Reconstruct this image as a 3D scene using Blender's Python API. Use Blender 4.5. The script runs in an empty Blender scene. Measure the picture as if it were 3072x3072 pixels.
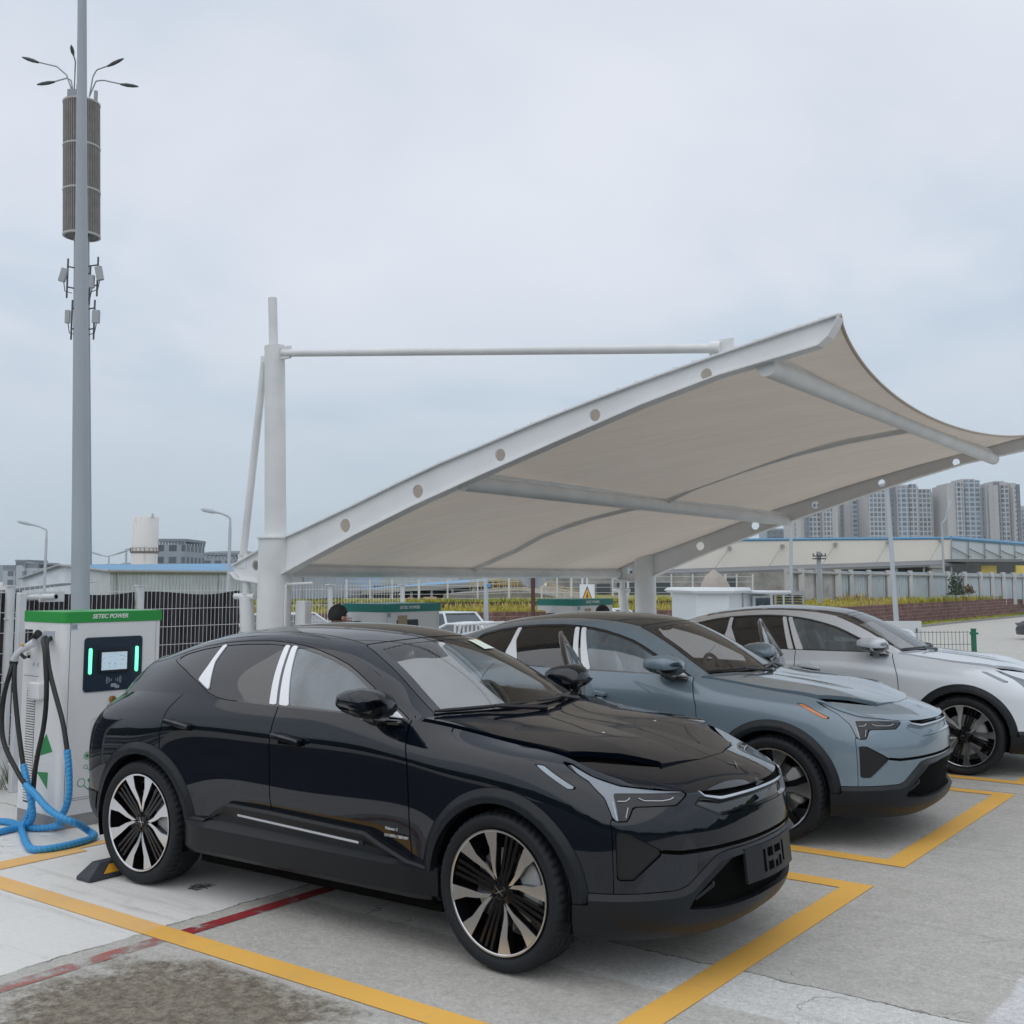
import bpy, bmesh, math, random
import numpy as np
from math import radians, sin, cos, pi, sqrt, atan2
from mathutils import Vector, Matrix

SC = bpy.context.scene
COL = SC.collection
# ------------------------------------------------------------------ camera
cam_d = bpy.data.cameras.new("camera"); CAM = bpy.data.objects.new("camera", cam_d); COL.objects.link(CAM)
cam_d.sensor_fit = 'HORIZONTAL'; cam_d.sensor_width = 36.0; cam_d.lens = 36.0 * 1.08075
cam_d.shift_y = -0.04215; cam_d.clip_start = 0.1; cam_d.clip_end = 6000
CAM.location = (0, 0, 1.9197); CAM.rotation_euler = (radians(90 + 5.731), 0, 0)
SC.camera = CAM
# ------------------------------------------------------------------ sky, sun, exposure
SUN_EL, SUN_AZ = radians(58), radians(205)          # azimuth measured like the Sky Texture's sun_rotation
W = bpy.data.worlds.new("World"); SC.world = W; W.use_nodes = True
def build_world():
    nt = W.node_tree; nt.nodes.clear()
    N = lambda t, **k: _node(nt, t, **k)
    out = N('ShaderNodeOutputWorld'); bg = N('ShaderNodeBackground'); bg2 = N('ShaderNodeBackground'); add = N('ShaderNodeMixShader')
    sky = N('ShaderNodeTexSky'); sky.sky_type = 'NISHITA'; sky.sun_disc = False
    sky.sun_elevation = SUN_EL; sky.sun_rotation = SUN_AZ; sky.air_density = 1.0; sky.dust_density = 2.0
    bg.inputs[1].default_value = 0.10
    nt.links.new(sky.outputs[0], bg.inputs[0])
    tc = N('ShaderNodeTexCoord'); sep = N('ShaderNodeSeparateXYZ'); nt.links.new(tc.outputs['Generated'], sep.inputs[0])
    # cloud layer seen in perspective: direction divided by its height
    mz = N('ShaderNodeMath', operation='MAXIMUM'); mz.inputs[1].default_value = 0.0
    nt.links.new(sep.outputs[2], mz.inputs[0])
    az = N('ShaderNodeMath', operation='ADD'); az.inputs[1].default_value = 0.16; nt.links.new(mz.outputs[0], az.inputs[0])
    dx = N('ShaderNodeMath', operation='DIVIDE'); nt.links.new(sep.outputs[0], dx.inputs[0]); nt.links.new(az.outputs[0], dx.inputs[1])
    dy = N('ShaderNodeMath', operation='DIVIDE'); nt.links.new(sep.outputs[1], dy.inputs[0]); nt.links.new(az.outputs[0], dy.inputs[1])
    cmb = N('ShaderNodeCombineXYZ'); nt.links.new(dx.outputs[0], cmb.inputs[0]); nt.links.new(dy.outputs[0], cmb.inputs[1])
    n1 = N('ShaderNodeTexNoise'); n1.inputs['Scale'].default_value = 0.75; n1.inputs['Detail'].default_value = 5; n1.inputs['Roughness'].default_value = .52; n1.inputs['Distortion'].default_value = .35
    nt.links.new(cmb.outputs[0], n1.inputs['Vector'])
    rp = N('ShaderNodeValToRGB'); e = rp.color_ramp.elements
    e[0].position = .34; e[0].color = (.44, .515, .605, 1); e[1].position = .68; e[1].color = (.665, .685, .735, 1)
    m = e.new(.5); m.color = (.60, .63, .69, 1)
    nt.links.new(n1.outputs[0], rp.inputs[0])
    # towards the horizon the cloud base turns bluer and darker
    hr = N('ShaderNodeMapRange'); hr.inputs['From Min'].default_value = .0; hr.inputs['From Max'].default_value = .27; nt.links.new(sep.outputs[2], hr.inputs['Value'])
    hm = N('ShaderNodeMix', data_type='RGBA'); nt.links.new(hr.outputs[0], hm.inputs['Factor'])
    hm.inputs[6].default_value = (.31, .40, .475, 1); nt.links.new(rp.outputs[0], hm.inputs[7])
    nt.links.new(hm.outputs[2], bg2.inputs[0]); bg2.inputs[1].default_value = .95
    add.inputs[0].default_value = .90
    nt.links.new(bg.outputs[0], add.inputs[1]); nt.links.new(bg2.outputs[0], add.inputs[2]); nt.links.new(add.outputs[0], out.inputs[0])
def _node(nt, t, **k):
    n = nt.nodes.new(t)
    for a, b in k.items(): setattr(n, a, b)
    return n
build_world()
sun_d = bpy.data.lights.new("sun", 'SUN'); SUN = bpy.data.objects.new("sun", sun_d); COL.objects.link(SUN)
sun_d.energy = 0.75; sun_d.angle = radians(110); sun_d.color = (1.0, .96, .90)
# Nishita: rotation 0 puts the sun at +Y, growing clockwise seen from above
_sv = Vector((sin(SUN_AZ) * cos(SUN_EL), cos(SUN_AZ) * cos(SUN_EL), sin(SUN_EL)))
SUN.rotation_euler = _sv.to_track_quat('Z', 'Y').to_euler(); SUN.location = (0, 0, 30)
SC.view_settings.view_transform = 'Standard'; SC.view_settings.look = 'None'
SC.view_settings.exposure = 0.45; SC.view_settings.gamma = 1.0; SC.view_settings.use_curve_mapping = False
SC.cycles.max_bounces = 8; SC.cycles.volume_bounces = 2; SC.cycles.transparent_max_bounces = 16; SC.cycles.caustics_reflective = False; SC.cycles.caustics_refractive = False
SC.cycles.use_denoising = True; SC.cycles.sample_clamp_indirect = 6.0
# ------------------------------------------------------------------ materials
def new_mat(name):
    m = bpy.data.materials.new(name); m.use_nodes = True
    return m, m.node_tree, m.node_tree.nodes['Principled BSDF']
def pmat(name, col, rough=.5, metal=0., coat=0., spec=.5, bump=0., bscale=60., var=0., vscale=3., emit=0., emit_col=None, alpha=1., trans=0., sheen=0., coatr=.03):
    """principled material; colour variation and bump from noise"""
    m, nt, b = new_mat(name)
    b.inputs['Base Color'].default_value = (*col, 1); b.inputs['Roughness'].default_value = rough; b.inputs['Metallic'].default_value = metal
    b.inputs['Coat Weight'].default_value = coat; b.inputs['Coat Roughness'].default_value = coatr; b.inputs['Specular IOR Level'].default_value = spec
    if emit: b.inputs['Emission Color'].default_value = (*(emit_col or col), 1); b.inputs['Emission Strength'].default_value = emit
    if trans: b.inputs['Transmission Weight'].default_value = trans
    tc = None
    if bump or var: tc = nt.nodes.new('ShaderNodeTexCoord')
    if var:
        n = nt.nodes.new('ShaderNodeTexNoise'); n.inputs['Scale'].default_value = vscale; n.inputs['Detail'].default_value = 6; n.inputs['Roughness'].default_value = .6
        nt.links.new(tc.outputs['Object'], n.inputs['Vector'])
        r = nt.nodes.new('ShaderNodeMapRange'); r.inputs[1].default_value = .25; r.inputs[2].default_value = .75; r.inputs[3].default_value = 1 - var; r.inputs[4].default_value = 1 + var
        nt.links.new(n.outputs[0], r.inputs[0])
        mx = nt.nodes.new('ShaderNodeVectorMath'); mx.operation = 'SCALE'; mx.inputs[0].default_value = col
        nt.links.new(r.outputs[0], mx.inputs['Scale']); nt.links.new(mx.outputs[0], b.inputs['Base Color'])
    if bump:
        n = nt.nodes.new('ShaderNodeTexNoise'); n.inputs['Scale'].default_value = bscale; n.inputs['Detail'].default_value = 4
        nt.links.new(tc.outputs['Object'], n.inputs['Vector'])
        bp = nt.nodes.new('ShaderNodeBump'); bp.inputs['Strength'].default_value = bump; bp.inputs['Distance'].default_value = .01
        nt.links.new(n.outputs[0], bp.inputs['Height']); nt.links.new(bp.outputs[0], b.inputs['Normal'])
    return m
def glass_mat(name, tint, refl=1.0, rough=0.0, ior=1.5, haze=0.0, hcol=(.5, .55, .6)):
    """thin tinted pane: transparent + fresnel reflection (+ a milky film)"""
    m = bpy.data.materials.new(name); m.use_nodes = True; nt = m.node_tree; nt.nodes.clear()
    N = nt.nodes.new; L = nt.links.new
    out = N('ShaderNodeOutputMaterial'); t = N('ShaderNodeBsdfTransparent'); t.inputs[0].default_value = (*tint, 1)
    g = N('ShaderNodeBsdfGlossy'); g.inputs['Roughness'].default_value = rough; g.inputs[0].default_value = (1, 1, 1, 1)
    f = N('ShaderNodeFresnel'); f.inputs[0].default_value = ior
    mu = N('ShaderNodeMath'); mu.operation = 'MULTIPLY'; mu.inputs[1].default_value = refl; mu.use_clamp = True; L(f.outputs[0], mu.inputs[0])
    mx = N('ShaderNodeMixShader'); L(mu.outputs[0], mx.inputs[0]); L(g.outputs[0], mx.inputs[2])
    if haze:
        d = N('ShaderNodeBsdfDiffuse'); d.inputs[0].default_value = (*hcol, 1); m2 = N('ShaderNodeMixShader')
        m2.inputs[0].default_value = haze
        tc = N('ShaderNodeTexCoord'); n = N('ShaderNodeTexNoise'); n.inputs['Scale'].default_value = 3.; n.inputs['Detail'].default_value = 5
        mp = N('ShaderNodeMapping'); mp.inputs['Scale'].default_value = (2., 2., .6); L(tc.outputs['Object'], mp.inputs[0]); L(mp.outputs[0], n.inputs['Vector'])
        r = N('ShaderNodeMapRange'); r.inputs[1].default_value = .3; r.inputs[2].default_value = .7; r.inputs[3].default_value = haze * .5; r.inputs[4].default_value = haze * 1.4
        L(n.outputs[0], r.inputs[0]); L(r.outputs[0], m2.inputs[0])
        L(t.outputs[0], m2.inputs[1]); L(d.outputs[0], m2.inputs[2]); L(m2.outputs[0], mx.inputs[1])
    else: L(t.outputs[0], mx.inputs[1])
    L(mx.outputs[0], out.inputs[0]); return m

# ------------------------------------------------------------------ objects
def link(name, me, mat=None, parent=None, loc=None, rot=None):
    o = bpy.data.objects.new(name, me); COL.objects.link(o)
    if mat is not None and me is not None:
        for mm in (mat if isinstance(mat, (list, tuple)) else [mat]): me.materials.append(mm)
    if parent is not None: o.parent = parent
    if loc is not None: o.location = loc
    if rot is not None: o.rotation_euler = rot
    return o
def mesh_from(name, V, F, smooth=None, mi=None):
    me = bpy.data.meshes.new(name); me.from_pydata([tuple(map(float, v)) for v in V], [], [tuple(f) for f in F])
    if mi is not None: me.polygons.foreach_set('material_index', mi)
    if smooth is not None:
        me.polygons.foreach_set('use_smooth', [True] * len(me.polygons))
        if smooth < 180: me.set_sharp_from_angle(angle=radians(smooth))
    me.update(); return me
def tag(o, label=None, cat=None, group=None, kind=None):
    if label: o['label'] = label
    if cat: o['category'] = cat
    if group: o['group'] = group
    if kind: o['kind'] = kind
    return o
def thing(name, label, cat, loc=(0, 0, 0), rz=0., group=None):
    o = bpy.data.objects.new(name, None); COL.objects.link(o); o.empty_display_size = .2
    o.location = loc; o.rotation_euler = (0, 0, rz); return tag(o, label, cat, group)
def copy_thing(o, parent=None, **kw):
    c = o.copy(); COL.objects.link(c); c.parent = parent
    for ch in list(o.children): copy_thing(ch, c)
    for k, v in kw.items(): setattr(c, k, v)
    return c
class MB:
    """collects shapes into one mesh"""
    def __init__(s): s.V = []; s.F = []; s.M = []
    def add(s, V, F, m=0):
        n = len(s.V); s.V += [tuple(v) for v in V]; s.F += [tuple(i + n for i in f) for f in F]; s.M += [m] * len(F); return s
    def box(s, c, d, rz=0., m=0, bev=0.):
        cx, cy, cz = c; hx, hy, hz = d[0] / 2, d[1] / 2, d[2] / 2; ca, sa = cos(rz), sin(rz)
        if bev <= 0:
            P = [(x, y, z) for z in (-hz, hz) for x, y in ((-hx, -hy), (hx, -hy), (hx, hy), (-hx, hy))]
            F = [(3, 2, 1, 0), (4, 5, 6, 7), (0, 1, 5, 4), (1, 2, 6, 5), (2, 3, 7, 6), (3, 0, 4, 7)]
        else:
            b = min(bev, hx * .9, hy * .9, hz * .9); P = []; F = []
            def oct_(ix, iy, z):
                return [(-ix + b, -iy, z), (ix - b, -iy, z), (ix, -iy + b, z), (ix, iy - b, z), (ix - b, iy, z), (-ix + b, iy, z), (-ix, iy - b, z), (-ix, -iy + b, z)]
            for ix, iy, z in ((hx - b, hy - b, -hz), (hx, hy, -hz + b), (hx, hy, hz - b), (hx - b, hy - b, hz)):
                if ix < hx: P += [(x, y, z) for x, y, z in [(-ix + b * .3, -iy, z), (ix - b * .3, -iy, z), (ix, -iy + b * .3, z), (ix, iy - b * .3, z), (ix - b * .3, iy, z), (-ix + b * .3, iy, z), (-ix, iy - b * .3, z), (-ix, -iy + b * .3, z)]]
                else: P += oct_(ix, iy, z)
            for r in range(3):
                for k in range(8): F.append((r * 8 + k, r * 8 + (k + 1) % 8, r * 8 + 8 + (k + 1) % 8, r * 8 + 8 + k))
            F += [tuple(range(7, -1, -1)), tuple(range(24, 32))]
        return s.add([(cx + x * ca - y * sa, cy + x * sa + y * ca, cz + z) for x, y, z in P], F, m)
    def tube(s, pts, r, n=12, m=0, cap=True, flat=None):
        """swept tube through points; r may be a list"""
        P = [Vector(p) for p in pts]; k = len(P); R = r if isinstance(r, (list, tuple)) else [r] * k
        T = [(P[min(i + 1, k - 1)] - P[max(i - 1, 0)]).normalized() for i in range(k)]
        up = Vector((0, 0, 1)) if abs(T[0].z) < .9 else Vector((1, 0, 0))
        U = T[0].cross(up).normalized(); V = []; F = []
        for i in range(k):
            U = (U - T[i] * U.dot(T[i])).normalized(); B = T[i].cross(U)
            for j in range(n):
                a = 2 * pi * j / n; V.append(P[i] + (U * cos(a) + B * sin(a)) * R[i])
        for i in range(k - 1):
            for j in range(n): F.append((i * n + j, i * n + (j + 1) % n, (i + 1) * n + (j + 1) % n, (i + 1) * n + j))
        if cap: F += [tuple(range(n - 1, -1, -1)), tuple(range((k - 1) * n, k * n))]
        return s.add(V, F, m)
    def lathe(s, prof, n=32, axis='Z', c=(0, 0, 0), m=0, close=False):
        V = []; F = []; k = len(prof)
        for j in range(n):
            a = 2 * pi * j / n
            for r, h in prof:
                p = (r * cos(a), r * sin(a), h)
                if axis == 'Y': p = (p[0], p[2], p[1])
                if axis == 'X': p = (p[2], p[0], p[1])
                V.append((p[0] + c[0], p[1] + c[1], p[2] + c[2]))
        for j in range(n):
            for i in range(k if close else k - 1):
                i2 = (i + 1) % k; q = (j * k + i, j * k + i2, ((j + 1) % n) * k + i2, ((j + 1) % n) * k + i)
                F.append(q if axis == 'Z' or axis == 'X' else q[::-1])
        return s.add(V, F, m)
    def prism(s, poly, a, b, fn, m=0):
        """polygon (u,v) extruded from depth a to b; fn(u,v,w)->xyz"""
        n = len(poly); V = [fn(u, v, a) for u, v in poly] + [fn(u, v, b) for u, v in poly]
        F = [tuple(range(n - 1, -1, -1)), tuple(range(n, 2 * n))] + [(i, (i + 1) % n, n + (i + 1) % n, n + i) for i in range(n)]
        return s.add(V, F, m)
    def quad(s, a, b, c, d, m=0): return s.add([a, b, c, d], [(0, 1, 2, 3)], m)
    def build(s, name, mat, parent=None, smooth=None, loc=None, rot=None, fix=True):
        me = mesh_from(name, s.V, s.F, smooth, s.M)
        if fix:
            bm = bmesh.new(); bm.from_mesh(me); bmesh.ops.recalc_face_normals(bm, faces=bm.faces); bm.to_mesh(me); bm.free()
            if smooth is not None and smooth < 180: me.set_sharp_from_angle(angle=radians(smooth))
        return link(name, me, mat, parent, loc, rot)
def text_mesh(body, size, name, mat, parent, M, shear=0., depth=.001, align='LEFT', bold=0.0):
    cu = bpy.data.curves.new(name, 'FONT'); cu.body = body; cu.size = size; cu.shear = shear; cu.extrude = depth; cu.align_x = align; cu.offset = bold
    t = bpy.data.objects.new(name, cu); COL.objects.link(t)
    dg = bpy.context.evaluated_depsgraph_get(); me = bpy.data.meshes.new_from_object(t.evaluated_get(dg))
    bpy.data.objects.remove(t); bpy.data.curves.remove(cu)
    me.name = name; me.transform(M)
    me.materials.clear(); return link(name, me, mat, parent)
RND = random.Random(7)
# ---------------------------------------------------------------- car surface
def nspline(t, P, tq):
    """natural cubic spline through P (n,...) at knots t, evaluated at tq"""
    t = np.asarray(t, float); P = np.asarray(P, float); n = len(t)
    h = np.diff(t); A = np.eye(n); R = np.zeros_like(P)
    for i in range(1, n - 1):
        A[i, i - 1], A[i, i], A[i, i + 1] = h[i - 1], 2 * (h[i - 1] + h[i]), h[i]
        R[i] = 6 * ((P[i + 1] - P[i]) / h[i] - (P[i] - P[i - 1]) / h[i - 1])
    M = np.linalg.solve(A, R.reshape(n, -1)).reshape(P.shape)
    tq = np.asarray(tq, float); i = np.clip(np.searchsorted(t, tq) - 1, 0, n - 2)
    sh = (-1,) + (1,) * (P.ndim - 1)
    a = ((t[i + 1] - tq) / h[i]).reshape(sh); b = 1 - a; hh = (h[i] ** 2 / 6).reshape(sh)
    return a * P[i] + b * P[i + 1] + ((a ** 3 - a) * M[i] + (b ** 3 - b) * M[i + 1]) * hh

RING = [  # front centre -> side -> rear centre; seven levels of (x, y, z) each
 [(2.30,0,.23),(2.385,0,.30),(2.415,0,.48),(2.43,0,.64),(2.425,0,.76),(2.405,0,.845),(2.38,0,.885)],
 [(2.28,.26,.23),(2.365,.26,.30),(2.395,.26,.48),(2.41,.26,.64),(2.405,.26,.76),(2.385,.26,.845),(2.355,.26,.887)],
 [(2.22,.49,.23),(2.295,.5,.30),(2.325,.5,.48),(2.345,.5,.64),(2.335,.5,.76),(2.31,.5,.85),(2.27,.49,.893)],
 [(2.12,.66,.235),(2.19,.69,.30),(2.215,.70,.48),(2.225,.705,.64),(2.215,.70,.77),(2.18,.685,.87),(2.12,.655,.915)],
 [(1.98,.80,.24),(2.03,.845,.305),(2.05,.86,.48),(2.05,.865,.64),(2.035,.86,.79),(1.99,.84,.90),(1.92,.775,.975)],
 [(1.80,.89,.25),(1.80,.935,.31),(1.80,.948,.48),(1.80,.952,.65),(1.79,.947,.82),(1.77,.92,.95),(1.72,.80,1.04)],
 [(1.40,.90,.265),(1.40,.95,.32),(1.40,.965,.48),(1.40,.968,.66),(1.40,.962,.84),(1.40,.938,.99),(1.40,.79,1.08)],
 [(1.05,.89,.27),(1.05,.94,.32),(1.05,.955,.47),(1.05,.95,.66),(1.05,.947,.84),(1.05,.93,1.0),(1.05,.79,1.125)],
 [(.78,.88,.27),(.78,.895,.32),(.78,.908,.47),(.78,.934,.65),(.78,.940,.84),(.78,.935,1.0),(.78,.835,1.16)],
 [(.40,.84,.275),(.40,.87,.325),(.40,.884,.47),(.40,.926,.64),(.40,.935,.84),(.40,.936,1.0),(.40,.88,1.172)],
 [(0,.84,.28),(0,.87,.33),(0,.883,.475),(0,.926,.64),(0,.934,.84),(0,.936,1.0),(0,.885,1.174)],
 [(-.5,.84,.28),(-.5,.87,.33),(-.5,.887,.48),(-.5,.929,.65),(-.5,.938,.85),(-.5,.94,1.01),(-.5,.88,1.18)],
 [(-.95,.88,.28),(-.95,.915,.335),(-.95,.932,.48),(-.95,.942,.66),(-.95,.945,.86),(-.95,.945,1.02),(-.95,.87,1.19)],
 [(-1.4,.90,.285),(-1.4,.95,.34),(-1.4,.965,.49),(-1.4,.968,.68),(-1.4,.966,.87),(-1.4,.945,1.03),(-1.4,.83,1.19)],
 [(-1.8,.86,.29),(-1.8,.915,.345),(-1.8,.935,.50),(-1.8,.94,.68),(-1.8,.938,.87),(-1.8,.905,1.02),(-1.78,.76,1.165)],
 [(-2.0,.77,.30),(-2.05,.82,.36),(-2.09,.84,.51),(-2.11,.845,.68),(-2.11,.84,.85),(-2.08,.81,.99),(-2.0,.68,1.12)],
 [(-2.10,.56,.30),(-2.16,.59,.36),(-2.20,.60,.51),(-2.22,.605,.68),(-2.22,.60,.85),(-2.19,.58,.99),(-2.11,.50,1.095)],
 [(-2.14,.28,.30),(-2.20,.29,.36),(-2.24,.30,.51),(-2.26,.30,.68),(-2.26,.30,.85),(-2.23,.29,.99),(-2.15,.25,1.085)],
 [(-2.15,0,.30),(-2.21,0,.36),(-2.25,0,.51),(-2.27,0,.68),(-2.27,0,.85),(-2.24,0,.99),(-2.16,0,1.08)],
]
def ring_grid(ns=280, nv=64):
    K = np.array(RING)                                   # (19,7,3)
    m = np.array([1, -1, 1.])
    K = np.concatenate([K[3:0:-1] * m, K, K[-2:-5:-1] * m])
    d = np.linalg.norm(np.diff(K[:, 3], axis=0), axis=1)
    t = np.concatenate([[0], np.cumsum(d)]); t0, t1 = t[3], t[-4]
    s = np.linspace(t0, t1, ns)
    rows = nspline(t, K, s)                              # (ns,7,3)
    tv = np.array([0, .09, .25, .41, .58, .72, .92])
    v = np.concatenate([np.linspace(0, .09, 6)[:-1], np.linspace(.09, .92, nv - 5)])
    G = nspline(tv, rows.transpose(1, 0, 2), v).transpose(1, 0, 2)   # (ns,nv,3)
    G[0, :, 1] = 0; G[-1, :, 1] = 0
    return G, s - t0

GH = np.array([  # x station, rail y, rail z, centre z, centre x bulge
 (.80, .785, 1.175, 1.165, .25),
 (.62, .745, 1.265, 1.275, .25),
 (.42, .705, 1.372, 1.39, .25),
 (.22, .670, 1.455, 1.49, .25),
 (.02, .645, 1.512, 1.568, .24),
 (-.18, .628, 1.545, 1.612, .18),
 (-.45, .615, 1.563, 1.632, .06),
 (-.75, .605, 1.558, 1.626, .0),
 (-1.10, .590, 1.525, 1.592, .0),
 (-1.45, .570, 1.460, 1.527, -.02),
 (-1.75, .545, 1.385, 1.440, -.06),
 (-1.90, .525, 1.335, 1.395, -.08),
 (-1.97, .515, 1.25, 1.29, -.10),
 (-2.02, .52, 1.10, 1.10, -.12)])
def gh_grid(G, nx=180, nside=26, ntop=30):
    """greenhouse: belt (top row of ring) -> rail -> roof centre"""
    top = G[:, -1]
    side = top[(top[:, 1] > .6)]
    o = np.argsort(side[:, 0]); bx, by_, bz = side[o].T
    K = GH[::-1]
    xs = np.concatenate([np.linspace(-2.0, -1.86, 14)[:-1], np.linspace(-1.86, .80, nx - 13)])
    ry, rz, cz, cb = nspline(K[:, 0], K[:, 1:], xs).T
    B = np.stack([xs, np.interp(xs, bx, by_), np.interp(xs, bx, bz)], 1)
    R = np.stack([xs, ry, rz], 1)
    a = np.linspace(0, 1, nside)[None, :, None]
    S = B[:, None] * (1 - a) + R[:, None] * a
    hgt = np.clip((rz - B[:, 2]) / .35, 0, 1)[:, None]
    S[:, :, 1] += .028 * hgt * np.sin(np.pi * a[:, :, 0]) 
    q = np.linspace(1, 0, ntop)[1:]
    y = ry[:, None] * q
    prof = 1 - q ** 2.3
    T = np.stack([xs[:, None] + cb[:, None] * (1 - q ** 2), y, rz[:, None] + (cz - rz)[:, None] * prof], 2)
    g = np.concatenate([S, T], 1)
    # round the rail: smooth along the section near the corner row
    w = np.zeros(g.shape[1]); w[nside - 4:nside + 4] = 1
    for _ in range(14):
        sm = g.copy(); sm[:, 1:-1] = .25 * g[:, :-2] + .5 * g[:, 1:-1] + .25 * g[:, 2:]
        g = g + (sm - g) * w[None, :, None]
    g[:, -1, 1] = 0
    return g
HC = np.array([(.7,1.22),(1.05,1.165),(1.4,1.128),(1.8,1.066),(2.1,.995),(2.3,.925),(2.40,.872)])
def hood_grid(G, nu=40):
    """from the ring's top row inwards to the centre line"""
    top = G[:, -1]
    i1 = int(np.argmax(top[:, 0] < .80)) + 1
    E = top[:i1]
    n = len(E)
    f = np.linspace(0, 1, n)
    xsp = nspline(HC[:, 0], HC[:, 0], HC[:, 0])
    # spine x for each edge vertex: spread from 2.38 to the cowl
    d = np.linalg.norm(np.diff(E, axis=0), axis=1); t = np.concatenate([[0], np.cumsum(d)]); t /= t[-1]
    sx = 2.38 + (1.05 - 2.38) * t ** 1.0
    sx = np.minimum(sx, np.where(t < .02, 2.38, sx))
    SP = np.stack([sx, 0 * sx, nspline(HC[:, 0], HC[:, 1], sx)], 1)
    q = np.linspace(0, 1, nu)[None, :, None]
    P = E[:, None] * (1 - q) + SP[:, None] * q
    # height: centre profile plus an edge correction that fades inwards
    hz = nspline(HC[:, 0], HC[:, 1], np.clip(P[..., 0].ravel(), .7, 2.4)).reshape(P.shape[:2])
    corr = E[:, 2] - nspline(HC[:, 0], HC[:, 1], np.clip(E[:, 0], .7, 2.4))
    P[..., 2] = hz + corr[:, None] * (1 - q[..., 0]) ** 2.2
    P[:, -1, 1] = 0
    return P
# ------------------------------------------------------------------ cutting a surface into panels
class Surf:
    def __init__(s, G, U):
        a, b = G.shape[:2]
        s.V = [tuple(p) for p in G.reshape(-1, 3)]; s.U = [tuple(p) for p in U.reshape(a * b, -1)]
        du = np.gradient(G, axis=0); dv = np.gradient(G, axis=1); n = np.cross(du, dv); n /= np.linalg.norm(n, axis=2, keepdims=True) + 1e-9
        s.Nn = [tuple(p) for p in n.reshape(-1, 3)]
        I = np.arange(a * b).reshape(a, b)
        s.F = [tuple(q) for q in np.stack([I[:-1, :-1], I[1:, :-1], I[1:, 1:], I[:-1, 1:]], -1).reshape(-1, 4).tolist()]
        s.cache = None
    def flip(s):
        s.Nn = [(-a, -b, -c) for a, b, c in s.Nn]; s.F = [f[::-1] for f in s.F]
    def split(s, faces, fn):
        V = np.array(s.V); U = np.array(s.U); f = fn(V, U).tolist(); edge = {}; neg = []; pos = []
        for fc in faces:
            vals = [f[i] for i in fc]
            if max(vals) <= 0: neg.append(fc); continue
            if min(vals) >= 0: pos.append(fc); continue
            A = []; B = []; n = len(fc)
            for k in range(n):
                i, j = fc[k], fc[(k + 1) % n]; fi, fj = f[i], f[j]
                if fi <= 0: A.append(i)
                if fi >= 0: B.append(i)
                if (fi < 0 < fj) or (fj < 0 < fi):
                    key = (i, j) if i < j else (j, i)
                    w = edge.get(key)
                    if w is None:
                        t = fi / (fi - fj); w = len(s.V); edge[key] = w
                        s.V.append(tuple(s.V[i][c] + (s.V[j][c] - s.V[i][c]) * t for c in range(3)))
                        s.U.append(tuple(s.U[i][c] + (s.U[j][c] - s.U[i][c]) * t for c in range(len(s.U[i]))))
                        s.Nn.append(tuple(s.Nn[i][c] + (s.Nn[j][c] - s.Nn[i][c]) * t for c in range(3)))
                    A.append(w); B.append(w)
            if len(A) > 2: neg.append(tuple(A))
            if len(B) > 2: pos.append(tuple(B))
        return neg, pos
    def take(s, faces, fn, gap=.006):
        """faces inside fn<0 (shrunk by half a gap), faces outside (ditto)"""
        ins, out = s.split(faces, lambda V, U: fn(V, U) + gap / 2)
        if gap > 0: _, out = s.split(out, lambda V, U: fn(V, U) - gap / 2)
        return ins, out
def psdf(x, y, poly):
    """signed distance to a polygon, negative inside"""
    P = np.array(poly, float); d = np.full(x.shape, 1e9); sg = np.ones(x.shape)
    n = len(P)
    for i in range(n):
        a, b = P[i], P[i - 1]; e = b - a; wx, wy = x - a[0], y - a[1]
        t = np.clip((wx * e[0] + wy * e[1]) / (e @ e + 1e-12), 0, 1)
        d = np.minimum(d, (wx - e[0] * t) ** 2 + (wy - e[1] * t) ** 2)
        c1 = y >= a[1]; c2 = y < b[1]; c3 = e[0] * wy > e[1] * wx
        sg = np.where((c1 & c2 & c3) | (~c1 & ~c2 & ~c3), -sg, sg)
    return sg * np.sqrt(d)
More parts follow.
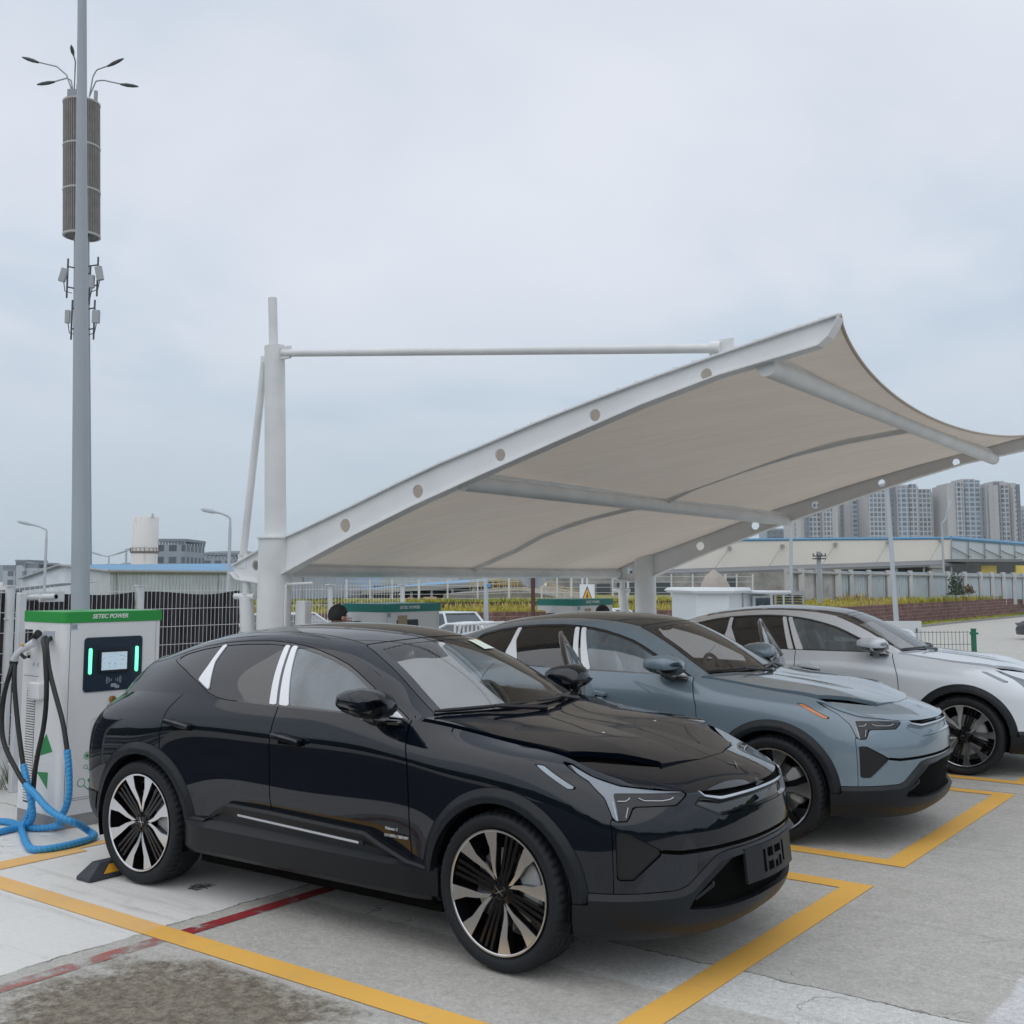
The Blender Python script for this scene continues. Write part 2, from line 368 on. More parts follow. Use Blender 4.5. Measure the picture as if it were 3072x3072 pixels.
class Part:
    """a panel cut from one or more surfaces (left half), mirrored when built"""
    def __init__(s): s.bits = []
    def add(s, S, faces, disp=None, off=0.): s.bits.append((S, faces, disp, off)); return s
    def build(s, name, mat, parent, side=0, skirt=.016, smooth=38):
        """side 0: both halves joined in one mesh; +1/-1: only that half"""
        V = []; F = []
        for sg in ((1, -1) if side == 0 else (side,)):
            for S, faces, disp, off in s.bits:
                used = sorted({i for f in faces for i in f})
                if not used: continue
                P = np.array([S.V[i] for i in used]); Nn = np.array([S.Nn[i] for i in used]); U = np.array([S.U[i] for i in used])
                o = off + (disp(P, U) if disp is not None else 0.)
                Nn[np.abs(P[:, 1]) < 1e-6, 1] = 0
                Q = P + Nn * (o[:, None] if hasattr(o, 'shape') and o.shape else o)
                mp = {i: k for k, i in enumerate(used)}; base = len(V)
                Q[:, 1] *= sg; Nm = Nn.copy(); Nm[:, 1] *= sg
                V += Q.tolist()
                fl = [tuple(base + mp[i] for i in f) for f in faces]
                if skirt:
                    cnt = {}
                    for f in faces:
                        for k in range(len(f)):
                            a, b = f[k], f[(k + 1) % len(f)]
                            if (b, a) in cnt: del cnt[(b, a)]
                            else: cnt[(a, b)] = 1
                    low = {}
                    for a, b in cnt:
                        if abs(S.V[a][1]) < 1e-6 and abs(S.V[b][1]) < 1e-6: continue
                        for i in (a, b):
                            if i not in low:
                                low[i] = len(V); k = mp[i]; V.append((Q[k] - Nm[k] * skirt).tolist())
                        fl.append((base + mp[b], base + mp[a], low[a], low[b]))
                F += fl if sg > 0 else [f[::-1] for f in fl]
        me = mesh_from(name, V, F)
        bm = bmesh.new(); bm.from_mesh(me); bmesh.ops.remove_doubles(bm, verts=bm.verts, dist=2e-5)
        bm.to_mesh(me); bm.free()
        me.polygons.foreach_set('use_smooth', [True] * len(me.polygons)); me.set_sharp_from_angle(angle=radians(smooth))
        return link(name, me, mat, parent)
X = lambda poly: (lambda V, U: psdf(V[:, 0], V[:, 2], poly))          # side view
FU = lambda poly: (lambda V, U: psdf(U[:, 0], V[:, 2], poly))         # unrolled front
TOPV = lambda poly: (lambda V, U: psdf(V[:, 0], V[:, 1], poly))       # plan
WB = 1.40
# ------------------------------------------------------------------ car materials
M_CLAD = pmat('car_cladding', (.006, .0085, .012), rough=.36, spec=.32, bump=.12, bscale=900)
M_BLK = pmat('car_black_trim', (.006, .006, .007), rough=.35)
M_GLOSSB = pmat('car_gloss_black', (.003, .004, .006), rough=.03, spec=.0, coat=1.)
M_GLOSSB.node_tree.nodes['Principled BSDF'].inputs['Coat IOR'].default_value = 1.9
M_GAP = pmat('car_gap', (.002, .002, .002), rough=.9, spec=.1)
M_CHROME = pmat('car_bright_trim', (.55, .57, .6), rough=.16, metal=1.)
M_FILM = pmat('white_protective_film', (.80, .82, .85), rough=.38, var=.04, vscale=4)
M_LAMPD = pmat('lamp_dark', (.014, .016, .020), rough=.15, spec=.2, coat=.6)
M_LAMPL = pmat('lamp_reflector', (.17, .20, .235), rough=.22, metal=.35, coat=1.)
M_DRL = pmat('lamp_line', (.55, .58, .62), rough=.25, coat=.6)
M_RUB = pmat('tyre_rubber', (.007, .0095, .013), rough=.62, spec=.35, bump=.25, bscale=240)
M_RIMB = pmat('rim_black', (.004, .004, .005), rough=.14, spec=.4)
M_RIMS = pmat('rim_machined', (.68, .70, .74), rough=.18, metal=1.)
M_DISC = pmat('brake_disc', (.36, .36, .37), rough=.32, metal=.9)
M_CAL = pmat('brake_caliper', (.42, .43, .44), rough=.45, metal=.3)
M_WSG = glass_mat('windshield_glass', (.93, .945, .94), refl=1.0, ior=1.75)
M_FDG = glass_mat('front_door_glass', (.45, .50, .52), refl=1.0, ior=1.95, haze=.26, hcol=(.36, .47, .55))
M_RDG = glass_mat('privacy_glass', (.04, .045, .06), refl=1.0, ior=1.95)
M_SEAT = pmat('seat_cover_film', (.55, .57, .58), rough=.22, bump=.6, bscale=16, var=.2, vscale=6, coat=.6)
M_INT = pmat('car_interior', (.11, .105, .098), rough=.6)
M_INTL = pmat('car_interior_light', (.55, .53, .50), rough=.8)
M_PAPER = pmat('paper_notice', (.72, .78, .70), rough=.7)
M_PAPY = pmat('paper_yellow', (.78, .68, .22), rough=.7)
M_AMBER = pmat('amber_lens', (.55, .20, .07), rough=.2, coat=.6)
M_CLEARM = pmat('clear_marker', (.28, .33, .38), rough=.2, coat=.6)
M_GRID = pmat('inlet_bars', (.055, .06, .068), rough=.4)
M_WIRE = pmat('decal_silver', (.55, .57, .6), rough=.4)

# ------------------------------------------------------------------ wheel
def tyre_mesh():
    """outer face towards -Y at y=0, tread to +Y"""
    W_, R_ = .265, .386
    prof = [(.300, .030), (.308, .012), (.318, .004), (.335, -.003), (.352, -.004), (.366, .002), (.375, .012), (.3815, .026), (.3845, .046),
            (.3850, .070), (.379, .072), (.379, .078), (.3856, .080), (.3860, .118), (.379, .120), (.379, .130), (.3860, .132), (.3858, .172), (.379, .174), (.379, .182), (.385, .184),
            (.384, .215), (.381, .236), (.372, .252), (.352, .262), (.320, .256), (.300, .24)]
    n = 168; V = []; F = []; k = len(prof)
    for j in range(n):
        a = 2 * pi * j / n
        for i, (r, y) in enumerate(prof):
            aa = a + (.03 if 6 <= i <= 9 else 0) * (i - 6) / 3 + (.05 * (i - 13) / 8 if 12 <= i <= 22 else 0)
            rr = r
            if j % 3 == 0 and (6 <= i <= 9 or 20 <= i <= 22): rr -= .0075
            if j % 3 == 0 and i in (12, 13, 16, 17): rr -= .003
            V.append((rr * cos(aa), y, rr * sin(aa)))
    for j in range(n):
        for i in range(k - 1):
            F.append((j * k + i, j * k + i + 1, ((j + 1) % n) * k + i + 1, ((j + 1) % n) * k + i))
    return mesh_from('tyre', V, F, smooth=28)
def rim_parts(kind):
    pol = MB(); blk = MB()
    # barrel and bright lip ring
    pol.lathe([(.293, .004), (.301, .003), (.303, .012), (.300, .03), (.2905, .03), (.290, .006)], n=96, axis='Y', close=True)
    blk.lathe([(.2895, .010), (.288, .06), (.270, .11), (.262, .23)], n=72, axis='Y')
    blk.lathe([(0, .028), (.030, .027), (.034, .034), (.070, .040), (.085, .075), (.0, .075)], n=40, axis='Y')
    def blade(mb, pts, y0, y1, ang, m=0):
        c, s_ = cos(ang), sin(ang)
        n = len(pts)
        V = [(p[0] * c - p[1] * s_, p[2], p[0] * s_ + p[1] * c) for p in pts] + [(p[0] * c - p[1] * s_, p[2] + (y1 - y0), p[0] * s_ + p[1] * c) for p in pts]
        F = [tuple(range(n)), tuple(range(2 * n - 1, n - 1, -1))] + [(i, (i + 1) % n, n + (i + 1) % n, n + i)[::-1] for i in range(n)]
        mb.add(V, F, m)
    if kind == 'A':
        for q in range(4):
            th = pi / 2 * q + radians(34)
            for sg in (1, -1):
                # machined blade: wide at the lip, narrowing and bending into the V
                o = lambda r, t, y: (r * cos(sg * t), r * sin(sg * t), y)
                pts = [o(.294, .20, .006), o(.294, .475, .006), o(.205, .42, .016), o(.125, .27, .026), o(.060, .10, .032), o(.088, .01, .030), o(.150, .13, .023), o(.215, .225, .014)]
                if sg < 0: pts = pts[::-1]
                blade(pol, pts, 0, .010, th)
                pts2 = [(p[0], p[1], p[2] + .0105) for p in pts]
                blade(blk, pts2, 0, .034, th)
            # black bars between the Vs
            for k in (-1, 0, 1):
                w = .0085; y0 = .020
                a0 = th + pi / 4; off = k * .036
                pts = [(.293, off - w, y0), (.293, off + w, y0), (.10, off * .62 + w, y0 + .014), (.052, off * .4 + w, y0 + .014), (.052, off * .4 - w, y0 + .014), (.10, off * .62 - w, y0 + .014)]
                blade(blk, pts, 0, .03, a0)
    else:
        for q in range(5):
            th = 2 * pi / 5 * q + radians(20)
            o = lambda r, t, y: (r * cos(t), r * sin(t), y)
            pts = [o(.294, -.30, .008), o(.294, .12, .008), o(.19, .05, .016), o(.085, .06, .026), o(.07, -.30, .028), o(.16, -.20, .019)]
            blade(pol, pts, 0, .010, th)
            pts2 = [o(.294, -.34, .018), o(.294, .30, .018), o(.20, .28, .025), o(.08, .5, .034), o(.06, -.4, .036), o(.16, -.25, .028)]
            blade(blk, pts2, 0, .03, th)
    nuts = MB()
    for i in range(5):
        a = 2 * pi * i / 5; nuts.lathe([(0, .030), (.009, .030), (.010, .05)], n=8, axis='Y', c=(.052 * cos(a), 0, .052 * sin(a)))
    return pol, blk, nuts
def star_logo(mb, M, r=.05, w=.0075):
    """two facing chevrons"""
    for sg in (1, -1):
        P = [(0.1 * r * sg, 0), (sg * r, r * .62), (sg * r * .88, r * .66), (sg * .03 * r, w), (0.0, 0), (sg * .03 * r, -w), (sg * r * .88, -r * .66), (sg * r, -r * .62)]
        P = [(sg * .16 * r, 0), (sg * r, .60 * r), (sg * .95 * r, .66 * r), (0, .07 * r), (0, -.07 * r), (sg * .95 * r, -.66 * r), (sg * r, -.60 * r)]
        mb.add([M @ Vector((x, y, .003)) for x, y in P], [tuple(range(7)) if sg > 0 else tuple(range(6, -1, -1))])
def make_wheel_data(kind):
    pol, blk, nuts = rim_parts(kind)
    d = {}
    tm = tyre_mesh(); tm.materials.append(M_RUB); d['tyre'] = tm
    def me(mb, nm, mats, sm):
        m_ = mesh_from(nm, mb.V, mb.F, None, mb.M)
        bm = bmesh.new(); bm.from_mesh(m_); bmesh.ops.recalc_face_normals(bm, faces=bm.faces); bm.to_mesh(m_); bm.free()
        m_.polygons.foreach_set('use_smooth', [True] * len(m_.polygons)); m_.set_sharp_from_angle(angle=radians(sm))
        for q in mats: m_.materials.append(q)
        return m_
    rim = MB(); rim.add(pol.V, pol.F, 0); rim.add(blk.V, blk.F, 1); rim.add(nuts.V, nuts.F, 1)
    star_logo(rim, Matrix(((1, 0, 0, 0), (0, 0, -1, .0262), (0, 1, 0, 0), (0, 0, 0, 1))), .026)
    d['rim'] = me(rim, 'rim', [M_RIMS, M_RIMB], 25)
    dc = MB(); dc.lathe([(.10, .095), (.195, .095), (.197, .100), (.197, .118), (.195, .123), (.10, .123)], n=64, axis='Y', close=True); dc.lathe([(0, .085), (.10, .085), (.102, .12)], n=48, axis='Y')
    d['brake_disc'] = me(dc, 'brake_disc', [M_DISC], 25)
    ca = MB()
    V = []; n = 14
    for k in range(n + 1):
        a = radians(-38) + radians(76) * k / n
        e = .012 * (1 if k in (0, n) else 0)
        for r, y in ((.125 + e, .062 + e * .5), (.212 - e, .062 + e * .5), (.226 - e, .075), (.226 - e, .14), (.125 + e, .14)): V.append((r * cos(a), y, r * sin(a)))
    F = []
    for k in range(n):
        for i in range(5): F.append((k * 5 + i, k * 5 + (i + 1) % 5, k * 5 + 5 + (i + 1) % 5, k * 5 + 5 + i))
    F += [tuple(range(5)), tuple(range(n * 5, n * 5 + 5))]
    ca.add(V, F); d['brake_caliper'] = me(ca, 'brake_caliper', [M_CAL], 30)
    return d
def place_wheel(d, parent, x, side, steer=0., spin=0., cal=0.):
    w = link('wheel', d['tyre'], None, parent); w.name = 'wheel'
    # the wheel is an Empty that carries tyre, rim, disc and caliper
    bpy.data.objects.remove(w)
    w = bpy.data.objects.new('wheel', None); COL.objects.link(w); w.parent = parent; w.empty_display_size = .1
    w.location = (x, side * .972, .3845); w.rotation_euler = (0, 0, steer + (pi if side > 0 else 0))
    for nm in ('tyre', 'rim', 'brake_disc', 'brake_caliper'):
        o = link(nm, d[nm], None, w); o.rotation_euler = (0, (spin if nm in ('tyre', 'rim') else cal), 0)
    return w
# ------------------------------------------------------------------ the electric SUV
def build_car(root, kind, paint, marker_mat, plate):
    Gr, su = ring_grid(); Gg = gh_grid(Gr); Gh = hood_grid(Gr)
    ns, nv = Gr.shape[:2]
    UR = np.zeros((ns, nv, 2)); UR[..., 0] = su[:, None]; UR[..., 1] = np.linspace(0, 1, nv)[None]
    R = Surf(Gr, UR); R.flip() if np.array(R.Nn)[(ns // 2) * nv + nv // 2][1] < 0 else None
    a, b = Gg.shape[:2]; UG = np.zeros((a, b, 2)); UG[..., 0] = np.concatenate([np.linspace(-2.0, -1.86, 14)[:-1], np.linspace(-1.86, .80, a - 13)])[:, None]
    UG[..., 1] = np.concatenate([np.linspace(0, 1, 26), np.linspace(1, 2, b - 25)[1:]])[None]
    Gs = Surf(Gg, UG)
    if np.array(Gs.Nn)[(a // 2) * b + b - 2][2] < 0: Gs.flip()
    a, b = Gh.shape[:2]; UH = np.zeros((a, b, 2)); UH[..., 0] = np.linspace(0, 1, a)[:, None]; UH[..., 1] = np.linspace(0, 1, b)[None]
    H = Surf(Gh, UH)
    if np.array(H.Nn)[(a // 2) * b + b // 2][2] < 0: H.flip()
    body = Part(); shell = Part()
    # ---- ring: wheel openings and arch cladding
    circ = lambda xc, r: (lambda V, U: np.hypot(V[:, 0] - xc, V[:, 2] - .385) - r)
    F = R.F
    arch = {}
    for xc in (WB, -WB):
        _, F = R.split(F, circ(xc, .428))
    shell.add(R, F, None, -.022)
    for xc in (WB, -WB):
        fn = lambda V, U, xc=xc: np.maximum(np.hypot(V[:, 0] - xc, V[:, 2] - .385) - .503, .40 - V[:, 2])
        ins, F = R.take(F, fn, .003)
        A, B = R.split(ins, circ(xc, .462))
        arch[xc] = A + B
    # ---- lower cladding
    sillp = [(-.99, 0), (-.99, .47), (-.92, .47), (-.80, .467), (-.674, .546), (-.60, .581), (-.237, .577), (.50, .553), (.60, .512), (.80, .444), (.93, .425), (1.02, .43), (1.02, 0)]
    sf = X(sillp); sill, F = R.take(F, sf, .004)
    sill, s2 = R.split(sill, lambda V, U: sf(V, U) + .012); sill += s2
    fb = FU([(-.3, -.2), (1.32, -.2), (1.32, .435), (1.215, .435), (1.15, .451), (.70, .458), (.645, .474), (.480, .60), (.40, .612), (-.3, .615)])
    inl = FU([(.655, .372), (.615, .425), (.458, .535), (.395, .578), (.17, .594), (-.3, .596), (-.3, .362), (.47, .352)])
    clad, F = R.take(F, fb, .004)
    inlet, clad = R.take(clad, inl, 0)
    lipf, clad = R.take(clad, FU([(-.3, .318), (.217, .330), (.694, .315), (1.0, .31), (1.0, .335), (.694, .343), (.217, .357), (-.3, .350)]), 0)
    clad, c2 = R.split(clad, lambda V, U: fb(V, U) + .028); clad += c2
    rb = lambda V, U: np.maximum(V[:, 2] - .52, V[:, 0] + 1.0)
    rclad, F = R.take(F, rb, .004)
    # ---- front fascia
    hl = FU([(1.283, 1.028), (1.215, 1.019), (1.08, .974), (.933, .934), (.759, .912), (.607, .900), (.600, .892), (.690, .845), (.905, .846), (.948, .783), (1.015, .782), (1.036, .886), (1.106, .953)])
    lampF, F = R.take(F, hl, .006)
    spear, lamp = R.split(lampF, FU([(1.30, 1.06), (.60, .99), (.59, .896), (.70, .898), (.93, .905), (.985, .905), (.992, .775), (1.02, .775), (1.045, .886), (1.11, .945)]))
    slotp = [(-.3, .866), (.25, .864), (.40, .861), (.505, .878), (.518, .96), (-.3, .96)]
    slot, F = R.take(F, FU(slotp), 0)
    trim, F = R.take(F, FU([(-.3, .856), (.25, .854), (.405, .850), (.515, .872), (.530, .97), (-.3, .97)]), 0)
    smp = [(-.3, .783), (.20, .781), (.43, .777), (.585, .842), (.545, .868), (.525, .868), (.41, .845), (.25, .849), (-.3, .851)]
    smf = FU(smp); smart, F = R.take(F, smf, .003)
    smart, s2 = R.split(smart, lambda V, U: smf(V, U) + .014); smart += s2
    vent, F = R.take(F, FU([(1.012, .733), (.954, .731), (.803, .652), (.795, .628), (.933, .514), (1.012, .513)]), .003)
    seam, F = R.take(F, FU([(-.3, .648), (.347, .646), (.694, .641), (.80, .652), (.80, .636), (.694, .622), (.347, .628), (-.3, .630)]), .002)
    mark, F = R.take(F, FU([(1.453, 1.016), (1.392, 1.013), (1.171, .920), (1.236, .918)]), .003)
    bump, F = R.take(F, FU([(-.3, 0), (1.03, 0), (1.03, .785), (.95, .86), (.60, .96), (-.3, .96)]), .004)
    # ---- doors
    fd = X([(-.2455, 0), (-.250, .60), (-.255, .96), (-.247, 1.12), (-.24, 1.4), (.73, 1.4), (.745, 1.13), (.794, .95), (.808, .70), (.815, .0)])
    fdoor, F = R.take(F, fd, .008)
    rd = X([(-.2455, 0), (-.250, .60), (-.255, .96), (-.247, 1.12), (-.24, 1.4), (-1.02, 1.4), (-1.07, 1.273), (-1.158, 1.166), (-1.205, 1.10), (-1.228, .93), (-1.219, .80), (-1.0, .5), (-.9, 0)])
    rdoor, F = R.take(F, rd, .008)
    tail, F = R.take(F, lambda V, U: psdf(V[:, 0], V[:, 2], [(-1.93, .955), (-2.5, .955), (-2.5, 1.055), (-1.90, 1.06)]), .004)
    body.add(R, F)
    # ---- hood and front wing
    FH = H.F
    cut = [(2.7, -.3), (2.125, -.3), (2.122, .13), (2.04, .44), (1.93, .565), (1.80, .72), (1.745, .80), (1.70, .95), (2.7, 1.2)]
    wing, FH = H.take(FH, TOPV(cut), .004)
    slotp2 = [(1.69, .83), (1.70, .775), (1.86, .545), (2.02, .425), (2.05, .44), (1.94, .575), (1.81, .735), (1.755, .83)]
    _, FH = H.split(FH, TOPV(slotp2)); _, wing = H.split(wing, TOPV(slotp2))
    hood, _ = H.split(FH, lambda V, U: .030 - U[:, 1])
    wing, _ = H.split(wing, lambda V, U: .004 - U[:, 1])
    hdisp = lambda P, U: (.012 * np.clip(1 - np.abs(P[:, 0] - 1.75) / .5, 0, 1) + .012) * np.clip((P[:, 1] - .12) / .35, 0, 1)
    shell.add(H, H.F, None, -.03)
    # ---- greenhouse
    FG = Gs.F
    side = lambda fn: (lambda V, U: np.maximum(fn(V, U), U[:, 1] - 1.02))
    dlo = [(-1.475, 1.385), (-1.43, 1.425), (-1.392, 1.443), (-1.22, 1.482), (-1.034, 1.511), (-.80, 1.530), (-.573, 1.538), (-.395, 1.532), (-.25, 1.518), (-.121, 1.497), (.02, 1.465), (.153, 1.427), (.25, 1.387), (.346, 1.342), (.44, 1.298), (.522, 1.256),
           (.64, 1.205), (.745, 1.155), (.745, .9), (-.60, .9), (-.60, 1.184), (-.713, 1.187), (-.80, 1.196), (-.892, 1.217), (-1.053, 1.276), (-1.25, 1.335), (-1.40, 1.367)]
    dl = side(X(dlo)); trimg, FG = Gs.take(FG, dl, .004)
    inset = lambda poly: side(lambda V, U: np.maximum(psdf(V[:, 0], V[:, 2], poly), np.maximum(psdf(V[:, 0], V[:, 2], dlo) + .016, .0)))
    def glassf(poly): return side(lambda V, U: np.maximum(np.maximum(psdf(V[:, 0], V[:, 2], poly), psdf(V[:, 0], V[:, 2], dlo) + .017), .012 - U[:, 1] * .35))
    g1, trimg = Gs.take(trimg, glassf([(.49, 1.6), (.505, 1.27), (.558, 1.1), (-.145, 1.1), (-.160, 1.18), (-.316, 1.50), (-.33, 1.6)]), 0)
    g2, trimg = Gs.take(trimg, glassf([(-.44, 1.6), (-.432, 1.52), (-.326, 1.18), (-.32, 1.1), (-.90, 1.1), (-.893, 1.226), (-.985, 1.40), (-.985, 1.6)]), 0)
    g3, trimg = Gs.take(trimg, glassf([(-1.030, 1.6), (-1.030, 1.48), (-1.035, 1.36), (-1.06, 1.27), (-1.2, 1.2), (-1.6, 1.2), (-1.6, 1.6)]), 0)
    films = []
    for poly in ([(-1.026, 1.50), (-.982, 1.50), (-.980, 1.40), (-.893, 1.222), (-.90, 1.20), (-1.055, 1.268), (-1.030, 1.37)],
                 [(-.430, 1.518), (-.386, 1.518), (-.268, 1.19), (-.263, 1.165), (-.320, 1.165)],
                 [(-.366, 1.516), (-.320, 1.516), (-.160, 1.18), (-.150, 1.165), (-.240, 1.165), (-.245, 1.19)],
                 [(.522, 1.262), (.700, 1.170), (.715, 1.160), (.575, 1.160)]):
        f_, trimg = Gs.take(trimg, side(lambda V, U, poly=poly: np.maximum(np.maximum(psdf(V[:, 0], V[:, 2], poly), psdf(V[:, 0], V[:, 2], dlo) + .010), .006 - U[:, 1] * .35)), .002)
        films.append(f_)
    # windshield: between the pillars
    yA = lambda U: .552 + (U[:, 0] - .13) * .262
    wsf = lambda V, U: np.maximum(np.maximum(V[:, 1] - yA(U), .035 - U[:, 0]), 1.0 - U[:, 1])
    wsa, FG = Gs.take(FG, wsf, .005)
    wsg, wsb = Gs.take(wsa, lambda V, U: np.maximum(np.maximum(V[:, 1] - yA(U) + .050, .085 - U[:, 0] + .04 * (V[:, 1] / .5) ** 4), U[:, 0] - .755), 0)
    rp = lambda V, U: np.maximum(np.maximum(V[:, 1] - .50 - .03 * np.clip(U[:, 0] + .6, -1, 1), U[:, 0] - .03), -1.35 - U[:, 0])
    roof, FG = Gs.take(FG, rp, .005)
    body.add(Gs, FG)
    sh2 = FG + trimg + roof
    shell.add(Gs, sh2, None, -.022)
    # ------------------------------------------------------------ build the pieces
    b_ = body.build('body', paint, root, skirt=.014)
    P1 = lambda S, f, disp=None, off=0.: Part().add(S, f, disp, off)
    shell.build('inner_shell', M_GAP, root, skirt=0)
    chamf = lambda fn, h, w: (lambda P, U: h * np.clip(-fn(P, U) / w, 0, 1))
    adisp = lambda xc: (lambda P, U: .020 * np.clip((.503 - np.hypot(P[:, 0] - xc, P[:, 2] - .385)) / .041, 0, 1))
    for sd in (1, -1):
        for xc in (WB, -WB): P1(R, arch[xc], adisp(xc)).build('wheel_arch', M_CLAD, root, sd, skirt=.05)
        # rocker panel: upright trim band, recess, sloping ledge and vertical face with crisp edges
        zt_ = lambda x: float(np.interp(x, [-.99, -.92, -.80, -.674, -.60, -.237, .50, .60, .80, .93, 1.02], [.468, .470, .470, .548, .582, .578, .554, .513, .446, .430, .432]))
        xs_ = [-.985, -.955, -.92, -.86, -.80, -.76, -.72, -.674, -.64, -.60, -.5, -.237, 0, .25, .50, .55, .60, .65, .70, .75, .80, .86, .93, .97, 1.01]
        mb = MB(); V = []
        for x in xs_:
            z = zt_(x); zi = .484 - .030 * (x + .92) / 1.85; zo = .436 - .006 * (x + .92) / 1.85; k = min(1., max(0., (z - zi) / .05)); e_ = min(1, max(.0, (x + .985) / .1)) * min(1, max(.0, (1.01 - x) / .12)); f = .945 + .040 * e_
            zi = min(zi, z - .004); zo = min(zo, zi - .004)
            V += [(x, sd * y, zz) for y, zz in ((.895, z + .010), (.938, z + .006), (.952, z - .008), (.948, z - .008 - .020 * k), (.936, zi + .4 * (z - zi) * k), (.938, zi), (f, zo), (f + .001, zo - .012), (f - .004, .300), (f - .03, .272), (.80, .262))]
        n_ = 11; mb.add(V, [(i * n_ + j, (i + 1) * n_ + j, (i + 1) * n_ + j + 1, i * n_ + j + 1) for i in range(len(xs_) - 1) for j in range(n_ - 1)]); mb.add([V[j] for j in range(n_)], [tuple(range(n_))]); mb.add(V[-n_:], [tuple(range(n_))])
        sl = mb.build('sill', M_CLAD, root, smooth=22)
        mb = MB()
        # bright strip in a black slot on the sill
        for (x0, z0, x1, z1, w, y, m) in ((-.535, .533, .49, .497, .0135, .9425, 0), (-.505, .531, .46, .4985, .0062, .9455, 1)):
            mb.add([(x0, sd * y, z0 - w), (x1, sd * y, z1 - w), (x1, sd * y, z1 + w), (x0, sd * y, z0 + w), (x0, sd * (y - .012), z0 - w), (x1, sd * (y - .012), z1 - w), (x1, sd * (y - .012), z1 + w), (x0, sd * (y - .012), z0 + w)],
                   [(0, 1, 2, 3), (3, 2, 6, 7), (0, 4, 5, 1), (0, 3, 7, 4), (1, 5, 6, 2)], m)
        mb.build('sill_strip', [M_BLK, M_CHROME], sl)
        for nm, fc in (('front', fdoor), ('rear', rdoor)):
            d_ = P1(R, fc).build('door', paint, root, sd); P1(R, fc, None, -.06).build('door_lining', M_INT, d_, sd)
            if nm == 'front': dfront = d_
            x0, x1, z0, z1 = ((-.195, .022, 1.020, .995) if nm == 'front' else (-1.155, -.93, 1.035, 1.010))
            mb = MB()
            c_ = Vector(((x0 + x1) / 2, sd * .962, (z0 + z1) / 2 + .004)); L_ = x1 - x0; sl_ = (z1 - z0) / L_
            prof = [(-.5, -.010), (-.46, -.017), (.46, -.017), (.5, -.008), (.5, .008), (.44, .016), (-.46, .016), (-.5, .010)]
            V = [(c_.x + u * L_, c_.y + sd * (w + .006), c_.z + v + u * L_ * sl_) for w in (-.022, .020 ) for u, v in prof]
            V += [(c_.x + u * L_ * .96, c_.y + sd * .036, c_.z + v * .62 - .003 + u * L_ * sl_) for u, v in prof]
            F_ = [tuple(range(16, 24))] + [(r * 8 + i, r * 8 + (i + 1) % 8, r * 8 + 8 + (i + 1) % 8, r * 8 + 8 + i) for r in (0, 1) for i in range(8)]
            mb.add(V, F_)
            h_ = mb.build('handle', paint, d_, smooth=40)
            mb = MB(); mb.box((c_.x + .01, sd * .9435, c_.z - .022), (L_ * .86, .022, .030)); mb.build('handle_recess', M_GAP, d_)
        P1(Gs, g1, None, -.004).build('front_window', M_FDG, dfront, sd, skirt=0)
        if sd > 0 and kind in ('black', 'blue'):
            mb = MB()
            fr_ = [(.72, .845, 1.165), (.60, .805, 1.222), (.44, .772, 1.298), (.25, .732, 1.387), (.02, .700, 1.465), (-.12, .682, 1.495), (-.33, .668, 1.510), (-.30, .760, 1.36), (-.25, .885, 1.165)]
            mb.tube(fr_, .020, 8); mb.build('window_frame', M_GLOSSB, dfront, smooth=50)
            a_ = radians({'black': 62, 'blue': 75}[kind]); hv = Vector((.80, .93, 0)); rt = Matrix.Rotation(-a_, 4, 'Z'); dfront.rotation_euler = (0, 0, -a_); dfront.location = hv - rt @ hv
        P1(Gs, g2, None, -.004).build('rear_window', M_RDG, root, sd, skirt=0)
        P1(Gs, g3, None, -.004).build('quarter_window', M_RDG, root, sd, skirt=0)
        for f_ in films: P1(Gs, f_, None, .003).build('pillar_film', M_FILM, root, sd, skirt=.006)
        P1(Gs, trimg, None, .0).build('window_trim', M_GLOSSB, root, sd, skirt=.012)
        lp = P1(R, lamp, None, -.004).build('headlight', M_LAMPD, root, sd)
        P1(R, spear, None, -.001).build('light_blade', M_LAMPL, lp, sd)
        # bright lines inside the lamp
        mb = MB()
        def on(u, z, off=.003):
            i = int(np.argmin(np.abs(su - u))); col = Gr[i]; k = int(np.argmin(np.abs(col[:, 2] - z))); p = col[k]
            nn = np.array(R.Nn[i * nv + k]); q = p + nn * off; return (q[0], sd * q[1], z)
        mb.tube([on(.97, .872), on(.93, .872), on(.915, .884), on(.90, .886)], .0022, 6)
        mb.tube([on(.86, .884), on(.84, .872), on(.76, .868), on(.72, .872), on(.70, .880)], .0022, 6)
        mb.tube([on(1.00, .79), on(1.005, .87)], .0025, 6); mb.tube([on(.955, .80), on(.93, .845)], .002, 6)
        mb.build('light_line', M_DRL, lp)
        P1(R, vent, lambda P, U: -.014 + 0 * U[:, 0]).build('front_vent', M_BLK, root, sd, skirt=.0)
        P1(R, mark, None, -.002).build('side_marker', marker_mat, root, sd)
        P1(R, tail, None, -.003).build('tail_light', M_LAMPD, root, sd)
        # door mirror
        mb = MB(); cs = [(.735, .0, 0), (.725, .75, .45), (.69, .97, .80), (.63, 1.0, 1.0), (.56, .96, .96), (.49, .88, .80), (.445, .74, .58), (.425, .50, .36)]
        V = []; n = 22
        for (x, sy_, sz_) in cs[::-1]:
            for j in range(n):
                a_ = 2 * pi * j / n; ca, sa = cos(a_), sin(a_)
                e = lambda t, p: (abs(t) ** p) * (1 if t > 0 else -1)
                yy = .125 * sy_ * e(ca, .75); zz = (.088 if sa > 0 else .072) * sz_ * e(sa, .72)
                V.append((x - .08 * yy * 0 + .02 * ca * 0 + .06 * (abs(ca) ** 2) * (-1 if ca > 0 else 0) * (x > .6), sd * (1.035 + yy), 1.252 + zz - (x - .6) * .03 + .012 * ca))
